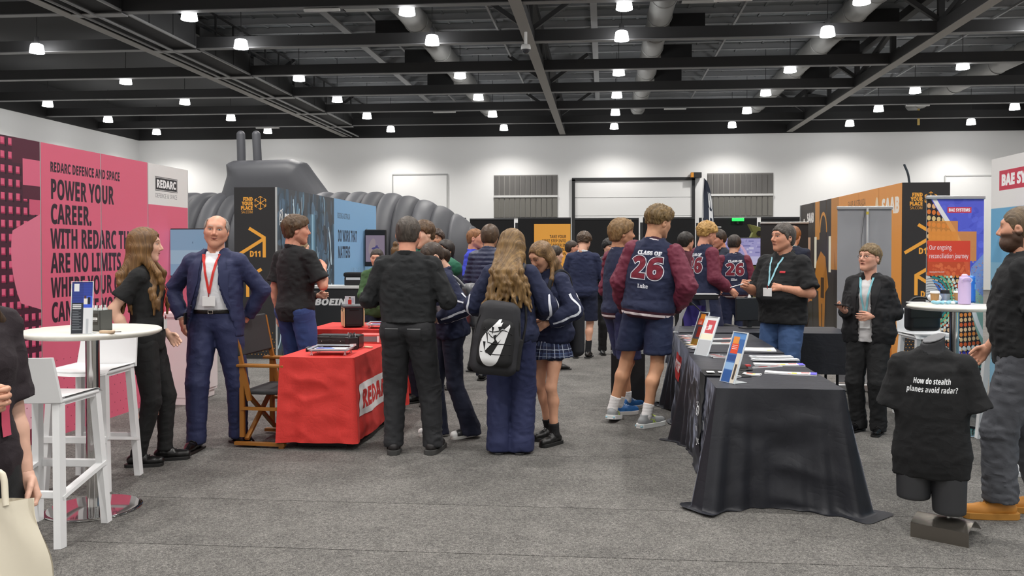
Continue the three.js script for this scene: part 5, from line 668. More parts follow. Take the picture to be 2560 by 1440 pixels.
function barStool(label, x, z, turn) {
  const o = thing('bar_stool', label, 'stool', [x, 0, z], turn), m = whitePlastic, W = 0.2, T = 0.165;   // faces +z
  for (const s of [-1, 1]) {
    mesh(o, 'leg', rod([s * T, 0.74, 0.17], [s * W, 0, 0.215], 0.038, 0.045), m); mesh(o, 'leg', rod([s * T, 0.76, -0.15], [s * W, 0, -0.2], 0.038, 0.05), m);
    mesh(o, 'side_stretcher', rod([s * (W - 0.012), 0.34, 0.205], [s * (W - 0.012), 0.25, -0.185], 0.02, 0.045), m);
    mesh(o, 'side_rail', rod([s * T, 0.735, 0.16], [s * T, 0.735, -0.16], 0.035, 0.03), m);
  }
  mesh(o, 'front_stretcher', rbox(0.4, 0.045, 0.028, 0, 0.33, 0.215, 0.006), m); mesh(o, 'rear_stretcher', rbox(0.38, 0.04, 0.02, 0, 0.27, -0.19, 0.006), m);
  mesh(o, 'seat', sheet(16, 16, (u, v) => { const x = (u - 0.5) * 0.39, z = (v - 0.5) * 0.38 + 0.01; const e = Math.max(0, v - 0.85) / 0.15; return [x, 0.765 - 0.012 * (1 - (2 * u - 1) ** 2) - 0.03 * e * e, z]; }), M(0xe8e9ea, 0.38, 0, { side: THREE.DoubleSide }));
  mesh(o, 'seat_pan', rbox(0.38, 0.022, 0.36, 0, 0.742, 0.0, 0.01), m);
  const bk = (off) => (u, v) => { const x = (u - 0.5) * (0.4 - 0.03 * v), y = 0.74 + v * 0.235, z = -0.165 - v * 0.05 - off + 0.025 * (1 - (2 * u - 1) ** 2) * -1; return [x, y, z]; };
  mesh(o, 'backrest', [sheet(16, 10, bk(0)), sheet(16, 10, bk(0.018)), sheet(16, 1, (u, v) => bk(v * 0.018)(u, 1)), sheet(1, 10, (u, v) => bk(u * 0.018)(0, v)), sheet(1, 10, (u, v) => bk(u * 0.018)(1, v))], M(0xe8e9ea, 0.38, 0, { side: THREE.DoubleSide }));
  return o;
}
barStool('white plastic bar stool turned towards the round table with its back to the aisle', -2.965, -4.235, PI + 0.02);
barStool('white plastic bar stool between the round table and the pink wall', -3.32, -5.2, rad(4));
barStool('white plastic bar stool beside the mannequin holding a yellow vest', 3.26, -6.88, rad(-80));
barStool('white plastic bar stool draped with a black bag behind the cluttered table', 2.93, -7.9, rad(5));
{ const b = thing('black_bag', 'black leather bag slung over a white stool by the dotted banner', 'bag', [2.86, 0.79, -7.84], rad(6)); mesh(b, 'bag_body', rbox(0.3, 0.24, 0.13, 0, 0.12, 0, 0.045, 4), M(0x202124, 0.35)); mesh(b, 'flap', rbox(0.29, 0.1, 0.02, 0, 0.17, 0.066, 0.01), M(0x191a1c, 0.35)); mesh(b, 'zip', span(-0.1, 0.1, 0.2, 0.205, 0.077, 0.08), M(0xb08f3a, 0.4, 0.6)); mesh(b, 'strap', tube([[-0.14, 0.22, 0], [-0.06, 0.29, -0.04], [0.06, 0.29, -0.04], [0.14, 0.22, 0]], 0.012), M(0x18191b, 0.4)); }
{ const v = thing('safety_vest', 'bright yellow safety vest hanging behind the bearded man', 'vest', [3.47, 0.5, -6.84], rad(-80)); mesh(v, 'vest_cloth', sheet(8, 14, (u, w) => [(u - 0.5) * 0.22, 0.02 + w * 0.46, 0.02 * Math.sin(u * 9 + w * 4)]), M(0xd8ee1c, 0.7, 0, { side: THREE.DoubleSide })); mesh(v, 'reflective_band', sheet(8, 2, (u, w) => [(u - 0.5) * 0.22, 0.24 + w * 0.04, 0.003 + 0.02 * Math.sin(u * 9 + 2.1)]), M(0xc9c9c6, 0.3, 0.3, { side: THREE.DoubleSide })); }
// things on the left table
const TOP = 1.0585;
{
  const h = onY(203, 836, TOP), o = thing('leaflet_stand', 'clear leaflet stand with blue photo card on the white round table', 'leaflet stand', h, rad(14)), H = 0.285;
  const tx = canvasTex(330, 560, (g, W, Hh) => { g.fillStyle = '#2c3f9a'; g.fillRect(0, 0, W, Hh); g.fillStyle = '#23306f'; g.fillRect(0, 0, 185, Hh * 0.4); for (let i = 0; i < 40; i++) { g.fillStyle = i % 2 ? '#3d55b8' : '#2a3b8f'; g.fillRect(0, i * 6, W, 3); } g.fillStyle = '#3f5fd8'; g.fillRect(185, 150, 145, 130); g.fillStyle = '#e9ebee'; g.fillRect(30, 18, 84, 84); g.fillStyle = '#f0e9dd'; g.fillRect(190, 178, 62, 66); g.fillStyle = '#1d2230'; g.fillRect(254, 166, 44, 76); g.fillStyle = '#5a3a30'; g.fillRect(196, 150, 36, 30); g.fillStyle = '#2b2f36'; g.fillRect(0, 226, 188, 334); g.fillStyle = '#e9ebee'; g.fillRect(188, 280, 142, 280); g.fillStyle = '#c3c7cc'; g.fillRect(236, 400, 40, 160); for (let i = 0; i < 16; i++) { g.fillStyle = i < 3 ? '#fff' : '#8d9298'; g.fillRect(12, 244 + i * 18, (i < 3 ? 140 : 90 + ((i * 37) % 70)), i < 3 ? 9 : 5); } });
  mesh(o, 'printed_card', quad([-0.052, 0.005, 0], [0.052, 0.005, 0], [0.052, H, -0.03], [-0.052, H, -0.03]), printMat(tx, 0.35)); mesh(o, 'card_back', quad([0.052, 0.005, -0.004], [-0.052, 0.005, -0.004], [-0.052, H, -0.034], [0.052, H, -0.034]), M(0xe4e4e4, 0.5));
  mesh(o, 'acrylic_base', rbox(0.11, 0.004, 0.08, 0, 0.002, -0.04, 0.002), M(0xdfe6ea, 0.1)); mesh(o, 'acrylic_edge', [rod([-0.055, 0, 0.001], [-0.055, H + 0.005, -0.03], 0.003, 0.006), rod([0.055, 0, 0.001], [0.055, H + 0.005, -0.03], 0.003, 0.006), rod([-0.055, H + 0.003, -0.03], [0.055, H + 0.003, -0.03], 0.003, 0.006)], M(0xe9eef0, 0.1));
  const b = onY(248, 826, TOP), p = thing('pen_box', 'dark grey printed pen box on the white round table', 'box', b, rad(-12)), W = 0.1, Hh = 0.118, gm = M(0x4d4e4b, 0.6);
  mesh(p, 'box_body', [span(-W / 2, W / 2, 0, 0.004, -0.045, 0.045), span(-W / 2, -W / 2 + 0.004, 0, Hh, -0.045, 0.045), span(W / 2 - 0.004, W / 2, 0, Hh, -0.045, 0.045), span(-W / 2, W / 2, 0, Hh, 0.041, 0.045), span(-W / 2, W / 2, 0, Hh, -0.045, -0.041)], gm);
  mesh(p, 'front_label', quad([-0.03, 0.035, 0.046], [0.035, 0.035, 0.046], [0.035, 0.1, 0.046], [-0.03, 0.1, 0.046]), printMat(canvasTex(200, 200, (g, w, h2) => { g.fillStyle = '#33302b'; g.fillRect(0, 0, w, h2); g.fillStyle = '#eee'; g.fillRect(10, 70, 180, 42); say(g, 'REDARC', 24, 104, 24, { w: 152, color: '#3a3833' }); say(g, 'DEFENCE & SPACE', 12, 138, 14, { w: 176, color: '#eee', bold: false }); }), 0.6));
  mesh(p, 'side_label', span(-W / 2 - 0.001, -W / 2, 0.035, 0.1, -0.03, 0.03), M(0xdfe0e2, 0.6));
  for (let i = 0; i < 12; i++) { const x = b[0] + (i % 4 - 1.5) * 0.02, z = b[2] + (Math.floor(i / 4) - 1) * 0.022, k = thing('pen', 'white clicker pen standing in the dark grey box', 'pen', [x, b[1] + 0.005, z], i, 'pens in the dark grey box'); mesh(k, 'barrel', pipe([0, 0, 0], [0.006 * Math.sin(i), 0.125, 0.005], 0.0045, 8), M(0xe6ece9, 0.3)); mesh(k, 'clip', rod([0.006, 0.1, 0.004], [0.009, 0.14, 0.006], 0.003), M(0xf3f5f4, 0.3)); }
  const d = onY(268, 833, TOP), e = thing('name_badge', 'pale wooden badge with dark pin on the white round table', 'badge', [d[0], TOP, d[2]], rad(-8)); mesh(e, 'badge_plate', rbox(0.085, 0.016, 0.03, 0, 0.008, 0, 0.006, 3), M(0xcdb295, 0.55)); mesh(e, 'pin', pipe([0.04, 0.008, 0], [0.085, 0.01, -0.006], 0.002), M(0x3a2c26, 0.5));
}
// things on the right table
{
  const at = (px, py) => onY(px, py, TOP), y = TOP;
  const cup = (px, py) => { const c = at(px, py), o = thing('coffee_cup', `kraft takeaway coffee cup with white lid ${px < 2350 ? 'at the edge of' : 'beside the lilac bottle on'} the cluttered bar table`, 'cup', c); mesh(o, 'cup_wall', lathe([[0, 0], [0.028, 0], [0.038, 0.085], [0.036, 0.085]], 24), M(0xb98d5c, 0.7)); mesh(o, 'lid', lathe([[0.041, 0.083], [0.041, 0.092], [0.037, 0.1], [0, 0.1]], 24), M(0xf0ece6, 0.4)); };
  cup(2337, 757); cup(2396, 756);
  const bt = at(2411, 761), o = thing('water_bottle', 'tall lilac drink bottle with loop handle on the bar table', 'bottle', bt); mesh(o, 'bottle_body', lathe([[0, 0], [0.048, 0.002], [0.05, 0.01], [0.05, 0.19], [0.042, 0.215], [0.042, 0.235], [0, 0.24]], 36), M(0xcdb6df, 0.5)); mesh(o, 'carry_loop', new THREE.TorusGeometry(0.04, 0.006, 8, 28).rotateX(rad(15)).scale(1, 0.6, 1).translate(0, 0.205, 0.045), M(0xd9c5e8, 0.5)); mesh(o, 'cap', lathe([[0.025, 0.238], [0.025, 0.25], [0.014, 0.258], [0, 0.258]], 20), M(0xe7c7e2, 0.5));
  const bb = at(2428, 757), q = thing('water_bottle', 'blue patterned drink bottle behind the lilac bottle', 'bottle', bb); mesh(q, 'bottle_body', lathe([[0, 0], [0.03, 0.002], [0.033, 0.02], [0.033, 0.21], [0.03, 0.235], [0, 0.24]], 28), printMat(canvasTex(256, 256, (g, W, H) => { g.fillStyle = '#2a6fd0'; g.fillRect(0, 0, W, H); reseed(9); for (let i = 0; i < 120; i++) { g.fillStyle = ['#5fb0ea', '#1d4fb0', '#8fd0f0'][i % 3]; g.fillRect(rnd() * W, rnd() * H, 16, 12); } }), 0.4));
  const tb = at(2362, 755), r = thing('plastic_tub', 'clear tub with black lid on the bar table', 'tub', tb); mesh(r, 'tub_wall', lathe([[0, 0.002], [0.04, 0.002], [0.045, 0.075], [0.044, 0.075]], 24), M(0xd6dfe8, 0.15, 0, { physical: true, transmission: 0.7, thickness: 0 })); mesh(r, 'lid', cyl(0.038, 0.038, 0.03, 0, 0.076, 0), M(0x1c1d20, 0.5));
  reseed(12); for (let i = 0; i < 14; i++) { const c = at(2334 + i * 4.4, 759 + (i % 3)), k = single('wrapped_sweet', 'pale blue wrapped sweet scattered on the bar table', 'sweet', new THREE.IcosahedronGeometry(0.018, 1).scale(1.3, 0.8, 1).rotateY(i), M(i % 4 === 3 ? 0xe8eef2 : 0x8fc7da, 0.3), 'wrapped sweets on the bar table'); k.position.set(c[0], y + 0.0145, c[2]); }
  const bgp = at(2345, 757), t2 = single('paper_bag', 'crumpled white paper bag lying on the bar table', 'bag', new THREE.IcosahedronGeometry(0.05, 2).scale(1.2, 0.8, 0.8), M(0xe9edf1, 0.6)); t2.position.set(bgp[0], y + 0.04, bgp[2] - 0.08);
  const nb = at(2290, 757), n = single('notepad', 'white notepad with pen at the edge of the bar table', 'notepad', rbox(0.15, 0.008, 0.07, 0, 0.004, 0, 0.002), M(0xf0f0ee, 0.6)); n.position.set(nb[0], y, nb[2]);
}
// cloth covered tables. cloth point: perimeter parameter s (0..1 round from near left, anticlockwise), arc length l down from the edge
function tableCloth(name, label, x0, x1, z0, z1, h, o) {
  const w = x1 - x0, d = z1 - z0, P = 2 * (w + d), mat = o.mat, seed = o.seed ?? 1;
  const edge = (s) => {                                      // point and outward direction; z1 is the near side
    let t = ((s % 1) + 1) % 1 * P;
    if (t < w) return [x0 + t, z1, 0, 1, t, w]; t -= w; if (t < d) return [x1, z1 - t, 1, 0, t, d]; t -= d; if (t < w) return [x1 - t, z0, 0, -1, t, w]; t -= w; return [x0, z0 + t, -1, 0, t, d];
  };
  const near = (s) => { const [, , , , t, L] = edge(s); return Math.min(t, L - t); };
  const pt = (s, l, lift = 0) => {
    const [x, z, nx, nz, t, L] = edge(s), tg = o.tight?.includes(nz > 0 ? 0 : nx > 0 ? 1 : nz < 0 ? 2 : 3) ? 0.08 : 1, c = tg * Math.exp(-((near(s) / o.cornerW) ** 2)), first = t < L / 2, px = nz ? (first ? -1 : 1) * (nz) : 0, tx = nz !== 0 ? (nz > 0 ? (first ? -1 : 1) : (first ? 1 : -1)) : 0, tz = nx !== 0 ? (nx > 0 ? (first ? 1 : -1) : (first ? -1 : 1)) : 0;
    const drop = Math.min(l, h - o.hem), f = drop / (h - o.hem), on = Math.max(0, l - (h - o.hem));
    const fold = o.fold * Math.pow(f, 1.3) * (Math.sin(s * P * o.freq + seed * 3 + 1.5 * noise3(s * P * 1.3, seed, 2)) * 0.6 + 0.8 * noise3(s * P * 2.3, f * 0.9, seed + 7));
    const cre = o.crease * ((1 - 2.2 * Math.abs(noise3(s * P * 3.2 + f * 3.5, f * 4 - s * P * 2.4, seed))) * 0.45 + (1 - 2.2 * Math.abs(noise3(s * P * 5 - f * 4, f * 6 + s * P * 2.5, seed + 3))) * 0.3) * Math.min(1, f * 4) * (1 - c), nn = near(s), cf = o.corner * 0.22 * Math.exp(-((nn / 0.26) ** 2)) * f * Math.sin(nn * 58 + seed);
    const out = 0.004 + lift + tg * (o.flare * f + fold * (1 - c) + cre + cf) + c * o.corner * f + tg * on * (0.9 + 0.5 * noise3(s * P * 3, 1, seed)), k = c * o.corner * f * 0.75 + on * 0.25 * (noise3(s * P * 4, 5, seed));
    const y = on > 0 ? o.hem + 0.004 + 0.03 * Math.max(0, noise3(s * P * 7, on * 14, seed + 1)) * Math.min(1, on * 12) : h - Math.max(0, drop - 0.012) - (drop > 0 ? Math.min(drop, 0.012) * 0.8 : 0);
    return [x + nx * out + tx * k, y + (l === 0 ? 0.004 : 0), z + nz * out + tz * k];
  };
  const len = (s) => { const c = Math.exp(-((near(s) / (o.cornerW * 0.8)) ** 2)); return (h - o.hem) + o.pool * c + (o.poolAll ?? 0) * (0.5 + noise3(s * P * 1.7, 3, seed)); };
  const nS = Math.round(P / 0.018), nL = 34, g = sheet(nS, nL, (u, v) => pt(u, v * Math.max(h - o.hem, len(u))), (u, v) => [u * P, v * h]);
  const top = sheet(20, 40, (u, v) => [lerp(x0 - 0.004, x1 + 0.004, u), h + 0.004 + 0.0015 * noise3(u * 6, v * 10, seed), lerp(z1 + 0.004, z0 - 0.004, v)], (u, v) => [u * w, v * d]);
  const th = thing(name, label, 'tablecloth'); mesh(th, 'cloth', [g, top], mat);
  return { th, pt, P, w, d };
}
function patchOn(c, s0, s1, l0, l1, tex, name, label) { const m = mesh(c.th, name, sheet(30, 20, (u, v) => c.pt(lerp(s0, s1, u), lerp(l1, l0, v), 0.004)), printMat(tex, 0.8, { side: THREE.DoubleSide }), label); return m; }
function foldingTable(label, x0, x1, z0, z1, h, group) {
  const o = thing('folding_table', label, 'table', [(x0 + x1) / 2, 0, (z0 + z1) / 2]), w = (x1 - x0) / 2 - 0.01, d = (z1 - z0) / 2 - 0.01, dk = M(0x26272a, 0.5, 0.3);
  mesh(o, 'tabletop', span(-w, w, h - 0.04, h - 0.001, -d, d), M(0x8d8e90, 0.5)); const L = d > w ? [[0, 1], 'z'] : [[1, 0], 'x'];
  for (const s of [-1, 1]) for (const t of [-1, 1]) { const lx = s * (w - 0.1), lz = t * (d - 0.12); mesh(o, 'leg', pipe([lx, 0.012, lz], [lx, h - 0.04, lz], 0.014), dk); }
  for (const s of [-1, 1]) mesh(o, 'foot_bar', L[1] === 'z' ? rod([-w + 0.08, 0.018, s * (d - 0.12)], [w - 0.08, 0.018, s * (d - 0.12)], 0.03, 0.025) : rod([s * (w - 0.1), 0.018, -d + 0.08], [s * (w - 0.1), 0.018, d - 0.08], 0.03, 0.025), dk);
}
const weave = noiseTex(256, (x, y) => { const k = 236 + 19 * (hash3(x, y, 4) - 0.5) * 2; return [k, k, k]; });
const clothCrease = creaseTex.clone(); clothCrease.channel = 0; clothCrease.repeat.set(1.3, 1.1);
const redCloth = M(0xe23a34, 0.75, 0, { map: (() => { const t = weave.clone(); t.repeat.set(3, 3); return t; })(), bumpMap: clothCrease, bumpScale: 0.003, side: THREE.DoubleSide });
const blackCloth = M(0x1d1f27, 0.5, 0, { physical: true, map: (() => { const t = weave.clone(); t.repeat.set(3, 3); return t; })(), bumpMap: clothCrease, bumpScale: 0.0025, side: THREE.DoubleSide, sheen: 1, sheenRoughness: 0.4, sheenColor: new THREE.Color(0x9a9fb4) });
const TH = 0.70;
foldingTable('folding table under the red cloth with a white name block', -2.46, -1.885, -7.85, -6.2, TH - 0.005);
foldingTable('folding table under the second red cloth behind', -3.05, -1.95, -9.25, -8.42, TH - 0.005);
const red1 = tableCloth('tablecloth', 'red tablecloth with white name block hanging to the floor by the director chair', -2.46, -1.885, -7.85, -6.2, TH, { mat: redCloth, hem: 0.055, flare: 0.012, fold: 0.02, freq: 9, crease: 0.016, corner: 0.03, cornerW: 0.06, pool: 0, seed: 4 });
tableCloth('tablecloth', 'red tablecloth on the table holding the cream power pack', -3.05, -1.95, -9.25, -8.42, TH, { mat: redCloth, hem: 0.06, flare: 0.012, fold: 0.02, freq: 8, crease: 0.012, corner: 0.03, cornerW: 0.06, pool: 0, seed: 6 });
{ const w = red1.w / red1.P, d = red1.d / red1.P; patchOn(red1, w + d * 0.06, w + d * 0.62, 0.215, 0.465, canvasTex(1024, 270, (g, W, H) => { g.fillStyle = '#f0ecec'; g.fillRect(0, 0, W, H); g.fillStyle = '#d8322e'; say(g, 'REDARC', 60, 208, 146, { w: 900, color: '#d8322e', heavy: 14 }); }), 'name_block', 'white block with red lettering'); }
foldingTable('folding table under the long black cloth beside the mannequin', 0.665, 1.40, -6.72, -5.03, TH - 0.005);
foldingTable('folding table under the black cloth where the tall student stands', 0.69, 1.42, -8.3, -6.79, TH - 0.005);
foldingTable('folding table half covered in black behind the man with the blue lanyard', 0.75, 2.42, -9.12, -8.42, TH - 0.005);
const blk1 = tableCloth('tablecloth', 'long black tablecloth pooling on the carpet beside the mannequin', 0.665, 1.40, -6.72, -5.03, TH, { mat: blackCloth, hem: 0, flare: 0.012, fold: 0.035, freq: 11, crease: 0.022, corner: 0.13, cornerW: 0.15, pool: 0.09, poolAll: 0.02, seed: 11, tight: [2] });
const blk2 = tableCloth('tablecloth', 'black tablecloth with red name patch beside the tall student in shorts', 0.69, 1.42, -8.3, -6.79, TH, { mat: blackCloth, hem: 0, flare: 0.05, fold: 0.06, freq: 10, crease: 0.015, corner: 0.1, cornerW: 0.12, pool: 0.06, poolAll: 0.04, seed: 15, tight: [0, 2] });
tableCloth('tablecloth', 'black tablecloth hanging halfway down behind the man with the blue lanyard', 0.75, 2.42, -9.12, -8.42, TH, { mat: blackCloth, hem: 0.3, flare: 0.03, fold: 0.03, freq: 9, crease: 0.015, corner: 0.06, cornerW: 0.12, pool: 0, seed: 21, tight: [0] });
{
  const P2 = blk2.P, s0 = (2 * blk2.w + blk2.d) / P2; patchOn(blk2, s0 + 0.30 * blk2.d / P2, s0 + 0.62 * blk2.d / P2, 0.12, 0.33, canvasTex(512, 256, (g, W, H) => { g.fillStyle = '#d92b2c'; g.fillRect(0, 0, W, H); say(g, 'BAE SYSTEMS', 20, 165, 92, { w: 470, color: '#fff', heavy: 6 }); }), 'name_patch', 'red patch with white lettering');
  const P1 = blk1.P, s1 = (2 * blk1.w + blk1.d) / P1, z9 = 0;
  const cut = canvasTex(1024, 420, (g, W, H) => { g.clearRect(0, 0, W, H); say(g, 'ible', 150, 150, 110, { color: '#eceef0', bold: false }); say(g, 'in', 640, 190, 110, { color: '#eceef0', bold: false }); say(g, 'in', 230, 290, 60, { color: '#eceef0', bold: false }); say(g, 'yo', 290, 390, 60, { color: '#eceef0', bold: false }); });
  const m = mesh(blk1.th, 'lettering', sheet(40, 20, (u, v) => blk1.pt(s1 + lerp(0.42, 0.86, u) * blk1.d / P1, lerp(0.52, 0.2, v), 0.004)), new THREE.MeshStandardMaterial({ map: cut, transparent: true, alphaTest: 0.5, roughness: 0.8, side: THREE.DoubleSide }), 'white lettering');
  // small dark shirt laid across the cloth
  const sh = thing('folded_shirt', 'black folded shirt with white print laid over the edge of the black tablecloth', 'shirt'), dk = M(0x121316, 0.9, 0, { side: THREE.DoubleSide }), mid = s1 + 0.66 * blk1.d / P1, hw = 0.085 * blk1.d / P1;
  mesh(sh, 'hanging_part', sheet(10, 24, (u, v) => blk1.pt(mid + lerp(-hw, hw, u) * (1 - 0.25 * v), v * 0.5, 0.012)), dk); mesh(sh, 'flat_part', sheet(10, 10, (u, v) => { const e = blk1.pt(mid + lerp(-hw, hw, u), 0, 0.012); return [e[0] + v * 0.3, TH + 0.012 + 0.004 * Math.sin(u * 7 + v * 5), e[2] + 0.02 * Math.sin(v * 4)]; }), dk);
  const e = blk1.pt(mid, 0, 0.012); mesh(sh, 'white_print', [0, 1, 2].map((k) => box(0.05, 0.002, 0.06 - k * 0.008, e[0] + 0.05 + k * 0.075, TH + 0.019, e[2] + 0.01)), M(0xe6e7e8, 0.8));
}
// papers and stands on the black tables
{
  const paper = (name, label, px0, py0, px1, py1, wid, tex, lift = 0, group) => { const a = onY(px0, py0, TH + 0.006), b = onY(px1, py1, TH + 0.006), dx = b[0] - a[0], dz = b[2] - a[2], L = Math.hypot(dx, dz), o = thing(name, label, 'paper', [(a[0] + b[0]) / 2, TH + 0.006 + lift, (a[2] + b[2]) / 2], Math.atan2(-dz, dx), group); mesh(o, 'sheets', box(L, 0.006, wid, 0, 0.003, 0), M(0xe9eaec, 0.55)); mesh(o, 'printed_face', sheet(8, 2, (u, v) => [(u - 0.5) * L, 0.0075 + 0.003 * (2 * u - 1) ** 2, (0.5 - v) * wid]), tex); };
  const pr = (seed, base, marks) => printMat(canvasTex(256, 96, (g, W, H) => { reseed(seed); g.fillStyle = base; g.fillRect(0, 0, W, H); for (const [c, x, y, w, h] of marks) { g.fillStyle = c; g.fillRect(x * W, y * H, w * W, h * H); } }), 0.45);
  const mag = [['#e05a5a', 0.7, 0.1, 0.16, 0.35], ['#e0c84a', 0.52, 0.3, 0.1, 0.6], ['#6a62d8', 0.88, 0, 0.12, 1], ['#55565c', 0.1, 0.82, 0.35, 0.08], ['#d8602c', 0.45, 0.75, 0.06, 0.2]], plain = [['#6d7a86', 0.06, 0.2, 0.1, 0.5]], form = [['#55565c', 0.1, 0.12, 0.16, 0.06], ['#55565c', 0.4, 0.12, 0.2, 0.06], ['#55565c', 0.7, 0.12, 0.2, 0.06], ['#ddd77a', 0.75, 0.7, 0.12, 0.2]];
  paper('leaflet_stack', 'stack of white leaflets with red and blue corner nearest the black cloth end', 1912, 932, 2042, 938, 0.1, pr(1, '#f0f0f0', mag), 0);
  paper('leaflet_stack', 'magazine with red and violet corner on the black table', 1885, 912, 2010, 914, 0.1, pr(2, '#f0f0f0', mag), 0);
  paper('leaflet_stack', 'upper blank white leaflet on the black table', 1875, 894, 1980, 894, 0.08, pr(3, '#f2f3f5', plain), 0.002);
  paper('leaflet_stack', 'lower blank white leaflet beside the magazine', 1880, 903, 1995, 903, 0.075, pr(4, '#f2f3f5', plain), 0.008);
  paper('leaflet_stack', 'white form sheets with yellow marks by the table join', 1848, 874, 1938, 876, 0.22, pr(5, '#f1f1ee', form));
  paper('leaflet_stack', 'white booklet behind the leaning card stands', 1768, 860, 1840, 860, 0.09, pr(6, '#efefef', [['#e06a4a', 0.5, 0.1, 0.3, 0.4]]));
  paper('leaflet_stack', 'white booklet lying under the blue and orange card stand', 1765, 850, 1835, 848, 0.08, pr(7, '#efefef', [['#e05a4a', 0.6, 0.1, 0.3, 0.5]]));
  paper('sticker_pack', 'small card pack with red and yellow print near the blue card stand', 1858, 936, 1902, 939, 0.07, pr(8, '#eceae6', [['#e8705a', 0.15, 0, 0.35, 0.6], ['#e8d04a', 0.5, 0.2, 0.2, 0.6]]));
  paper('note_block', 'small white note block behind the blue card stand', 1822, 941, 1848, 944, 0.06, pr(9, '#efefef', []), 0.0);
  paper('lanyard_strip', 'red and white lanyard strip lying on the black cloth', 1882, 921, 1955, 917, 0.014, pr(10, '#d8d8d8', [['#c8484a', 0.2, 0, 0.3, 1], ['#c8484a', 0.6, 0, 0.25, 1]]));
  for (let i = 0; i < 6; i++) paper('leaflet', 'small colourful leaflet fanned along the table edge by the tall student', 1700 + i * 5, 842 + i * 6, 1728 + i * 5, 841 + i * 6, 0.09, pr(20 + i, ['#e6d8dc', '#e8b0a0', '#c9c4e0', '#efefef', '#e8c890', '#d9d9dc'][i], [['#c94a52', 0.1 + 0.1 * i, 0.2, 0.3, 0.5], ['#3a3a42', 0.7, 0.1, 0.2, 0.7]]), i * 0.0012, 'fanned leaflets');
  for (let i = 0; i < 4; i++) paper('pamphlet', 'thin pamphlet in the fan behind the folded black shirt', 1765 + i * 6, 888 + i * 2.5, 1800 + i * 8, 889 + i * 2.5, 0.03, pr(40 + i, '#b9babd', [['#c95a5a', 0.3, 0, 0.4, 0.5], ['#33343a', 0, 0.6, 1, 0.3]]), i * 0.001, 'fanned pamphlets');
  const stand = (label, px, py, w, h, lean, turn, tex, back) => {
    const p = onY(px, py, TH + 0.004), o = thing('card_stand', label, 'card stand', [p[0], TH + 0.005, p[2]], turn), t = Math.tan(lean);
    mesh(o, 'card', quad([-w / 2, 0, 0], [w / 2, 0, 0], [w / 2, h, -h * t], [-w / 2, h, -h * t]), tex); mesh(o, 'card_back', quad([w / 2, 0, -0.004], [-w / 2, 0, -0.004], [-w / 2, h, -h * t - 0.004], [w / 2, h, -h * t - 0.004]), M(back, 0.5));
    mesh(o, 'acrylic_frame', [rod([-w / 2, 0, 0], [-w / 2, h + 0.006, -h * t], 0.004, 0.01), rod([w / 2, 0, 0], [w / 2, h + 0.006, -h * t], 0.004, 0.01), rod([-w / 2, h + 0.004, -h * t], [w / 2, h + 0.004, -h * t], 0.004, 0.01)], M(0xe6eef2, 0.08)); mesh(o, 'acrylic_foot', rbox(w, 0.003, 0.1, 0, 0.002, -0.05, 0.001), M(0xcfd6da, 0.08));
  };
  const art = (bg, bands) => printMat(canvasTex(256, 600, (g, W, H) => { g.fillStyle = bg; g.fillRect(0, 0, W, H); for (const [c, x, y, w, h] of bands) { g.fillStyle = c; g.fillRect(x * W, y * H, w * W, h * H); } g.fillStyle = '#fff'; for (let i = 0; i < 3; i++) g.fillRect(0.16 * W, (0.25 + i * 0.035) * H, 0.35 * W, 5); }), 0.3);
  stand('leaning clear card stand with blue sky and orange caption blocks on the black cloth', 1818, 957, 0.13, 0.3, rad(20), rad(-58), art('#3f6aa8', [['#5f8fc8', 0, 0, 1, 0.12], ['#e8923e', 0.1, 0.08, 0.42, 0.3], ['#e0502e', 0.1, 0.22, 0.5, 0.2], ['#2f4f8c', 0, 0.45, 0.6, 0.12], ['#8fb4dc', 0, 0.6, 0.6, 0.14], ['#2f5a9a', 0, 0.76, 0.6, 0.24], ['#d9d2c2', 0.62, 0.4, 0.3, 0.6], ['#4a4038', 0.7, 0.62, 0.14, 0.3]]), 0xd8dde2);
  stand('leaning card stand showing its pale card with a red photo on the black cloth', 1752, 889, 0.14, 0.29, rad(24), rad(-52), art('#e4e6e8', [['#c8424a', 0.22, 0.08, 0.62, 0.34], ['#d8d9da', 0.4, 0.2, 0.25, 0.12], ['#efe9cf', 0, 0.44, 1, 0.14], ['#b9bcc0', 0, 0.6, 1, 0.4]]), 0xc6c8cb);
  stand('leaning card stand with dark photo and orange caption blocks behind the pale one', 1736, 866, 0.12, 0.28, rad(22), rad(-56), art('#4a4450', [['#e08a34', 0.2, 0.04, 0.5, 0.24], ['#dd5a34', 0.1, 0.18, 0.55, 0.18], ['#8a2f28', 0.3, 0.42, 0.4, 0.3], ['#8a6a2c', 0, 0.78, 1, 0.22]]), 0x55504c);
  const p = onY(1848, 922, TH + 0.006), cp = thing('baseball_cap', 'small black cap with red trim lying behind the blue card stand', 'cap', [p[0], TH + 0.006, p[2]], 0.4); mesh(cp, 'crown', new THREE.SphereGeometry(0.06, 20, 10, 0, PI * 2, 0, PI / 2).scale(1, 0.6, 1.1), M(0x17181a, 0.8)); mesh(cp, 'peak', rbox(0.09, 0.006, 0.06, 0, 0.004, 0.07, 0.003), M(0x17181a, 0.8)); mesh(cp, 'trim', span(0.03, 0.06, 0.02, 0.03, 0.02, 0.05), M(0xc83a3a, 0.6));
}
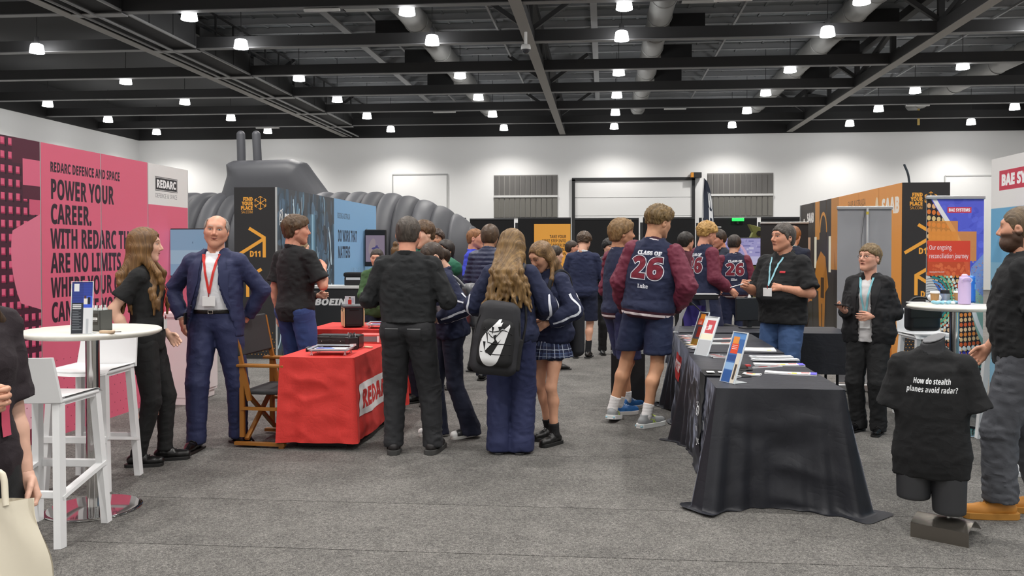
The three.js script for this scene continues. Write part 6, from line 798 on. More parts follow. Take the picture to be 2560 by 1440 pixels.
// sloped screen stand, tablet lectern, chair and boxes behind the black tables
{
  const b = onZ(1742, 742, -9.35), o = thing('tablet_lectern', 'black sloping screen lectern with silver legs and violet bag', 'lectern', [b[0], 0, -9.35]), dk = M(0x1b1c1f, 0.45), sv = M(0xb9bcbf, 0.35, 0.6), y = b[1];
  mesh(o, 'screen_slab', rbox(0.44, 0.05, 0.24, 0, y, 0, 0.008).rotateX(0), dk); mesh(o, 'silver_edge', rbox(0.44, 0.008, 0.25, 0, y + 0.03, 0, 0.003), sv); mesh(o, 'leg', [rod([-0.16, y - 0.03, 0.05], [-0.26, 0, 0.12], 0.035, 0.02), rod([0.12, y - 0.03, -0.05], [0.2, 0, -0.1], 0.035, 0.02)], sv); mesh(o, 'foot_plate', rbox(0.5, 0.02, 0.3, -0.03, 0.01, 0, 0.005), dk);
  mesh(o, 'cable', tube([[-0.1, y - 0.03, 0.1], [0, y - 0.12, 0.13], [0.1, y - 0.25, 0.12], [0.12, y - 0.42, 0.1]], 0.008), dk);
  const s = thing('silver_easel', 'tall silver easel leg standing on the black table', 'easel'); const a = onY(1688, 832, TH + 0.005); mesh(s, 'leg', rod([a[0], a[1], a[2]], [a[0] + 0.13, a[1] + 0.34, a[2]], 0.03, 0.012), sv); mesh(s, 'foot', rbox(0.05, 0.012, 0.05, a[0], a[1] + 0.006, a[2], 0.003), sv);
  const v = thing('violet_bag', 'violet fabric bag hanging under the black lectern', 'bag', [b[0] - 0.02, 0.35, -9.5]); mesh(v, 'bag_cloth', sheet(8, 10, (u, w) => [(u - 0.5) * 0.26 * (0.5 + 0.5 * w), w * 0.55, 0.02 * Math.sin(u * 8)]), M(0x4a3f94, 0.7, 0, { side: THREE.DoubleSide })); mesh(v, 'label', span(-0.02, 0.02, 0.2, 0.33, 0.025, 0.03), M(0xb9b4dc, 0.7));
  const p = onZ(1880, 790, -9.6), c = thing('desk_chair', 'black padded chair with armrests behind the half covered table', 'chair', [p[0], 0, -9.75], rad(20)); mesh(c, 'backrest', rbox(0.4, 0.42, 0.06, 0, 0.72, 0.22, 0.03, 3), dk); mesh(c, 'seat', rbox(0.44, 0.08, 0.42, 0, 0.45, 0, 0.03, 3), dk); for (const s2 of [-1, 1]) { mesh(c, 'armrest', [rbox(0.05, 0.035, 0.26, s2 * 0.25, 0.66, 0.02, 0.012), rod([s2 * 0.25, 0.64, 0.1], [s2 * 0.24, 0.42, 0.05], 0.03)], dk); } for (const s2 of [-1, 1]) for (const t of [-1, 1]) mesh(c, 'leg', pipe([s2 * 0.18, 0.42, t * 0.17], [s2 * 0.23, 0, t * 0.22], 0.014), sv);
  const m = onZ(1872, 800, -9.0), mon = thing('monitor', 'black monitor seen from behind on the half covered table', 'monitor', [m[0], TH + 0.005, -8.9], rad(25)); mesh(mon, 'screen_back', rbox(0.36, 0.24, 0.03, 0, 0.2, 0, 0.01), dk); mesh(mon, 'stand', [rbox(0.05, 0.12, 0.03, 0, 0.06, -0.02, 0.006), rbox(0.2, 0.01, 0.14, 0, 0.005, 0, 0.003)], dk);
  const q = onZ(1863, 753, -10.6), mt = thing('side_table', 'small white topped side table behind the student jackets', 'table', [q[0], 0, -10.6]); mesh(mt, 'table_top', rbox(0.18, 0.02, 0.2, 0, q[1], 0, 0.005), M(0xc9cacb, 0.4)); mesh(mt, 'pedestal', cyl(0.03, 0.03, q[1] - 0.02, 0, 0.01, 0), dk); mesh(mt, 'base', cyl(0.14, 0.14, 0.015), dk); const bt = thing('white_bottle', 'small white bottle on the side table', 'bottle', [q[0] + 0.05, q[1] + 0.01, -10.6]); mesh(bt, 'bottle_body', lathe([[0, 0], [0.02, 0], [0.02, 0.05], [0.008, 0.07], [0.008, 0.12], [0, 0.12]], 16), M(0xe8e6e4, 0.4));
  const k = onY(2015, 962), kb = thing('equipment_case', 'black equipment case stored under the half covered table', 'case', [1.85, 0, -8.75]); mesh(kb, 'case_body', rbox(0.5, 0.33, 0.35, 0, 0.165, 0, 0.015), M(0x1d1e20, 0.5)); mesh(kb, 'case_rim', rbox(0.51, 0.02, 0.36, 0, 0.3, 0, 0.004), M(0x8f9193, 0.35, 0.6)); mesh(kb, 'handle', tube([[-0.08, 0.33, 0], [-0.05, 0.36, 0], [0.05, 0.36, 0], [0.08, 0.33, 0]], 0.008), M(0x1d1e20, 0.5));
  const d0 = onY(1528, 1010), d1 = onY(1612, 1010), pl = thing('black_plinth', 'black display board box on the floor behind the bare legs', 'box', [(d0[0] + d1[0]) / 2, 0, d0[2] - 0.15]); mesh(pl, 'board', rbox(d1[0] - d0[0], 0.5, 0.3, 0, 0.25, 0, 0.004), M(0x17181a, 0.55)); mesh(pl, 'handle', rbox(0.08, 0.02, 0.3, 0.09, 0.51, 0, 0.006), M(0x2a2b2d, 0.5));
}
// things on the red tables
{
  const y = TH + 0.005, dk = M(0x16171a, 0.38), p = onY(853, 868, y), o = thing('power_unit', 'large black ribbed power unit on the red tablecloth', 'power unit', [-2.2, y, -6.85]);
  mesh(o, 'case', rbox(0.34, 0.095, 0.14, 0, 0.052, 0, 0.012), dk); for (let i = 0; i < 9; i++) mesh(o, 'cooling_rib', rbox(0.3, 0.005, 0.012, -0.02, 0.014 + i * 0.0098, 0.07, 0.002), M(0x1f2023, 0.35)); mesh(o, 'top_plate', rbox(0.34, 0.012, 0.13, 0, 0.104, 0, 0.004), dk); mesh(o, 'end_cap', rbox(0.02, 0.105, 0.15, 0.175, 0.055, 0, 0.01), M(0x101113, 0.3)); mesh(o, 'band', rbox(0.012, 0.108, 0.148, -0.06, 0.055, 0, 0.003), dk); mesh(o, 'screw', [0, 1].map((i) => new THREE.SphereGeometry(0.004, 8, 6).translate(-0.13 + i * 0.16, 0.06, 0.077)), M(0xcfcfcf, 0.3, 0.8));
  const b = thing('pen_box', 'small black box of pens with white tag in front of the power unit', 'box', [-2.06, y, -6.72], rad(38)); mesh(b, 'box_body', rbox(0.085, 0.1, 0.075, 0, 0.05, 0, 0.004), M(0x26272a, 0.5)); mesh(b, 'side_tag', span(0.0427, 0.0437, 0.02, 0.085, -0.028, 0.026), M(0xe6e6e6, 0.6)); mesh(b, 'front_tag', span(-0.03, 0.025, 0.032, 0.05, 0.0377, 0.0387), M(0xe6e6e6, 0.6)); reseed(3); for (let i = 0; i < 14; i++) { const k = thing('pen', 'silver tipped pen in the small black box on the red tablecloth', 'pen', [-2.06 + (rnd() - 0.5) * 0.06, y + 0.1, -6.72 + (rnd() - 0.5) * 0.05], i, 'pens in the small black box'); mesh(k, 'barrel', pipe([0, 0, 0], [(rnd() - 0.5) * 0.02, 0.022 + rnd() * 0.018, (rnd() - 0.5) * 0.02], 0.0045, 8), M(i % 3 ? 0x4d4f52 : 0xd8d8d8, 0.3, 0.3)); }
  const tray = (label, x, z, w, d, turn) => { const t = thing('wire_tray', label, 'tray', [x, y, z], turn), cl = M(0xd5d9dd, 0.15, 0.2), h = 0.035; mesh(t, 'tray_floor', rbox(w, 0.004, d, 0, h, 0, 0.002), M(0xdfe2e6, 0.2)); mesh(t, 'rim', [rod([-w / 2, h + 0.014, d / 2], [w / 2, h + 0.014, d / 2], 0.006, 0.02), rod([-w / 2, h + 0.022, -d / 2], [w / 2, h + 0.022, -d / 2], 0.006, 0.03), rod([-w / 2, h + 0.016, -d / 2], [-w / 2, h + 0.016, d / 2], 0.006, 0.02), rod([w / 2, h + 0.016, -d / 2], [w / 2, h + 0.016, d / 2], 0.006, 0.02)], cl); for (const sx of [-1, 1]) for (const sz of [-1, 1]) mesh(t, 'foot', [pipe([sx * w * 0.46, 0, sz * d * 0.42], [sx * w * 0.44, h, sz * d * 0.4], 0.003), pipe([sx * w * 0.41, 0, sz * d * 0.42], [sx * w * 0.44, h, sz * d * 0.4], 0.003)], cl);
    const lf = thing('leaflet', `blue and white leaflet lying in the ${label.split(' ').slice(-4).join(' ')}`, 'leaflet', [x, y + h + 0.004, z], turn); mesh(lf, 'sheet', sheet(4, 2, (u, v) => [(u - 0.5) * w * 0.9, 0.003, (0.5 - v) * d * 0.85]), printMat(canvasTex(256, 128, (g, W, H) => { g.fillStyle = '#e6e8ec'; g.fillRect(0, 0, W, H); g.fillStyle = '#3f55a8'; g.fillRect(10, 6, 110, 70); g.fillStyle = '#6f8fd0'; g.fillRect(70, 40, 80, 60); g.fillStyle = '#c9ccd2'; g.fillRect(160, 60, 80, 20); g.fillStyle = '#d86a5a'; g.fillRect(30, 70, 40, 20); }), 0.4)); };
  tray('clear wire tray of leaflets at the near end of the red tablecloth', -2.13, -6.42, 0.3, 0.22, rad(3)); tray('clear wire tray of leaflets beside the cream power pack', -2.25, -8.62, 0.42, 0.22, rad(6));
  const q = thing('small_tray', 'small black slotted tray on the corner of the red tablecloth', 'tray', [-2.33, y, -6.6], rad(8)); mesh(q, 'tray_body', [span(-0.06, 0.06, 0, 0.008, -0.045, 0.045), span(-0.06, 0.06, 0, 0.028, 0.039, 0.045), span(-0.06, 0.06, 0, 0.028, -0.045, -0.039), span(-0.06, -0.054, 0, 0.028, -0.045, 0.045), span(0.054, 0.06, 0, 0.028, -0.045, 0.045)], dk); mesh(q, 'rim', [span(-0.062, 0.062, 0.028, 0.031, 0.038, 0.047), span(-0.062, 0.062, 0.028, 0.031, -0.047, -0.038), span(-0.062, -0.052, 0.028, 0.031, -0.04, 0.04), span(0.052, 0.062, 0.028, 0.031, -0.04, 0.04)], M(0x8b8d90, 0.35, 0.5));
  const w = thing('name_badge', 'pale wooden badge on the edge of the red tablecloth', 'badge', [-1.95, y, -6.83], rad(-30)); mesh(w, 'badge_plate', rbox(0.08, 0.014, 0.03, 0, 0.007, 0, 0.005), M(0xcdb295, 0.55));
  const r = thing('striped_box', 'grey and red striped carton behind the power unit', 'box', [-1.99, y, -7.25]); mesh(r, 'box_body', rbox(0.3, 0.075, 0.16, 0, 0.0375, 0, 0.003), M(0xc8514c, 0.5)); mesh(r, 'grey_panel', span(-0.12, 0.02, 0.015, 0.06, 0.081, 0.083), M(0x77787c, 0.5)); mesh(r, 'white_stripe', [span(0.02, 0.04, 0.01, 0.065, 0.0815, 0.0835), span(0.055, 0.075, 0.01, 0.065, 0.0815, 0.0835)], M(0xe9e4e4, 0.5));
  const c = onZ(884, 830, -8.75), pk = thing('power_pack', 'cream and black portable power pack on the rear red tablecloth', 'power pack', [c[0], y, -8.72], rad(24)), cr = M(0xd9bd92, 0.5); const H = 0.23;
  mesh(pk, 'case', rbox(0.2, H - 0.02, 0.24, 0, H / 2, 0, 0.02, 3), M(0x232427, 0.5)); for (const s of [-1, 1]) { for (let i = 0; i < 4; i++) mesh(pk, 'side_rib', rbox(0.012, H * 0.72, 0.034, s * 0.106, H * 0.42, -0.09 + i * 0.06, 0.006), cr); mesh(pk, 'side_panel', rbox(0.008, H - 0.02, 0.25, s * 0.101, H / 2, 0, 0.003), cr); } mesh(pk, 'top_cover', rbox(0.22, 0.03, 0.26, 0, H - 0.01, 0, 0.012), M(0x4b4c4e, 0.4)); mesh(pk, 'handle_slot', rbox(0.1, 0.022, 0.006, 0, H * 0.84, 0.121, 0.003), M(0x0e0f10, 0.6)); mesh(pk, 'vent', rbox(0.16, 0.03, 0.006, 0, 0.03, 0.121, 0.002), M(0x0e0f10, 0.6)); mesh(pk, 'side_handle', rbox(0.006, 0.04, 0.03, -0.113, H * 0.82, 0.03, 0.002), M(0x17181a, 0.6));
  const cd = thing('photo_card', 'small photo card with red figure standing on the power pack', 'card', [c[0] - 0.03, y + H + 0.005, -8.72]); mesh(cd, 'card', span(-0.055, 0.055, 0, 0.09, -0.003, 0), M(0xe4e4e6, 0.5)); mesh(cd, 'picture', quad([-0.052, 0.003, 0.001], [0.052, 0.003, 0.001], [0.052, 0.088, 0.001], [-0.052, 0.088, 0.001]), printMat(canvasTex(128, 100, (g, W, H2) => { g.fillStyle = '#d3d6de'; g.fillRect(0, 0, W, H2); g.fillStyle = '#b9bccb'; g.fillRect(80, 20, 40, 60); g.fillStyle = '#4a2c26'; g.fillRect(50, 12, 26, 26); g.fillStyle = '#d8a58c'; g.fillRect(54, 24, 18, 18); g.fillStyle = '#c83a32'; g.fillRect(40, 42, 46, 58); }), 0.4));
}
// folding director chair
{
  const o = thing('director_chair', 'folding wooden director chair with black padded back by the red table', 'chair', [-2.56, 0, -6.48], rad(86)), wd = M(0x9a6427, 0.45), bk = M(0x2b2b2d, 0.75);   // faces +z (towards the table)
  for (const s of [-1, 1]) {
    mesh(o, 'front_leg', rod([s * 0.25, 0.0, 0.12], [s * 0.25, 0.62, 0.12], 0.024, 0.04), wd); mesh(o, 'rear_leg', rod([s * 0.25, 0.08, -0.2], [s * 0.25, 0.62, -0.2], 0.024, 0.036), wd); mesh(o, 'foot_rail', rod([s * 0.25, 0.03, 0.15], [s * 0.25, 0.03, -0.26], 0.024, 0.04), wd); mesh(o, 'armrest', rbox(0.06, 0.024, 0.42, s * 0.25, 0.632, -0.06, 0.008), wd);
    mesh(o, 'back_upright', rod([s * 0.25, 0.36, -0.14], [s * 0.26, 0.98, -0.27], 0.022, 0.032), wd); mesh(o, 'side_rail', rod([s * 0.25, 0.3, 0.12], [s * 0.25, 0.3, -0.2], 0.02, 0.04), wd);
    mesh(o, 'cross_brace', rod([s * 0.24, 0.42, 0.1], [-s * 0.24, 0.06, 0.1], 0.022, 0.032), wd); mesh(o, 'cross_brace', rod([s * 0.24, 0.42, -0.17], [-s * 0.24, 0.06, -0.17], 0.022, 0.032), wd);
  }
  mesh(o, 'seat', rbox(0.48, 0.03, 0.34, 0, 0.42, -0.04, 0.012), bk); const lean = -0.21; const bp = mesh(o, 'back_pad', rbox(0.54, 0.3, 0.035, 0, 0.15, 0, 0.014, 3), bk); bp.position.set(0, 0.7, -0.215); bp.rotation.x = lean; mesh(bp, 'stitch_line', rbox(0.5, 0.006, 0.006, 0, 0.15, -0.0185, 0.002), M(0x151516, 0.7));
}
// tote bag at the frame edge is carried by a visitor (see people)
// ---------------------------------------------------------------- people
const cloth = (c, rough = 0.85, extra) => M(c, rough, 0, { side: THREE.DoubleSide, bumpMap: creaseTex, bumpScale: 0.004, ...extra });
const BLK = cloth('#17181a'), BLKTEE = cloth('#141516', 0.9), NAVY = cloth('#1c2340', 0.85), DKNAVY = cloth('#161b2e', 0.88), MAROON = cloth('#6a2138', 0.7), JEANS = cloth('#33497f', 0.85), DKJEANS = cloth('#232427', 0.85);
function locks(n, a0, a1, yEnd, o = {}) {
  const out = []; reseed(o.seed ?? 5);
  for (let i = 0; i < n; i++) {
    const a = lerp(a0, a1, (i + 0.5) / n), s = Math.sin(a), c = Math.cos(a), j = () => (rnd() - 0.5) * (o.jit ?? 0.02), sp = o.spread ?? 0.03, w = o.wave ?? 0.012, ph = rnd() * 6, zB = (o.back ?? -0.15), zF = o.frontZ ?? 0.13, end = yEnd + (rnd() - 0.3) * 0.06, z2 = c < 0 ? zB * Math.min(1, -c * 1.25 + 0.25) : zF * Math.min(1, c + 0.35);
    const p = [[0.064 * s, 0.06, -0.012 + 0.078 * c], [0.083 * s, -0.015, -0.012 + 0.094 * c], [0.085 * s + j(), -0.085, -0.02 + 0.088 * c]];
    const K = 5; for (let k = 0; k <= K; k++) { const t = k / K, y = lerp(1.42, end, t); p.push([(0.105 + sp * t) * s + w * Math.sin(ph + t * 7) + j() * 0.6 + (o.dx ?? 0) * t, y, z2 + (o.dz ?? 0) * t + w * Math.cos(ph + t * 6) * 0.6]); }
    out.push({ p, hp: 3, r0: o.r0 ?? 0.024, r1: o.r1 ?? 0.009 });
  }
  return out;
}
const TW = 1152, THh = 704;
function torsoTex(base, draw, front) {
  return canvasTex(TW, THh, (g) => { g.fillStyle = base; g.fillRect(0, 0, TW, THh); reseed(3); for (let i = 0; i < 1400; i++) { g.fillStyle = i % 2 ? 'rgba(255,255,255,0.025)' : 'rgba(0,0,0,0.05)'; g.fillRect(rnd() * TW, rnd() * THh, 2, 9); } const X = (x) => (0.5 - x / 0.62) * TW / 2, XF = (x) => TW / 2 + (0.5 + x / 0.62) * TW / 2, Y = (y) => (1 - (y - 0.78) / 0.76) * THh, S = TW / 2 / 0.62; draw(g, { X, XF, Y, S, bandY: (y0, y1, c) => { g.fillStyle = c; g.fillRect(0, Y(y1), TW, Y(y0) - Y(y1)); } }); });
}
function varsity(g, k, name, hem) {
  const { X, XF, Y, S, bandY } = k; bandY(hem, hem + 0.062, '#3d1626'); bandY(hem + 0.022, hem + 0.042, '#e9dfe0');
  say(g, 'CLASS OF', X(0.095), Y(1.372), 0.03 * S, { w: 0.2 * S, color: '#e8eaef', serif: true, heavy: 3.5 });
  const num = (c, lw) => { g.save(); g.lineJoin = 'miter'; say(g, '2', X(0.13), Y(1.185), 0.165 * S, { w: 0.125 * S, color: c, heavy: lw, serif: false }); say(g, '6', X(-0.005), Y(1.185), 0.165 * S, { w: 0.125 * S, color: c, heavy: lw }); g.restore(); }; num('#e8e6ea', 26); num('#1c2340', 15); num('#7a2233', 10);
  say(g, name, X(0.06), Y(1.105), 0.03 * S, { w: 0.09 * S, color: '#e8eaef', serif: true, heavy: 1.5 });
  g.fillStyle = '#e8eaef'; g.fillRect(XF(0.05), Y(1.34), 0.05 * S, 0.05 * S); g.fillStyle = '#6a2138'; g.fillRect(XF(0.058), Y(1.334), 0.034 * S, 0.035 * S); g.fillStyle = '#10131f'; g.fillRect(XF(-0.004), 0, 0.008 * S, THh);
}
const varsityCollar = (F) => { F.collar(M('#3d1626', 0.85), { h: 0.05, r: 0.075, y: 1.468, t: 0.008, flare: -0.25 }); F.collar(M('#e9dfe0', 0.85), { h: 0.014, r: 0.0745, y: 1.482, t: 0.0095, flare: -0.25, name: 'collar_stripe' }); };
const SK = { fair: '#dca78c', light: '#e3b49b', tan: '#c58f6e', pink: '#d99a80' };

// woman in black beside the round table
{
  const F = new Figure({ at: [-3.235, -5.71], h: 1.665, face: 106, female: true, label: 'woman in black t-shirt with long wavy blonde brown hair facing the man in the suit', skin: SK.light, hairColor: '#6a4a2c', cell: 0.011, near: 1, headYaw: 4, headPitch: 4, lean: -2, smile: 1,
    arms: { R: { u: [0.16, -0.8, -0.6], f: [-0.12, -0.85, 0.42], curl: 0.6 }, L: { u: [0.1, -0.9, -0.1], f: [-0.3, -0.6, 0.6] } }, legs: { R: { foot: [0.085, -0.05], yaw: 2 }, L: { foot: [0.08, 0.1], yaw: 4 } } });
  F.body(); F.top('tshirt', { mat: BLKTEE, hem: 0.855, grow: 0.014, loose: 0.015, wrinkle: 0.007, sleeve: { len: 0.68, grow: 0.016 }, neck: 0.07, hemWave: 0.012 }); F.trousers({ mat: cloth('#151617', 0.8), r: [0.098, 0.066, 0.05], end: 0.075, wrinkle: 0.005, folds: 0.007 });
  F.shoes({ kind: 'sneaker', mat: M('#141414', 0.28), sole: M('#1c1c1c', 0.6), laces: M('#101010', 0.6), soleH: 0.024 });
  F.hair({ color: '#5a3b20', color2: '#a97c46', t: 0.016, front: 0.075, side: -0.03, temple: 0.01, nape: -0.09, locks: [...locks(9, rad(-150), rad(-55), 1.12, { seed: 4, wave: 0.022, spread: 0.035, frontZ: 0.15 }), ...locks(6, rad(60), rad(150), 1.12, { seed: 9, wave: 0.02, frontZ: 0.15 }), ...locks(4, rad(-205), rad(-155), 1.33, { seed: 2, wave: 0.015 })], lockK: 0.02 });
  F.lanyard('#c23a34', { y: 1.1 });
}
// man in navy suit
{
  const F = new Figure({ at: [-3.0, -6.27], h: 1.785, face: 6, label: 'balding man in navy suit and red lanyard standing hands on hips', skin: '#d59a80', hairColor: '#b9b3ab', browK: 0.4, iris: '#4a5a66', cell: 0.0105, near: 1, headCell: 0.0034, headYaw: 12, headTilt: -4, belly: 0.018, jaw: 1.08, lips: '#a4594e', eyeOpen: 0.0042, smile: 1,
    arms: { R: { u: [0.62, -0.78, -0.18], f: [-0.42, -0.88, 0.28], h: [-0.2, -0.9, 0.3], p: [-0.6, 0.1, -0.5], curl: 0.45 }, L: { u: [0.55, -0.8, -0.32], f: [-0.5, -0.8, -0.12], curl: 0.5 } }, legs: { R: { foot: [0.1, 0.13], yaw: 4 }, L: { foot: [0.135, -0.1], yaw: 52 } } });
  F.body(); const shirt = cloth('#e9eaee', 0.7), suit = cloth('#232a4f', 0.72);
  F.top('shirt', { mat: shirt, hem: 1.0, grow: 0.006, wrinkle: 0.003, sleeve: { len: 1.96, grow: 0.002 }, neck: 0.066 }); const sf = F.shirtField; F.collar(shirt, { h: 0.045, r: 0.07, y: 1.462, t: 0.006, gap: 0.02, flare: -0.1 });
  F.trousers({ mat: suit, r: [0.108, 0.08, 0.066], end: 0.045, wrinkle: 0.006, folds: 0.005, waist: 1.04 }); F.band('belt', 1.012, 1.045, F.trouserField, 0.005, M('#15120f', 0.4));
  { const z = F.surf(0.01, 1.028, F.trouserField), S = F.s; mesh(F.root, 'belt_buckle', new THREE.TorusGeometry(0.021 * S, 0.0035, 8, 4).rotateZ(PI / 4).scale(1.15, 0.85, 1).translate(0.01 * S, 1.028 * S, (z + 0.012) * S), M('#b9b6b0', 0.2, 0.9)); }
  const ow = (y) => y > 1.3 ? lerp(0.055, 0.068, (1.47 - y) / 0.17) : lerp(0.068, 0.17, sstep(1.3, 0.86, y));
  F.top('suit_jacket', { mat: suit, hem: 0.83, grow: 0.024, loose: 0.022, hemOut: 0.03, wrinkle: 0.006, sleeve: { len: 1.93, grow: 0.02, cuffR: 0.038 }, neck: 0.074, armK: 0.016, open: (x, y, z) => (z > 0.015 && y < 1.5 ? Math.min(ow(y) - Math.abs(x + 0.0), z - 0.01) : -0.1) }); const jf = F.suit_jacket;
  for (const s of [-1, 1]) { const e = (y) => s * (ow(y) + 0.006); F.strip('lapel', [[e(1.0), e(1.0) + s * 0.004, 1.06], [e(1.12), e(1.12) + s * 0.03, 1.15], [e(1.25), e(1.25) + s * 0.058, 1.26], [e(1.33), e(1.33) + s * 0.07, 1.335], [e(1.36), e(1.36) + s * 0.052, 1.35], [e(1.43), e(1.43) + s * 0.048, 1.42], [s * 0.07, s * 0.1, 1.46]].map((r) => (s > 0 ? r : [r[1], r[0], r[2]])), jf, suit, { off: 0.006, sub: 3 }); }
  for (const y of [1.07, 0.98]) { const x = -ow(y) - 0.016, z = F.surf(x, y, jf), S = F.s; mesh(F.root, 'jacket_button', new THREE.SphereGeometry(0.009, 10, 6).scale(1, 1, 0.5).translate(x * S, y * S, (z + 0.005) * S), M('#101526', 0.4)); }
  F.shoes({ kind: 'shoe', mat: M('#120f10', 0.16), sole: M('#1a1412', 0.5), laces: M('#0c0c0c', 0.6), scale: 1.03 });
  F.hair({ color: '#9d968e', color2: '#c9c4bd', t: 0.012, top: 0.0, front: 0.05, side: -0.012, temple: 0.03, nape: -0.06, bald: true, strand: 0.002 });
  F.lanyard('#d8342f', { y: 1.165, field: (x, y, z) => Math.min(sf(x, y, z), jf(x, y, z)) });
  const ph = thing('phone', 'black phone held at the hip of the man in the navy suit', 'phone', [-3.165, 1.0, -6.12], 0.2); mesh(ph, 'phone_body', rbox(0.012, 0.09, 0.06, 0, 0, 0, 0.005), M('#121315', 0.3));
}
// man in black polo, seen from behind
{
  const F = new Figure({ at: [-2.83, -7.52], h: 1.82, face: 150, label: 'young man in black polo and blue jeans seen from behind with red lanyard', skin: SK.pink, hairColor: '#4f3a26', cell: 0.012, headYaw: -32, broad: 1.04, arms: { L: { u: [0.22, -1, -0.1], f: [0.06, -1, 0.22] }, R: { u: [0.35, -0.85, 0.25], f: [-0.55, 0.55, 0.5], curl: 0.7 } }, legs: { L: { foot: [0.13, 0.02] }, R: { foot: [0.14, -0.02] } } });
  F.body(); F.top('polo_shirt', { mat: BLK, hem: 0.83, grow: 0.016, loose: 0.02, wrinkle: 0.009, sleeve: { len: 0.78, grow: 0.02 }, neck: 0.07 }); F.collar(BLK, { h: 0.04, r: 0.072, y: 1.468, flare: 0.15 }); F.collar(M('#d8342f', 0.6), { h: 0.012, r: 0.074, y: 1.492, t: 0.007, name: 'lanyard' }); F.trousers({ mat: JEANS, r: [0.104, 0.08, 0.068], wrinkle: 0.006 }); F.shoes({ kind: 'shoe', mat: M('#1a1512', 0.4) });
  F.hair({ color: '#4f3a26', color2: '#7a5c3a', t: 0.02, top: 0.026, front: 0.06, side: 0.0, nape: -0.075, quiff: 0.012, fade: 0.006, strand: 0.006 });
}
// person behind him
{
  const F = new Figure({ at: [-3.03, -8.15], h: 1.63, face: 125, label: 'person in black top and grey trousers half hidden behind the young man in polo', skin: SK.light, hairColor: '#c7b08a', cell: 0.013, headYaw: 10, arms: { R: { u: [0.3, -1, 0.05], f: [0.1, -1, 0.1], curl: 0.7 }, L: { u: [0.3, -0.9, 0.2], f: [-0.7, 0.0, 0.7] } } });
  F.body(); F.top('top', { mat: BLK, hem: 0.86, loose: 0.02, sleeve: { len: 1.93 } }); F.trousers({ mat: cloth('#8a8488', 0.85), r: [0.1, 0.075, 0.062] }); F.shoes({ kind: 'sneaker', mat: M('#2a2a2c', 0.5) }); F.hair({ color: '#b59a70', color2: '#d8c39c', t: 0.008, front: 0.07, side: -0.01 });
}
// man in dark long sleeves at the red table, back to us
{
  const F = new Figure({ at: [-1.455, -6.16], h: 1.755, face: 176, label: 'broad man in dark sweater and charcoal jeans with his back turned at the red table', skin: SK.pink, hairColor: '#4a3d33', cell: 0.0105, near: 1, broad: 1.07, wide: 1.05, belly: 0.025, headPitch: 4, headYaw: 4, headW: 1.04,
    arms: { L: { u: [0.42, -0.9, 0.0], f: [-0.3, 0.02, 1] }, R: { u: [0.42, -0.9, 0.0], f: [-0.3, 0.02, 1] } }, legs: { L: { foot: [0.115, 0.0], yaw: 18 }, R: { foot: [0.175, 0.05], yaw: 4 } } });
  F.body(); F.top('sweater', { mat: cloth('#1e2022', 0.9), hem: 0.985, grow: 0.018, loose: 0.028, hemIn: 0.012, wrinkle: 0.008, sleeve: { len: 1.32, grow: 0.022, cuffR: 0.046, bunch: 0.005 }, neck: 0.074 }); F.collar(cloth('#1b1d1f', 0.9), { h: 0.04, r: 0.074, y: 1.468, t: 0.008, flare: -0.05 });
  F.trousers({ mat: DKJEANS, r: [0.112, 0.084, 0.068], end: 0.05, wrinkle: 0.008, folds: 0.01, waist: 1.045 }); F.band('belt', 0.99, 1.02, F.trouserField, 0.004, M('#101010', 0.35));
  const st = M('#77787a', 0.8); for (const s of [-1, 1]) { const x0 = s > 0 ? 0.035 : -0.135, x1 = s > 0 ? 0.135 : -0.035; F.strip('pocket', [[x0, x1, 0.945], [x0, x1, 0.9], [x0, x1, 0.85], [x0 + 0.02, x1 - 0.02, 0.815]], F.trouserField, cloth('#26272a', 0.85), { back: true, off: 0.003 }); F.strip('pocket_stitch', [[x0, x1, 0.944], [x0, x1, 0.938]], F.trouserField, st, { back: true, off: 0.005 }); }
  F.strip('belt_loop', [[-0.006, 0.006, 1.03], [-0.006, 0.006, 0.975]], F.trouserField, DKJEANS, { back: true, off: 0.009 });
  F.shoes({ kind: 'sneaker', mat: M('#1d1a1b', 0.5), sole: M('#3a3a39', 0.7), laces: M('#111', 0.6), soleH: 0.034, scale: 1.06 });
  F.hair({ color: '#3f352c', color2: '#6d6258', t: 0.008, top: 0.014, front: 0.062, side: 0.0, nape: -0.06, strand: 0.003 });
}
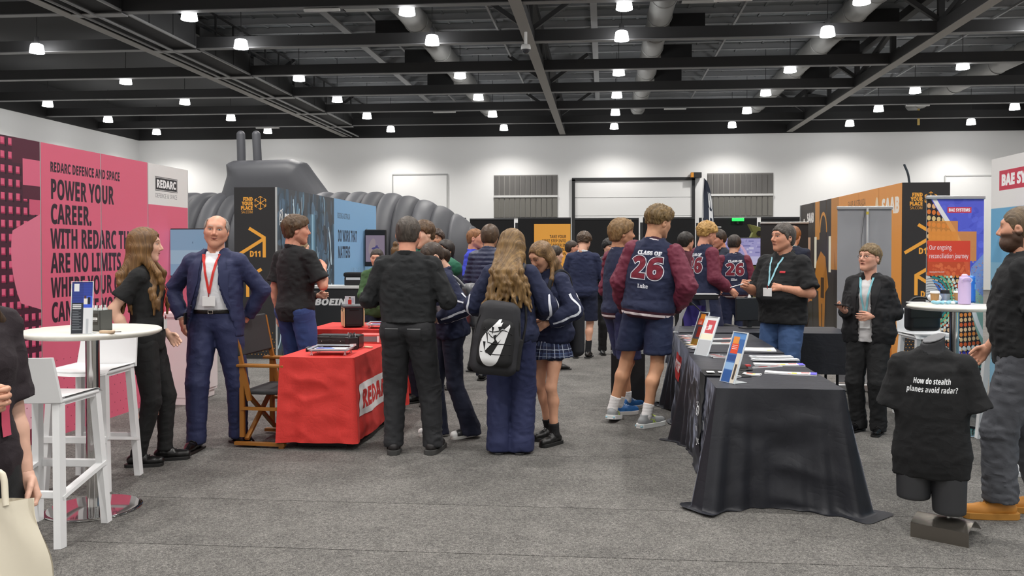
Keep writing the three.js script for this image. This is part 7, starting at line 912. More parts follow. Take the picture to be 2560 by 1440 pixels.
// girl with bun and striped sleeves
{
  const F = new Figure({ at: [-1.245, -6.72], h: 1.60, face: -66, female: true, label: 'girl with dark hair bun in navy striped sleeve sweatshirt and flared trousers looking down', skin: SK.light, hairColor: '#33261f', cell: 0.0105, near: 1, lean: 9, headPitch: 24, headYaw: 6,
    arms: { L: { u: [0.42, -0.85, -0.25], f: [-0.15, -0.25, 1], curl: 0.6 }, R: { u: [0.2, -0.9, 0.25], f: [-0.2, 0.0, 1], curl: 0.6 } }, legs: { L: { foot: [0.07, -0.17], yaw: 2, lift: 0.012, pitch: 6 }, R: { foot: [0.1, 0.08], yaw: 8 } } });
  F.body(); const tex = torsoTex('#1c2340', (g, k) => { const { X, XF, Y, S, bandY } = k; g.fillStyle = '#a9aab0'; g.fillRect(0, Y(1.2), TW, Y(1.07) - Y(1.2)); say(g, '26', XF(0.0), Y(1.13), 0.045 * S, { color: '#1c2340', serif: true, heavy: 2 }); say(g, 'SENIORS', XF(-0.08), Y(1.085), 0.018 * S, { w: 0.22 * S, color: '#33405f' }); });
  F.top('sweatshirt', { tex, hem: 0.9, grow: 0.022, loose: 0.045, hemIn: 0.02, wrinkle: 0.01, split: true, sleeveMat: NAVY, sleeve: { len: 1.93, grow: 0.032, baggy: 0.016, cuffR: 0.03 }, neck: 0.066 }); F.collar(NAVY, { h: 0.045, r: 0.072, y: 1.462, gap: 0.02, flare: 0.2 });
  for (const a of [F.arm.L]) sleeveStripes(F, a, [[0.95, 1.2], [1.4, 1.62]], 0.12, 0.62);
  F.trousers({ mat: cloth('#191e33', 0.85), r: [0.094, 0.07, 0.082], flare: 0.03, end: 0.02, wrinkle: 0.006, folds: 0.003 });
  F.shoes({ kind: 'sneaker', mat: M(0xffffff, 0.4, 0, { vertexColors: true }), color: (x, y, z) => (z > 0.13 || (z > -0.02 && z < 0.07 && y < 0.055) ? [0.8, 0.8, 0.79] : [0.02, 0.02, 0.022]), sole: M('#d8d6d2', 0.6), laces: M('#111', 0.6), soleH: 0.026 });
  F.hair({ color: '#2c201a', color2: '#5a4636', t: 0.008, front: 0.062, side: 0.0, temple: 0.03, nape: -0.055, strand: 0.002, locks: [{ hp: 9, p: [[0.0, 0.0, -0.1], [0.01, -0.035, -0.125], [0.0, -0.065, -0.11]], r0: 0.03, r1: 0.026 }, { hp: 9, p: [[0.02, -0.02, -0.115], [0.02, -0.06, -0.125], [0.01, -0.095, -0.1]], r0: 0.02, r1: 0.018 }] });
  const S = F.s, er = V(0.085, -0.04, -0.008).applyMatrix4(F.HM).multiplyScalar(S); mesh(F.root, 'earring', new THREE.TorusGeometry(0.009, 0.0018, 6, 14).rotateY(1).translate(er.x, er.y, er.z), M('#c9a24a', 0.25, 0.9));
  // grey backpack with clear pouch on her back
  const P = thing('backpack', 'grey backpack with clear plastic pouch worn by the girl with the bun', 'backpack', [-1.245, 0, -6.72], rad(-66)), gr = M('#8f9092', 0.7), inU = (g) => g.applyMatrix4(new THREE.Matrix4().makeScale(S, S, S).multiply(F.U));
  mesh(P, 'pack_body', inU(rbox(0.24, 0.4, 0.13, 0, 1.13, -0.25, 0.05, 4)), M('#6d6e70', 0.35)); mesh(P, 'clear_pouch', inU(rbox(0.2, 0.26, 0.06, 0, 1.03, -0.335, 0.025, 3)), M('#b9bbbd', 0.15, 0, { physical: true, clearcoat: 1 }));
  for (const s of [-1, 1]) { const rows = []; for (let i = 0; i <= 8; i++) { const t = i / 8; rows.push([s * 0.115 - 0.02, s * 0.115 + 0.02, lerp(1.42, 1.06, t)]); } const a = F.sweatshirt, pts = rows.map((r) => { const m = (r[0] + r[1]) / 2, q = F.up([m, r[2], 0]); return r; }); const g = sheet(3, 20, (u, v) => { const x = lerp(s * 0.1, s * 0.12, v) + (u - 0.5) * 0.042, y = lerp(1.44, 1.04, v), p = V(x, y, 0.4).applyMatrix4(F.U), d = V(0, 0, -1).transformDirection(F.U); let tt = 0; for (let i = 0; i < 70; i++) { const k = a(p.x + d.x * tt, p.y + d.y * tt, p.z + d.z * tt); if (k < 0.001) break; tt += k * 0.7; } tt -= 0.006; return [(p.x + d.x * tt) * S, (p.y + d.y * tt) * S, (p.z + d.z * tt) * S]; }); mesh(P, 'shoulder_strap', g, cloth('#9a9b9d', 0.7)); mesh(P, 'strap_top', inU(tube([[s * 0.1, 1.4, 0.085], [s * 0.1, 1.452, 0.0], [s * 0.1, 1.42, -0.09], [s * 0.09, 1.32, -0.17]], 0.013)), cloth('#9a9b9d', 0.7)); }
}
// stripes along an arm: angle pairs (turns round the arm) from t0 to t1 (0 shoulder, 1 elbow, 2 wrist)
function sleeveStripes(F, a, spans_, width, t0, t1 = 1.85, mat = M('#dfe3ec', 0.75)) {
  const S = F.s; for (const off of [-0.035, 0.035]) {
    const g = sheet(3, 26, (u, v) => { const t = lerp(t0, t1, v), k = t < 1, p = k ? mix3(a.sh, a.el, t) : mix3(a.el, a.wr, t - 1), d1 = norm3(sub3(a.el, a.sh)), d2 = norm3(sub3(a.wr, a.el)), d = norm3(mix3(d1, d2, sstep(0.85, 1.15, t))); let out = norm3(sub3([a.s * 1, 0.25, 0], [0, 0, 0])); out = F.up([out[0], out[1] + 0.95, out[2]]); out[1] -= 0.95; const bend = norm3(sub3(d1, d2)); out = norm3(mix3(out, bend, t > 0.6 ? sstep(0.6, 1.1, t) * 0.75 : 0)); const dd = out[0] * d[0] + out[1] * d[1] + out[2] * d[2]; const n = norm3([out[0] - d[0] * dd, out[1] - d[1] * dd, out[2] - d[2] * dd]), b = cross3(d, n), ang = off / 0.06 + (u - 0.5) * 0.25; const dir = [0, 1, 2].map((i) => n[i] * Math.cos(ang) + b[i] * Math.sin(ang)); let r = 0.14; for (let i = 0; i < 40; i++) { const q = a.sleeve(p[0] + dir[0] * r, p[1] + dir[1] * r, p[2] + dir[2] * r); if (q < 0.001) break; r -= Math.min(q, 0.02) * 0.8; } r += 0.003; return [0, 1, 2].map((i) => (p[i] + dir[i] * r) * S); }); mesh(F.root, 'sleeve_stripe', g, new THREE.MeshStandardMaterial({ color: '#dfe3ec', roughness: 0.75, side: THREE.DoubleSide }));
  }
}
// girl with very long hair and black backpack
{
  const at = [-0.7, -6.235], face = 176, F = new Figure({ at, h: 1.675, face, female: true, label: 'girl with very long light brown hair seen from behind wearing navy trousers', skin: SK.light, hairColor: '#8a6a40', cell: 0.0105, near: 1, headPitch: 16, headYaw: -8, lean: 3, arms: { L: { u: [0.5, -0.85, 0.1], f: [-0.5, -0.2, 0.9] }, R: { u: [0.5, -0.85, 0.05], f: [-0.35, -0.35, 1], curl: 0.6 } }, legs: { L: { foot: [0.085, 0], yaw: 4 }, R: { foot: [0.085, 0.02], yaw: 4 } } });
  F.body(); const tex = torsoTex('#1c2340', (g, k) => { const { X, Y, S } = k; say(g, '26', X(0.06), Y(1.3), 0.09 * S, { color: '#d8dbe4', serif: true, heavy: 3 }); g.fillStyle = '#c9ccd6'; for (let i = 0; i < 22; i++) g.fillRect(X(-0.075), Y(1.22 - i * 0.0095), (0.022 + 0.006 * Math.sin(i)) * S, 0.004 * S); });
  F.top('sweatshirt', { tex, hem: 0.865, grow: 0.024, loose: 0.05, hemIn: 0.015, wrinkle: 0.011, split: true, sleeveMat: NAVY, sleeve: { len: 1.93, grow: 0.034, baggy: 0.018, cuffR: 0.03 }, neck: 0.068 }); sleeveStripes(F, F.arm.R, 0, 0.1, 0.75); sleeveStripes(F, F.arm.L, 0, 0.1, 0.75);
  F.trousers({ mat: cloth('#242b50', 0.8), r: [0.108, 0.098, 0.096], flare: 0.004, end: 0.022, wrinkle: 0.008, folds: 0.002 }); for (const l of [F.leg.L, F.leg.R]) { const an = l.an, r = 0.1; }
  F.shoes({ kind: 'flat', mat: M('#1b1b1c', 0.5), sole: M('#2a2a2a', 0.6) });
  F.hair({ color: '#6d4f2c', color2: '#b28c54', t: 0.014, front: 0.07, side: -0.04, temple: 0.0, nape: -0.09, strand: 0.004, lockK: 0.02, locks: [...locks(15, rad(95), rad(265), 1.1, { seed: 12, wave: 0.02, spread: 0.1, jit: 0.03, back: -0.17, dz: -0.02, r0: 0.026, r1: 0.008 }), ...locks(10, rad(110), rad(250), 1.16, { seed: 31, wave: 0.024, spread: 0.07, jit: 0.04, back: -0.185, dz: -0.03, r0: 0.02, r1: 0.006 }), ...locks(3, rad(60), rad(95), 1.2, { seed: 8, spread: 0.06, frontZ: 0.06, r0: 0.018 }), ...locks(3, rad(265), rad(300), 1.2, { seed: 18, spread: 0.06, frontZ: 0.06, r0: 0.018 })] });
  // backpack
  const S = F.s, P = thing('backpack', 'black backpack with large white logo print hanging low behind the long haired girl', 'backpack', [at[0], 0, at[1]], rad(face)), bk = M('#26262a', 0.75), dk = M('#141416', 0.8), tilt = new THREE.Matrix4().makeTranslation(0.045, 0.93, -0.29).multiply(new THREE.Matrix4().makeRotationFromEuler(new THREE.Euler(0.1, 0.18, 0.1))).multiply(new THREE.Matrix4().makeScale(1.22, 1.2, 1.1));
  const pk = (g) => g.applyMatrix4(tilt); const bodyF = uni([cone([0, -0.16, 0.0], [0, 0.14, 0.02], 0.12, 0.11)], 0.02), bodyS = (x, y, z) => { const q = Math.max(Math.abs(x) - 0.09, Math.abs(y) - 0.17, Math.abs(z) - 0.04), dx = Math.max(Math.abs(x) - 0.085 + Math.max(0, y) * 0.12, 0), dy = Math.max(Math.abs(y) - 0.17, 0), dz = Math.max(Math.abs(z) - 0.035, 0); return Math.hypot(dx, dy, dz) - 0.06 + 0.004 * noise3(x * 16, y * 16, z * 16) + Math.min(0, Math.max(q, -0.01)); };
  mesh(P, 'pack_body', pk(toGeo(surfaceNet(bodyS, [-0.2, -0.28, -0.15], [0.2, 0.28, 0.15], 0.008))), bk);
  const pocket = (x, y, z) => { const dx = Math.max(Math.abs(x) - 0.065 + Math.max(0, y + 0.02) * 0.1, 0), dy = Math.max(Math.abs(y + 0.03) - 0.1, 0), dz = Math.max(Math.abs(z + 0.085) - 0.012, 0); return Math.hypot(dx, dy, dz) - 0.045; };
  mesh(P, 'front_pocket', pk(toGeo(surfaceNet(pocket, [-0.2, -0.28, -0.2], [0.2, 0.25, 0.05], 0.007))), dk);
  const lt = canvasTex(360, 620, (g, W, H) => { g.clearRect(0, 0, W, H); g.fillStyle = '#e2e3e4'; g.beginPath(); g.moveTo(10, 330); g.bezierCurveTo(20, 200, 130, 130, 200, 10); g.lineTo(232, 4); g.lineTo(218, 60); g.lineTo(250, 40); g.lineTo(232, 96); g.lineTo(196, 108); g.lineTo(214, 150); g.lineTo(256, 120); g.lineTo(266, 136); g.lineTo(330, 60); g.lineTo(338, 90); g.bezierCurveTo(300, 240, 270, 420, 236, 520); g.bezierCurveTo(206, 610, 120, 620, 70, 570); g.bezierCurveTo(20, 510, 0, 430, 10, 330); g.fill(); g.globalCompositeOperation = 'destination-out'; for (const p of [[[120, 100], [140, 210], [152, 120]], [[60, 180], [100, 330], [84, 190]], [[150, 220], [180, 300], [190, 200]], [[40, 300], [70, 420], [72, 300]], [[186, 260], [214, 300], [250, 250], [150, 470], [70, 420]]]) { g.beginPath(); p.forEach(([x, y], i) => (i ? g.lineTo(x, y) : g.moveTo(x, y))); g.fill(); } g.globalCompositeOperation = 'source-over'; g.fillStyle = 'rgba(0,0,0,0)'; });
  const lg = sheet(16, 24, (u, v) => { const x = lerp(0.1, -0.085, u), y = lerp(-0.185, 0.12, v); let z = -0.25; for (let i = 0; i < 40; i++) { const d = Math.min(pocket(x, y, z), bodyS(x, y, z)); if (d < 0.001) break; z += d * 0.8; } return [x, y, z - 0.002]; }, (u, v) => [u, v]); mesh(P, 'white_logo', pk(lg), new THREE.MeshStandardMaterial({ map: lt, transparent: true, alphaTest: 0.5, roughness: 0.6, side: THREE.DoubleSide }));
  const cordPts = (L) => L.map(([x, y]) => { let z = -0.25; for (let i = 0; i < 40; i++) { const d = Math.min(pocket(x, y, z), bodyS(x, y, z)); if (d < 0.001) break; z += d * 0.8; } return [x, y, z - 0.004]; }); for (const L of [[[0.09, 0.05], [0.03, 0.035], [-0.04, 0.05], [-0.09, 0.03]], [[0.095, -0.02], [0.02, -0.035], [-0.09, -0.03]], [[0.09, -0.09], [0, -0.1], [-0.095, -0.09]], [[0.08, 0.06], [0.02, 0.0], [-0.03, 0.055]]]) mesh(P, 'bungee_cord', pk(tube(cordPts(L), 0.0028, 20, 5)), dk);
  mesh(P, 'side_pocket', pk(rbox(0.03, 0.2, 0.1, -0.145, -0.09, -0.01, 0.013, 3)), dk); mesh(P, 'zip_line', pk(tube([[0.13, -0.12, -0.06], [0.12, 0.12, -0.07], [0.04, 0.205, -0.07], [-0.05, 0.205, -0.07], [-0.12, 0.12, -0.07], [-0.13, -0.12, -0.06]], 0.004, 40, 5)), dk);
  for (const s of [-1, 1]) mesh(P, 'shoulder_strap', tube([[s * 0.07 + 0.03, 1.05, -0.22], [s * 0.1, 1.3, -0.15], [s * 0.115, 1.45, -0.06], [s * 0.125, 1.44, 0.09], [s * 0.14, 1.25, 0.15]], 0.018, 40, 8).scale(1, 1, 1), bk); mesh(P, 'web_strap', tube([[-0.14, 1.2, -0.12], [-0.155, 1.05, -0.17], [-0.13, 0.86, -0.22]], 0.009, 16, 6), dk);
  P.scale.setScalar(S);
}
// girl in plaid skirt
{
  const at = [-0.43, -6.66], F = new Figure({ at, h: 1.60, face: -38, female: true, label: 'girl in navy sweatshirt and plaid skirt looking down beside the long haired girl', skin: '#d7a183', hairColor: '#8a6540', cell: 0.0105, near: 1, headPitch: 26, headYaw: -6, lean: 4, eyeOpen: 0.003,
    arms: { L: { u: [0.5, -0.9, 0.05], f: [-0.6, -0.4, 0.8], curl: 0.6 }, R: { u: [0.25, -0.9, 0.15], f: [-0.3, 0.1, 1], curl: 0.6 } }, legs: { L: { foot: [0.12, 0.07], yaw: 2 }, R: { foot: [0.055, -0.06], yaw: 6 } } });
  F.body(); const plaid = canvasTex(256, 256, (g, W) => { g.fillStyle = '#3a4562'; g.fillRect(0, 0, W, W); g.fillStyle = 'rgba(28,36,70,0.9)'; g.fillRect(0, 0, 110, W); g.fillStyle = 'rgba(24,30,58,0.75)'; g.fillRect(0, 0, W, 110); g.fillStyle = '#c9d2de'; g.fillRect(54, 0, 9, W); g.fillRect(0, 54, W, 9); g.fillRect(180, 0, 6, W); g.fillRect(0, 180, W, 6); g.fillStyle = '#6f86b0'; g.fillRect(120, 0, 5, W); g.fillRect(0, 120, W, 5); }); plaid.wrapS = plaid.wrapT = THREE.RepeatWrapping;
  F.skirt({ mat: printMat(plaid, 0.85, { side: THREE.DoubleSide }), waist: 1.0, end: 0.72, r0: 0.15, r1: 0.215 }); F.trousers({ name: 'undershorts', mat: DKNAVY, r: [0.083, 0.07, 0.06], end: 0.72, folds: 0, grow: 0.004, cell: 0.014 });
  F.top('sweatshirt', { mat: NAVY, hem: 0.855, grow: 0.026, loose: 0.055, hemIn: 0.02, wrinkle: 0.011, split: true, sleeveMat: NAVY, sleeve: { len: 1.93, grow: 0.034, baggy: 0.022, cuffR: 0.03 }, neck: 0.066 }); sleeveStripes(F, F.arm.L, 0, 0.1, 0.55); sleeveStripes(F, F.arm.R, 0, 0.1, 0.6);
  F.socks(M('#151517', 0.9), 0.185); F.shoes({ kind: 'sneaker', mat: M('#151515', 0.4), sole: M('#1d1d1d', 0.6), laces: M('#0d0d0d', 0.7), soleH: 0.03 });
  F.hair({ color: '#6a4b2c', color2: '#a57f4e', t: 0.011, front: 0.078, side: -0.04, temple: 0.02, nape: -0.09, strand: 0.0025, locks: [...locks(5, rad(78), rad(122), 1.14, { seed: 3, wave: 0.012, spread: 0.0, frontZ: 0.15, dz: 0.03, dx: 0.0 }), ...locks(5, rad(-122), rad(-78), 1.16, { seed: 6, wave: 0.012, spread: 0.0, frontZ: 0.15, dz: 0.03 }), ...locks(5, rad(120), rad(240), 1.3, { seed: 7, wave: 0.01 })] });
  const S = F.s, B = thing('backpack', 'dark backpack peeking out behind the girl in the plaid skirt', 'backpack', [at[0], 0, at[1]], rad(-38)); mesh(B, 'pack_body', rbox(0.26 * S, 0.42 * S, 0.14 * S, 0.02, 0.93 * S, -0.26 * S, 0.05, 4), M('#1b1c22', 0.75)); mesh(B, 'shoulder_strap', [1, -1].map((s) => tube([[s * 0.09, 1.12, -0.2], [s * 0.11, 1.42, -0.13], [s * 0.115, 1.485, -0.01], [s * 0.12, 1.4, 0.12], [s * 0.13, 1.2, 0.165]].map((p) => p.map((v) => v * S)), 0.016, 30, 8)), M('#15161b', 0.75));
}
// boy in green sweater
{
  const F = new Figure({ at: [-1.76, -8.2], h: 1.79, face: -30, label: 'boy in green sweater resting his hand against his chin', skin: SK.light, hairColor: '#5a3d26', cell: 0.012, headYaw: -14, headPitch: 6, headTilt: 4, arms: { L: { u: [0.95, -0.3, 0.35], f: [-0.92, 0.3, 0.28], h: [-0.8, 0.2, 0.1], p: [0, -1, 0.3], curl: 0.9 }, R: { u: [0.2, -0.9, 0.2], f: [-0.5, 0.2, 0.8] } } });
  F.body(); F.top('sweater', { mat: cloth('#1f5a44', 0.9), hem: 0.86, loose: 0.03, grow: 0.02, wrinkle: 0.01, sleeve: { len: 1.9, grow: 0.024, baggy: 0.012 }, neck: 0.07 }); F.collar(M('#2a6a50', 0.9), { h: 0.03, r: 0.07, y: 1.468 }); F.trousers({ mat: DKNAVY }); F.shoes({ kind: 'shoe', mat: M('#151515', 0.4) });
  F.hair({ color: '#4a3220', color2: '#80603c', t: 0.022, top: 0.028, front: 0.045, side: -0.005, temple: 0.04, nape: -0.06, fade: 0.008, strand: 0.006 });
}
// curly haired person further back, girl in green jacket, bun girl
{
  const F = new Figure({ at: [-2.33, -11.6], h: 1.79, face: 20, label: 'person with dark curly hair behind the boy in green', skin: SK.tan, hairColor: '#2a1e17', cell: 0.015, headYaw: -20 }); F.body(); F.top('jacket', { mat: DKNAVY, hem: 0.86, loose: 0.03, sleeve: { len: 1.93 } }); F.trousers({ mat: DKNAVY }); F.shoes({ mat: M('#151515', 0.4) }); F.hair({ color: '#241a14', color2: '#4a362a', t: 0.03, top: 0.03, front: 0.06, side: -0.06, nape: -0.1, curly: 0.008 });
  const G = new Figure({ at: [-2.66, -9.72], h: 1.53, face: 20, female: true, label: 'girl in green jacket with dark tied hair behind the power pack', skin: SK.fair, hairColor: '#2b2019', cell: 0.013, headYaw: -18, headPitch: 12, eyeOpen: 0.0028, arms: { R: { u: [0.2, -0.85, 0.25], f: [-0.3, 0.1, 0.9], curl: 0.8 }, L: { u: [0.2, -0.85, 0.25], f: [-0.4, 0.05, 0.9], curl: 0.8 } } });
  G.body(); G.top('jacket', { mat: cloth('#3b5a36', 0.85), hem: 0.8, loose: 0.04, grow: 0.02, wrinkle: 0.009, sleeve: { len: 1.9, grow: 0.024 }, neck: 0.066 }); G.collar(M('#9a2f2c', 0.85), { h: 0.03, r: 0.066, y: 1.465 }); G.trousers({ mat: DKNAVY }); G.shoes({ mat: M('#151515', 0.4) }); G.hair({ color: '#221812', color2: '#4a382c', t: 0.008, front: 0.064, side: -0.01, strand: 0.002 });
  const B = new Figure({ at: [-3.0, -12.0], h: 1.58, face: 170, female: true, label: 'girl with light brown bun far behind the man in dark sleeves', skin: SK.light, hairColor: '#8a6238', cell: 0.016 }); B.body(); B.top('jacket', { mat: DKNAVY, hem: 0.86, loose: 0.03, sleeve: { len: 1.93 } }); B.trousers({ mat: DKNAVY }); B.shoes({ mat: M('#151515', 0.4) }); B.hair({ color: '#6a4a2a', color2: '#a57a48', t: 0.01, side: -0.01, locks: [{ hp: 9, p: [[0, 0.11, -0.06], [0, 0.14, -0.07], [0, 0.15, -0.06]], r0: 0.035, r1: 0.035 }] });
  const D = new Figure({ at: [-1.74, -9.15], h: 1.62, face: -20, female: true, label: 'dark haired student mostly hidden behind the man in dark sleeves', skin: SK.tan, hairColor: '#1f1713', cell: 0.015, headYaw: -20 }); D.body(); D.top('jacket', { mat: DKNAVY, hem: 0.86, loose: 0.03, sleeve: { len: 1.93 } }); D.trousers({ mat: DKNAVY }); D.shoes({ mat: M('#151515', 0.4) }); D.hair({ color: '#1c1512', color2: '#3a2c24', t: 0.016, side: -0.05, nape: -0.1 });
}
// man in blue polo, student in puffer jacket
{
  const F = new Figure({ at: [-1.61, -10.45], h: 1.78, face: 82, label: 'red haired man in bright blue polo facing the aisle with glasses', skin: SK.pink, hairColor: '#9a6238', cell: 0.013, headYaw: 0, belly: 0.03, arms: { R: { u: [0.25, -0.9, -0.1], f: [0, -0.5, 0.8] }, L: { u: [0.2, -0.9, 0], f: [0, -0.4, 0.9] } } });
  F.body(); F.top('polo_shirt', { mat: cloth('#3440b8', 0.85), hem: 0.86, loose: 0.035, wrinkle: 0.008, sleeve: { len: 0.9, grow: 0.03 } }); F.collar(M('#4c5acc', 0.85), { h: 0.04, r: 0.072, y: 1.465, flare: 0.2 }); F.trousers({ mat: BLK }); F.shoes({ mat: M('#151515', 0.4) }); F.hair({ color: '#8a5530', color2: '#b98250', t: 0.006, front: 0.075, side: -0.005, nape: -0.06 }); glasses(F, '#8a7a6a'); const S = F.s; const p = F.arm.R.wr; const nb = thing('notebook', 'open pale notebook held by the man in the blue polo', 'notebook', [F.root.position.x + 0.38, 1.0, F.root.position.z + 0.14], 0.3); mesh(nb, 'pages', rbox(0.16, 0.2, 0.012, 0, 0, 0, 0.003), M('#cfcdd0', 0.7));
  const G = new Figure({ at: [-1.325, -9.7], h: 1.79, face: 168, label: 'student in navy quilted puffer jacket with his back turned', skin: SK.tan, hairColor: '#3a2a1e', cell: 0.012, headPitch: 6, arms: { L: { u: [0.3, -0.9, 0.1], f: [-0.2, -0.2, 1] }, R: { u: [0.3, -0.9, 0.1], f: [-0.2, -0.2, 1] } } });
  G.body(); G.top('puffer_jacket', { mat: cloth('#272d4a', 0.5), hem: 0.86, loose: 0.04, grow: 0.03, wrinkle: 0.004, sleeve: { len: 1.93, grow: 0.034, bunch: 0.004 }, neck: 0.074, field: (d, x, y, z) => d - 0.011 * Math.abs(Math.sin(y * 62)) + 0.006 }); G.collar(cloth('#272d4a', 0.5), { h: 0.06, r: 0.08, y: 1.465, t: 0.012 }); G.trousers({ mat: DKNAVY }); G.shoes({ mat: M('#151515', 0.4) }); G.hair({ color: '#33251a', color2: '#5f4730', t: 0.024, top: 0.03, side: -0.005, nape: -0.07, curly: 0.003 });
}
function glasses(F, c) { const S = F.s, pt = (p) => V(...p).applyMatrix4(F.HM).multiplyScalar(S).toArray(), m = M(c, 0.3, 0.5); const ring = (s) => { const P = []; for (let i = 0; i < 14; i++) { const a = i / 14 * 2 * PI; P.push(pt([s * 0.033 + 0.021 * Math.cos(a), 0.008 + 0.015 * Math.sin(a), 0.092 - Math.abs(0.021 * Math.cos(a)) * 0.1])); } return tube(P, 0.0013, 28, 5, true); }; mesh(F.root, 'glasses', [ring(1), ring(-1), tube([pt([-0.012, 0.011, 0.092]), pt([0, 0.014, 0.095]), pt([0.012, 0.011, 0.092])], 0.0013, 6, 5), tube([pt([0.054, 0.012, 0.085]), pt([0.078, 0.014, 0.03]), pt([0.082, 0.008, -0.02])], 0.0013, 10, 5), tube([pt([-0.054, 0.012, 0.085]), pt([-0.078, 0.014, 0.03]), pt([-0.082, 0.008, -0.02])], 0.0013, 10, 5)], m); }
// far students
{
  const F = new Figure({ at: [-0.295, -11.82], h: 1.76, face: 176, label: 'curly haired student in navy jumper and shorts seen from behind in the aisle', skin: SK.fair, hairColor: '#3f2f22', cell: 0.012, headPitch: 18, headYaw: -14, arms: { L: { u: [0.32, -0.9, 0.15], f: [-0.2, -0.1, 1] }, R: { u: [0.32, -0.9, 0.15], f: [-0.2, -0.1, 1] } }, legs: { L: { foot: [0.1, 0] }, R: { foot: [0.07, 0.03] } } });
  F.body(); F.top('jumper', { mat: cloth('#232a47', 0.9), hem: 0.86, loose: 0.035, grow: 0.02, wrinkle: 0.008, sleeve: { len: 1.9, grow: 0.022 } }); F.collar(M('#dfe0e2', 0.8), { h: 0.045, r: 0.074, y: 1.462, flare: 0.1 }); F.trousers({ name: 'shorts', mat: cloth('#1f263f', 0.85), r: [0.112, 0.108, 0.1], end: 0.52, folds: 0.003 }); F.socks(M('#16171c', 0.9), 0.25); F.shoes({ kind: 'shoe', mat: M('#1c1a19', 0.35) }); F.hair({ color: '#33261c', color2: '#5f4a36', t: 0.03, top: 0.034, front: 0.04, side: 0.01, nape: -0.04, curly: 0.007, fade: 0.012 });
  const A = new Figure({ at: [-0.62, -10.7], h: 1.56, face: 110, label: 'student in dark jacket standing before the orange poster', skin: SK.light, hairColor: '#33261d', cell: 0.015, headYaw: 5 }); A.body(); A.top('jacket', { mat: cloth('#1b1c22', 0.8), hem: 0.84, loose: 0.04, grow: 0.024, sleeve: { len: 1.93, grow: 0.028 } }); A.collar(BLK, { h: 0.05, r: 0.08, y: 1.462, t: 0.012 }); A.trousers({ mat: DKNAVY }); A.shoes({ mat: M('#151515', 0.4) }); A.hair({ color: '#2a1f18', color2: '#503c2c', t: 0.018, side: -0.01, front: 0.055 });
  const K = new Figure({ at: [0.07, -12.3], h: 1.67, face: 14, label: 'black haired student in dark puffer jacket holding a pale green sheet', skin: SK.fair, hairColor: '#15110f', cell: 0.013, headYaw: 14, arms: { R: { u: [0.2, -0.9, 0.1], f: [-0.2, -0.1, 1], curl: 0.7 }, L: { u: [0.2, -0.9, 0.1], f: [-0.3, 0, 1], curl: 0.7 } } }); K.body(); K.top('puffer_jacket', { mat: cloth('#1c2630', 0.5), hem: 0.86, loose: 0.04, grow: 0.03, sleeve: { len: 1.93, grow: 0.034 }, field: (d, x, y, z) => d - 0.01 * Math.abs(Math.sin(y * 50)) + 0.005 }); K.collar(cloth('#1c2630', 0.5), { h: 0.05, r: 0.08, y: 1.462, t: 0.012, gap: 0.02 }); K.trousers({ mat: BLK }); K.shoes({ mat: M('#151515', 0.4) }); K.hair({ color: '#100d0c', color2: '#2a2320', t: 0.022, top: 0.024, front: 0.036, side: -0.015, temple: 0.025, nape: -0.06, strand: 0.005 });
  const sh = thing('green_sheet', 'pale green paper sheet held by the black haired student', 'paper', [0.27, 1.2, -11.92], -0.5); mesh(sh, 'sheet', rbox(0.2, 0.28, 0.004, 0, 0, 0, 0.001), M('#8fc9a8', 0.7));
  const H = new Figure({ at: [-0.52, -13.6], h: 1.66, face: 100, label: 'student whose head shows beside the curly haired student', skin: SK.pink, hairColor: '#3a2a1f', cell: 0.016 }); H.body(); H.top('jumper', { mat: DKNAVY, hem: 0.86, loose: 0.03, sleeve: { len: 1.93 } }); H.trousers({ mat: JEANS }); H.shoes({ mat: M('#222', 0.4) }); H.hair({ color: '#33261d', color2: '#57412f', t: 0.012 });
}
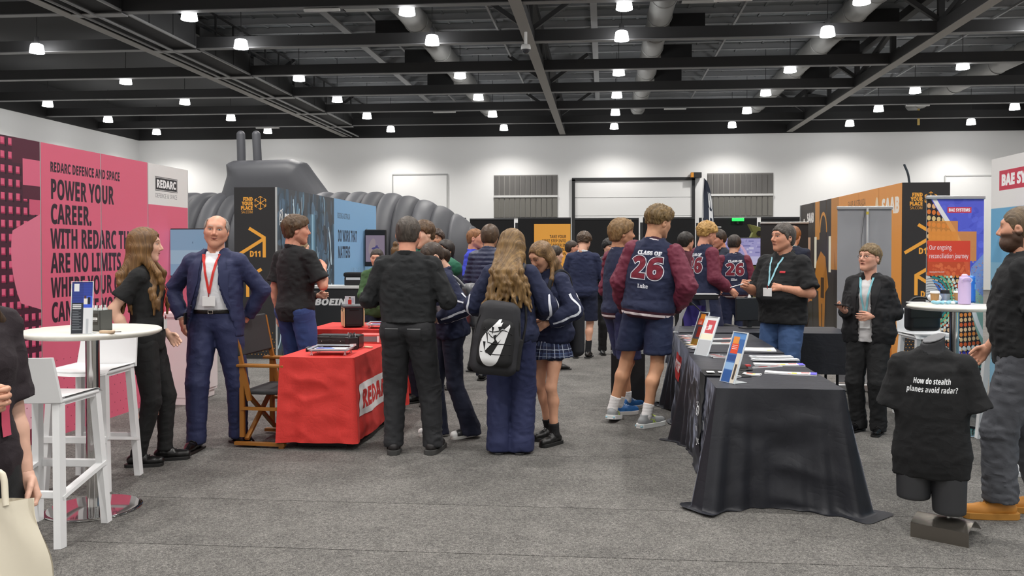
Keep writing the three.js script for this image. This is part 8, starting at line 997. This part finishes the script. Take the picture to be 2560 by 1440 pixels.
// students in varsity jackets
const jacketSleeve = { len: 1.95, grow: 0.03, baggy: 0.02, cuffR: 0.032 };
{
  const F = new Figure({ at: [0.16, -7.9], h: 1.79, face: 118, label: 'blond student in navy and maroon jacket with rolled sleeves beside the tall student', skin: SK.tan, hairColor: '#8a6a44', cell: 0.0115, headYaw: -12, arms: { R: { u: [0.25, -0.95, -0.2], f: [0.05, -0.5, 0.85], curl: 0.6 }, L: { u: [0.2, -0.9, 0], f: [0, -0.5, 0.8] } }, legs: { R: { foot: [0.1, -0.08], yaw: 6 }, L: { foot: [0.1, 0.12], yaw: 8 } } });
  F.body(); F.top('jacket', { tex: torsoTex('#1c2340', (g, k) => { k.bandY(0.86, 0.92, '#3d1626'); k.bandY(0.88, 0.9, '#e9dfe0'); g.fillStyle = '#e8eaef'; g.fillRect(k.XF(0.05), k.Y(1.32), 0.05 * k.S, 0.04 * k.S); }), hem: 0.86, grow: 0.022, loose: 0.04, hemIn: 0.012, wrinkle: 0.008, split: true, sleeveMat: MAROON, sleeve: { len: 1.28, grow: 0.03, baggy: 0.022, cuffR: 0.044, bunch: 0.006 }, sleeveWrinkle: 0.012, cuff: [['#3d1626', 0.0, 0.045], ['#e9dfe0', 0.014, 0.03]] }); varsityCollar(F);
  F.trousers({ name: 'shorts', mat: cloth('#232a52', 0.6), r: [0.112, 0.11, 0.1], end: 0.5, folds: 0.003 }); F.socks(M('#d8d8d8', 0.9), 0.17); F.shoes({ kind: 'sneaker', mat: M('#2f6fb4', 0.55), sole: M('#e4e2e0', 0.6), laces: M('#d8e4f0', 0.6), soleH: 0.034, trim: (g, W) => mesh(g, 'orange_band', span(-W * 0.98, W * 0.98, 0.022, 0.034, -0.085, -0.03), M('#e8714a', 0.6)) });
  F.hair({ color: '#7a5a36', color2: '#b9935e', t: 0.02, top: 0.028, front: 0.06, side: 0.0, nape: -0.065, quiff: 0.012, strand: 0.006 });
  const at = [0.385, -7.35], L = new Figure({ at, h: 1.885, face: 158, label: 'tall student in navy and maroon class jacket and navy shorts at the black table', skin: '#cf9a78', hairColor: '#6a5236', cell: 0.0105, near: 1, headYaw: -30, headPitch: 4, tilt: 5, lean: 2, arms: { L: { u: [0.3, -1, 0.0], f: [-0.02, -0.85, 0.5] }, R: { u: [0.5, -0.85, -0.12], f: [-0.42, -0.7, 0.55], curl: 0.7 } }, legs: { L: { foot: [0.3, -0.02], yaw: 8, lift: 0.02, pitch: 10 }, R: { foot: [0.02, -0.1], yaw: 26 } } });
  L.body(); L.top('jacket', { tex: torsoTex('#1c2340', (g, k) => varsity(g, k, 'Luke', 0.865)), hem: 0.865, grow: 0.022, loose: 0.042, hemIn: 0.006, wrinkle: 0.008, split: true, sleeveMat: MAROON, sleeve: jacketSleeve, sleeveWrinkle: 0.012, cell: 0.0095, cuff: [['#3d1626', 0.0, 0.05], ['#e9dfe0', 0.016, 0.034]] }); varsityCollar(L);
  L.trousers({ name: 'shorts', mat: cloth('#1c2747', 0.7), r: [0.112, 0.112, 0.1], end: 0.575, folds: 0.002, wrinkle: 0.005 }); L.socks(M('#e2e0e0', 0.9), 0.19); L.shoes({ kind: 'sneaker', mat: M('#8f9294', 0.6), sole: M('#dcdedd', 0.55), laces: M('#c9e04a', 0.6), soleH: 0.036, trim: (g, W) => { for (const s of [-1, 1]) mesh(g, 'side_stripe', [tube([[s * W * 0.95, 0.04, 0.06], [s * W * 0.9, 0.06, 0.03], [s * W * 0.8, 0.075, 0.0]], 0.003, 8, 5), tube([[s * W * 0.95, 0.04, 0.03], [s * W * 0.88, 0.062, 0.05]], 0.003, 8, 5)], M('#b9d83a', 0.5)); mesh(g, 'heel_gel', rbox(W * 1.7, 0.014, 0.05, 0, 0.018, -0.066, 0.005), M('#9fd0e0', 0.3)); } });
  L.hair({ color: '#5f4a30', color2: '#a5854f', t: 0.022, top: 0.034, front: 0.05, side: 0.012, temple: 0.03, nape: -0.03, quiff: 0.02, fade: 0.014, strand: 0.007 }); L.hairFade = 1;
  const B = new Figure({ at: [1.12, -11.7], h: 1.75, face: 150, label: 'dark haired student in maroon blazer seen from behind', skin: SK.fair, hairColor: '#1c1614', cell: 0.013, headYaw: -25, arms: { L: { u: [0.2, -1, 0.05], f: [0, -0.8, 0.4] }, R: { u: [0.25, -1, 0.05], f: [-0.1, -0.8, 0.4] } } }); B.body(); B.top('blazer', { mat: cloth('#4f1a2a', 0.8), hem: 0.8, loose: 0.03, grow: 0.022, sleeve: { len: 1.93, grow: 0.02 } }); B.collar(M('#3a1420', 0.8), { h: 0.04, r: 0.075, y: 1.465, flare: 0.1 }); B.trousers({ mat: BLK }); B.shoes({ mat: M('#151515', 0.4) }); B.hair({ color: '#14100e', color2: '#33291f', t: 0.02, top: 0.02, front: 0.05, side: -0.01, nape: -0.07 });
  const C = new Figure({ at: [1.245, -10.5], h: 1.845, face: 112, label: 'student with curly blond hair in class jacket and shorts', skin: SK.pink, hairColor: '#b98f4a', cell: 0.0125, headYaw: 4, headPitch: 10, arms: { R: { u: [0.2, -0.95, 0.0], f: [-0.05, -0.55, 0.8] }, L: { u: [0.2, -0.9, 0], f: [0, -0.5, 0.8] } } }); C.body(); C.top('jacket', { tex: torsoTex('#1c2340', (g, k) => varsity(g, k, '', 0.865)), hem: 0.865, grow: 0.022, loose: 0.04, wrinkle: 0.008, split: true, sleeveMat: MAROON, sleeve: jacketSleeve }); varsityCollar(C); C.trousers({ name: 'shorts', mat: cloth('#232a47', 0.8), r: [0.112, 0.108, 0.1], end: 0.56, folds: 0.003 }); C.shoes({ mat: M('#222', 0.4) }); C.hair({ color: '#8a6430', color2: '#d2a862', t: 0.034, top: 0.036, front: 0.05, side: 0.0, nape: -0.05, curly: 0.009, fade: 0.012 });
  const D = new Figure({ at: [1.725, -12.75], h: 1.81, face: -48, label: 'dark haired man in charcoal jacket talking with the students', skin: SK.pink, hairColor: '#2f251e', cell: 0.013, headPitch: 10, headYaw: -14 }); D.body(); D.top('shirt', { mat: BLKTEE, hem: 0.95, grow: 0.01, sleeve: { len: 1.9, grow: 0.01 } }); D.top('jacket', { mat: cloth('#1e2536', 0.8), hem: 0.84, loose: 0.03, grow: 0.026, sleeve: { len: 1.93, grow: 0.022 }, open: (x, y, z) => (z > 0.02 ? 0.06 - Math.abs(x) : -0.1) }); D.trousers({ mat: BLK }); D.shoes({ mat: M('#151515', 0.4) }); D.hair({ color: '#2a211b', color2: '#54453a', t: 0.018, top: 0.022, front: 0.062, side: -0.01, nape: -0.06, quiff: 0.008 });
  const E = new Figure({ at: [1.855, -12.24], h: 1.72, face: 178, label: 'shorter student in navy and maroon class jacket with back to us near the lavender screen', skin: SK.fair, hairColor: '#2b221d', cell: 0.0125, headPitch: 4, headYaw: -20, arms: { L: { u: [0.28, -1, 0.05], f: [-0.05, -0.8, 0.5] }, R: { u: [0.28, -1, 0.05], f: [-0.05, -0.8, 0.5] } } }); E.body(); E.top('jacket', { tex: torsoTex('#1c2340', (g, k) => varsity(g, k, 'Elliot', 0.84)), hem: 0.84, grow: 0.022, loose: 0.042, wrinkle: 0.006, split: true, sleeveMat: MAROON, sleeve: jacketSleeve }); varsityCollar(E); E.trousers({ mat: cloth('#1f2848', 0.8), r: [0.11, 0.084, 0.072] }); E.shoes({ mat: M('#222', 0.4) }); E.hair({ color: '#241c18', color2: '#4d3f36', t: 0.018, top: 0.02, front: 0.05, side: 0.0, nape: -0.05 });
  const R = new Figure({ at: [2.72, -12.4], h: 1.84, face: 150, label: 'red haired man in navy top with pale lanyard behind the man with glasses free face', skin: SK.light, hairColor: '#9a5c34', cell: 0.014, headYaw: -8 }); R.root.userData.label = 'red haired man in navy top before the black roll up banner'; R.body(); R.top('top', { mat: cloth('#1c2336', 0.85), hem: 0.86, loose: 0.03, sleeve: { len: 1.93 } }); R.collar(M('#a9cfd6', 0.7), { h: 0.012, r: 0.076, y: 1.49, name: 'lanyard' }); R.trousers({ mat: BLK }); R.shoes({ mat: M('#151515', 0.4) }); R.hair({ color: '#7f4825', color2: '#c08550', t: 0.02, top: 0.024, front: 0.06, side: 0.0, nape: -0.05 });
  const Y = new Figure({ at: [1.5, -13.2], h: 1.6, face: 0, female: true, label: 'blond person half hidden between the students in class jackets', skin: SK.light, hairColor: '#c9a870', cell: 0.016 }); Y.body(); Y.top('top', { mat: BLK, hem: 0.86, sleeve: { len: 1.9 } }); Y.trousers({ mat: BLK }); Y.shoes({ mat: M('#151515', 0.4) }); Y.hair({ color: '#b08d55', color2: '#d8bb85', t: 0.018, side: -0.06, nape: -0.1 });
}
// man with blue lanyard behind the black tables
{
  const at = [1.63, -7.84], F = new Figure({ at, h: 1.745, face: -48, label: 'heavy man in black polo with pale blue lanyard holding a pen behind the black tables', skin: '#cf9478', hairColor: '#4a423c', cell: 0.0105, near: 1, headCell: 0.0036, belly: 0.085, wide: 1.1, deep: 1.08, broad: 1.1, headYaw: -14, headPitch: -2, headW: 1.06, jaw: 1.12, nose: 1.15, limb: 1.12,
    arms: { R: { u: [0.28, -0.9, 0.12], f: [-0.15, 0.28, 1], h: [-0.5, 0.25, 0.8], p: [-0.8, -0.2, -0.4], curl: 0.95 }, L: { u: [0.38, -0.9, 0.05], f: [-0.75, 0.2, 0.75], h: [-0.95, 0.1, 0.3], p: [0, -0.4, -1], curl: 0.85 } }, legs: { R: { foot: [0.12, 0] }, L: { foot: [0.13, 0] } } });
  F.body(); F.top('polo_shirt', { mat: cloth('#161719', 0.9), hem: 0.86, grow: 0.018, loose: 0.02, hemOut: 0.02, wrinkle: 0.009, sleeve: { len: 0.86, grow: 0.03 }, neck: 0.074, vneck: 1.2 }); F.collar(cloth('#1b1c1e', 0.9), { h: 0.05, r: 0.078, y: 1.462, gap: 0.03, flare: 0.25 }); F.lanyard('#8fc6d4', { y: 1.2 }); F.strip('chest_logo', [[0.075, 0.125, 1.335], [0.075, 0.125, 1.318]], F.shirtField, M('#d23a44', 0.7));
  F.trousers({ mat: cloth('#3f5a86', 0.85), r: [0.115, 0.088, 0.074], wrinkle: 0.008 }); F.shoes({ mat: M('#151515', 0.4) }); F.hair({ color: '#3a332d', color2: '#6d645b', t: 0.012, top: 0.02, front: 0.062, side: -0.02, temple: 0.035, nape: -0.065, strand: 0.004 });
  const S = F.s, h = V(...F.arm.R.palmAt(0.08, 0, 0.02)).multiplyScalar(S), c = Math.cos(rad(-48)), sn = Math.sin(rad(-48)), wx = at[0] + h.x * c + h.z * sn, wz = at[1] - h.x * sn + h.z * c, pen = thing('pen', 'slim grey pen held by the heavy man in black polo', 'pen', [wx, h.y, wz]); mesh(pen, 'barrel', pipe([0.04, 0.02, 0.02], [-0.13, -0.03, 0.02], 0.005, 8), M('#b9bbbd', 0.3, 0.5));
}
// woman in black blazer with phone
{
  const at = [2.2, -7.21], fc = -32, F = new Figure({ at, h: 1.55, face: fc, female: true, label: 'short haired woman in glasses and black blazer holding a phone', skin: '#d8a088', hairColor: '#7a6040', cell: 0.011, near: 1, headCell: 0.0036, headYaw: -22, headPitch: -8, wide: 1.06, belly: 0.02, arms: { R: { u: [0.16, -0.9, 0.05], f: [-0.2, 0.15, 1], h: [0.1, 0.25, 1], p: [-0.5, 0.9, 0], curl: 0.4 }, L: { u: [0.3, -0.95, -0.1], f: [-0.7, -0.1, 0.75], curl: 0.5 } }, legs: { L: { foot: [0.1, 0.02], yaw: 4 }, R: { foot: [0.09, -0.02], yaw: 10 } } });
  F.body(); F.top('blouse', { mat: cloth('#c9c7c8', 0.8), hem: 0.86, grow: 0.012, sleeve: { len: 1.2, grow: 0.008 }, neck: 0.075, vneck: 1.1 }); const bf = F.shirtField; F.top('blazer', { mat: cloth('#17171a', 0.85), hem: 0.84, grow: 0.028, loose: 0.04, hemOut: 0.03, wrinkle: 0.009, sleeve: { len: 1.72, grow: 0.026, cuffR: 0.042, bunch: 0.003 }, neck: 0.08, open: (x, y, z) => (z > 0.02 ? 0.055 + 0.03 * (1.4 - y) - Math.abs(x + 0.0) : -0.1) });
  const jf = F.blazer; for (const s of [-1, 1]) F.strip('lapel', [[s * 0.075, s * 0.08, 1.12], [s * 0.07, s * 0.12, 1.28], [s * 0.062, s * 0.135, 1.38], [s * 0.07, s * 0.115, 1.45]].map((r) => (s > 0 ? r : [r[1], r[0], r[2]])), jf, cloth('#1c1c1f', 0.85), { off: 0.005 });
  F.lanyard('#7fc0cc', { y: 1.08, field: (x, y, z) => Math.min(bf(x, y, z), jf(x, y, z)) }); F.trousers({ mat: cloth('#161719', 0.85), r: [0.108, 0.08, 0.07], end: 0.028, wrinkle: 0.008, folds: 0.009 }); F.socks(M('#0e0e0f', 0.9), 0.16); F.shoes({ kind: 'shoe', mat: M('#101011', 0.14), sole: M('#151515', 0.5), laces: M('#0c0c0c', 0.5) }); F.hair({ color: '#6a5236', color2: '#a58a5c', t: 0.016, top: 0.028, front: 0.058, side: 0.015, temple: 0.035, nape: -0.05, fade: 0.009, strand: 0.006 }); glasses(F, '#6a5a52');
  const S = F.s, h = F.arm.R.palmAt(0.095, 0.0, 0.028).map((v) => v * S), c = Math.cos(rad(fc)), sn = Math.sin(rad(fc)), ph = thing('phone', 'black phone in the hand of the woman in the blazer', 'phone', [at[0] + h[0] * c + h[2] * sn, h[1], at[1] - h[0] * sn + h[2] * c], rad(fc - 10)); mesh(ph, 'phone_body', rbox(0.07, 0.009, 0.145, 0, 0, 0, 0.004).rotateX(-0.2), M('#15161a', 0.25));
}
// bearded man at the edge
{
  const F = new Figure({ at: [2.38, -5.03], h: 1.755, face: -112, label: 'bearded man in black polo, grey trousers and tan work boots', skin: '#d39a7e', hairColor: '#7a6248', beard: '#33261c', cell: 0.0105, near: 1, broad: 1.12, wide: 1.08, deep: 1.06, belly: 0.03, headYaw: -14, headPitch: 0, limb: 1.12, headW: 1.04, arms: { L: { u: [0.25, -0.95, -0.35], f: [0.1, -0.9, -0.15], curl: 0.6 }, R: { u: [0.2, -0.95, 0], f: [0, -0.6, 0.5] } }, legs: { L: { foot: [0.12, 0.1], yaw: 22 }, R: { foot: [0.12, -0.14], yaw: -22 } } });
  F.body(); F.top('polo_shirt', { mat: cloth('#151618', 0.9), hem: 0.86, grow: 0.018, loose: 0.025, wrinkle: 0.01, sleeve: { len: 0.8, grow: 0.024 }, neck: 0.074 }); F.collar(cloth('#1a1b1d', 0.9), { h: 0.045, r: 0.078, y: 1.465, flare: 0.15 }); F.trousers({ mat: cloth('#4a4c52', 0.85), r: [0.118, 0.092, 0.084], end: 0.1, wrinkle: 0.011, folds: 0.012 });
  F.shoes({ kind: 'boot', mat: M('#b5792c', 0.6), sole: M('#a9762f', 0.7), laces: M('#8a5a22', 0.7), soleH: 0.034, scale: 1.08 }); F.hair({ color: '#5f4c38', color2: '#8f7758', t: 0.006, top: 0.012, front: 0.062, side: -0.03, temple: 0.035, nape: -0.06, strand: 0.002 });
  const W = new Figure({ at: [2.98, -6.02], h: 1.72, face: -88, label: 'person in white trainers mostly hidden behind the bearded man', skin: SK.light, hairColor: '#33261d', cell: 0.015, legs: { L: { foot: [0.1, 0.16], yaw: 4 }, R: { foot: [0.1, -0.05], yaw: 4 } } }); W.body(); W.top('top', { mat: BLK, hem: 0.86, sleeve: { len: 1.9 } }); W.trousers({ mat: BLK, end: 0.1 }); W.shoes({ kind: 'sneaker', mat: M('#e4e4e6', 0.6), sole: M('#ececec', 0.6), laces: M('#f2f2f2', 0.6), soleH: 0.03 }); W.hair({ color: '#33261d', color2: '#57412f', t: 0.012 });
}
// visitors cut by the frame edge
{
  const at = [-1.945, -2.38], F = new Figure({ at, h: 1.6, face: 72, female: true, label: 'girl with long straight brown hair and dark top cut off by the picture edge', skin: '#dcae98', hairColor: '#3a2a20', cell: 0.01, headCell: 0.003, near: 1, headYaw: -62, arms: { L: { u: [0.12, -1, 0.0], f: [0.0, -0.95, 0.3], curl: 0.9 }, R: { u: [0.1, -1, -0.3], f: [0.0, -1, -0.1] } } });
  F.body(); F.top('top', { mat: cloth('#241a20', 0.85), hem: 0.86, loose: 0.02, sleeve: { len: 0.9, grow: 0.02 }, neck: 0.07 }); F.trousers({ mat: BLK }); F.shoes({ kind: 'sneaker', mat: M('#202022', 0.5) }); F.hair({ color: '#33241a', color2: '#6a4e34', t: 0.01, front: 0.085, side: -0.05, temple: 0.03, nape: -0.09, strand: 0.002, locks: [...locks(6, rad(85), rad(135), 1.13, { seed: 5, wave: 0.008, spread: 0.02, frontZ: 0.1, r0: 0.018 }), ...locks(6, rad(-135), rad(-85), 1.13, { seed: 6, wave: 0.008, frontZ: 0.1, r0: 0.018 }), ...locks(6, rad(130), rad(230), 1.2, { seed: 7, wave: 0.006 })] });
  F.strip('lanyard', [[0.06, 0.1, 1.16], [0.06, 0.1, 1.04]], F.shirtField, M('#c04a62', 0.6), { off: 0.008 });
  const hx = onZ(2, 1175, -2.2), bag = thing('tote_bag', 'cream cloth tote bag hanging at the picture edge', 'bag', [hx[0] - 0.05, 0, -2.2], rad(20)); const top = hx[1] - 0.03;
  mesh(bag, 'bag_cloth', [0, 1].map((s) => sheet(14, 18, (u, v) => { const y = lerp(top - 0.4, top - 0.06, v), w = lerp(0.2, 0.13, v) * (1 - 0.06 * Math.sin(v * 3)), x = (u - 0.5) * 2 * w + 0.01 * Math.sin(v * 8 + u * 4), z = (s ? -1 : 1) * (0.05 * Math.cos((u - 0.5) * PI) * (1 - 0.55 * v) + 0.006 * Math.sin(u * 12 + v * 5)); return [x, y, z]; })), cloth('#e4dcc8', 0.85)); mesh(bag, 'handle', tube([[-0.05, top - 0.07, 0.02], [-0.01, top + 0.0, 0.01], [0.04, top + 0.02, 0.0], [0.06, top - 0.07, 0.02]], 0.009), cloth('#e4dcc8', 0.85));
  const G = new Figure({ at: [-2.1, -1.95], h: 1.68, face: 100, label: 'visitor outside the picture edge reaching in with a red sleeve', skin: '#cf9a80', hairColor: '#2a1f18', cell: 0.012, handCell: 0.004, arms: { L: { u: [0.2, -0.8, 0.35], f: [0.1, -0.02, 1], curl: 0.8 }, R: { u: [0.15, -1, 0], f: [0, -1, 0.2] } } }); G.body(); G.top('sweater', { mat: cloth('#7a1f2a', 0.9), hem: 0.86, loose: 0.03, sleeve: { len: 2.05, grow: 0.028, bunch: 0.003 } }); G.trousers({ mat: BLK }); G.shoes({ mat: M('#222', 0.4) }); G.hair({ color: '#241a14', color2: '#4a382c', t: 0.014 });
}
// mannequin in printed t-shirt
{
  const p = onY(2327, 1335);
  const o = { at: [p[0] - 0.0, p[2]], h: 1.75, face: -20 };
  const D = new Figure({ ...o, name: 'mannequin', label: 'black headless mannequin in a printed t-shirt on a steel foot', arms: { L: { u: [0.3, -1, 0.05], f: [0.2, -1, 0.1] }, R: { u: [0.22, -1, 0.0], f: [0.1, -1, 0.1] } }, cell: 0.0105, broad: 0.95 }); D.root.userData.category = 'mannequin'; D.root.position.y = 0;
  const scY = 1.03, sc = 0.92, off = -0.548;      // stand height of the form
  const skin = M('#2b2c2f', 0.55), tor = D.torso(0), neck = cone([0, 1.44, -0.015], [0.01, 1.6, 0.0], 0.064, 0.058), legs = [D.leg.L, D.leg.R].map((l) => cone([l.hip[0], 0.92, 0], [l.hip[0] * 1.05, 0.6, 0.01], 0.098, 0.086)), hipb = loft(D.rows.slice(1, 6), 0.0), pl = (x, y, z) => (y - 1.545) * 0.92 - x * 0.28 - z * -0.18;
  const bodyF = (x, y, z) => { let d = smin(tor(x, y, z), neck(x, y, z), 0.03); const lc = smin(legs[0](x, y, z), legs[1](x, y, z), 0.012); d = smin(smax(d, 0.84 - y, 0.02), lc, 0.03); d = smax(d, pl(x, y, z), 0.005); const cut = x > 0 ? 0.655 : 0.715; return smax(d, cut - y, 0.012); };
  const fit = (g) => g; const put2 = (name, net, mat, color, uv, label) => { const n = { pos: net.pos.map((v, i) => (i % 3 === 1 ? v * scY + off : v * sc)), nor: net.nor, idx: net.idx }; return mesh(D.root, name, toGeo(n, null, uv ? (x, y, z, m) => uv(x / sc, (y - off) / scY, z / sc, m) : null), mat, label); };
  put2('torso_form', surfaceNet(bodyF, [-0.35, 0.6, -0.25], [0.35, 1.7, 0.25], 0.01), skin);
  put2('neck_cap', surfaceNet((x, y, z) => smax(Math.hypot(x - 0.008, z) - 0.061, Math.abs(pl(x, y, z) - 0.004) - 0.005, 0.003), [-0.12, 1.4, -0.12], [0.14, 1.7, 0.12], 0.006), M('#6d6e71', 0.5));
  D.put = (...a) => { const m = put2(...a); creaseUV(m.geometry); return m; }; const tex = torsoTex('#101113', (g, k) => { say(g, 'How do stealth', k.XF(-0.1), k.Y(1.33), 0.028 * k.S, { w: 0.195 * k.S, color: '#eceef0', bold: true, italic: 0.12 }); say(g, 'planes avoid radar?', k.XF(-0.135), k.Y(1.287), 0.028 * k.S, { w: 0.265 * k.S, color: '#eceef0', bold: true, italic: 0.12 }); });
  D.top('tshirt', { tex, hem: 0.81, grow: 0.016, loose: 0.034, hemOut: 0.035, wrinkle: 0.006, sleeve: { len: 0.78, grow: 0.024, flare: 0.02 }, neck: 0.07, rough: 0.92, cell: 0.0095, hemWave: 0.014 });
  const st = M('#8a8680', 0.25, 0.85), x0 = 0.09 * sc; mesh(D.root, 'pole', [pipe([x0, 0.09, 0.0], [x0, 0.655 * scY + off + 0.05, 0.0], 0.011), pipe([x0, 0.16, 0], [x0, 0.2 + off * 0 + 0.02, 0], 0.017)], M('#c9c9c9', 0.2, 0.9)); mesh(D.root, 'thumb_screw', pipe([x0, 0.19, 0], [x0 - 0.035, 0.185, 0.03], 0.007), M('#1a1a1a', 0.5));
  const base = new THREE.Group(); base.name = 'steel_foot'; D.root.add(base); base.position.set(x0 - 0.02, 0, 0.02); base.rotation.y = rad(-14);
  mesh(base, 'front_plate', span(-0.14, 0.14, 0, 0.075, 0.1, 0.105), M('#77726b', 0.3, 0.85)); mesh(base, 'curved_top', sheet(2, 24, (u, v) => { const z = lerp(0.105, -0.2, v); return [(u - 0.5) * 0.28, 0.075 + 0.028 * Math.sin(Math.min(1, v * 1.6) * PI * 0.6) - 0.1 * Math.max(0, v - 0.45) ** 1.25 * 1.75, z]; }), M('#8a857d', 0.26, 0.9, { side: THREE.DoubleSide }));
}
renderer.render(scene, camera);
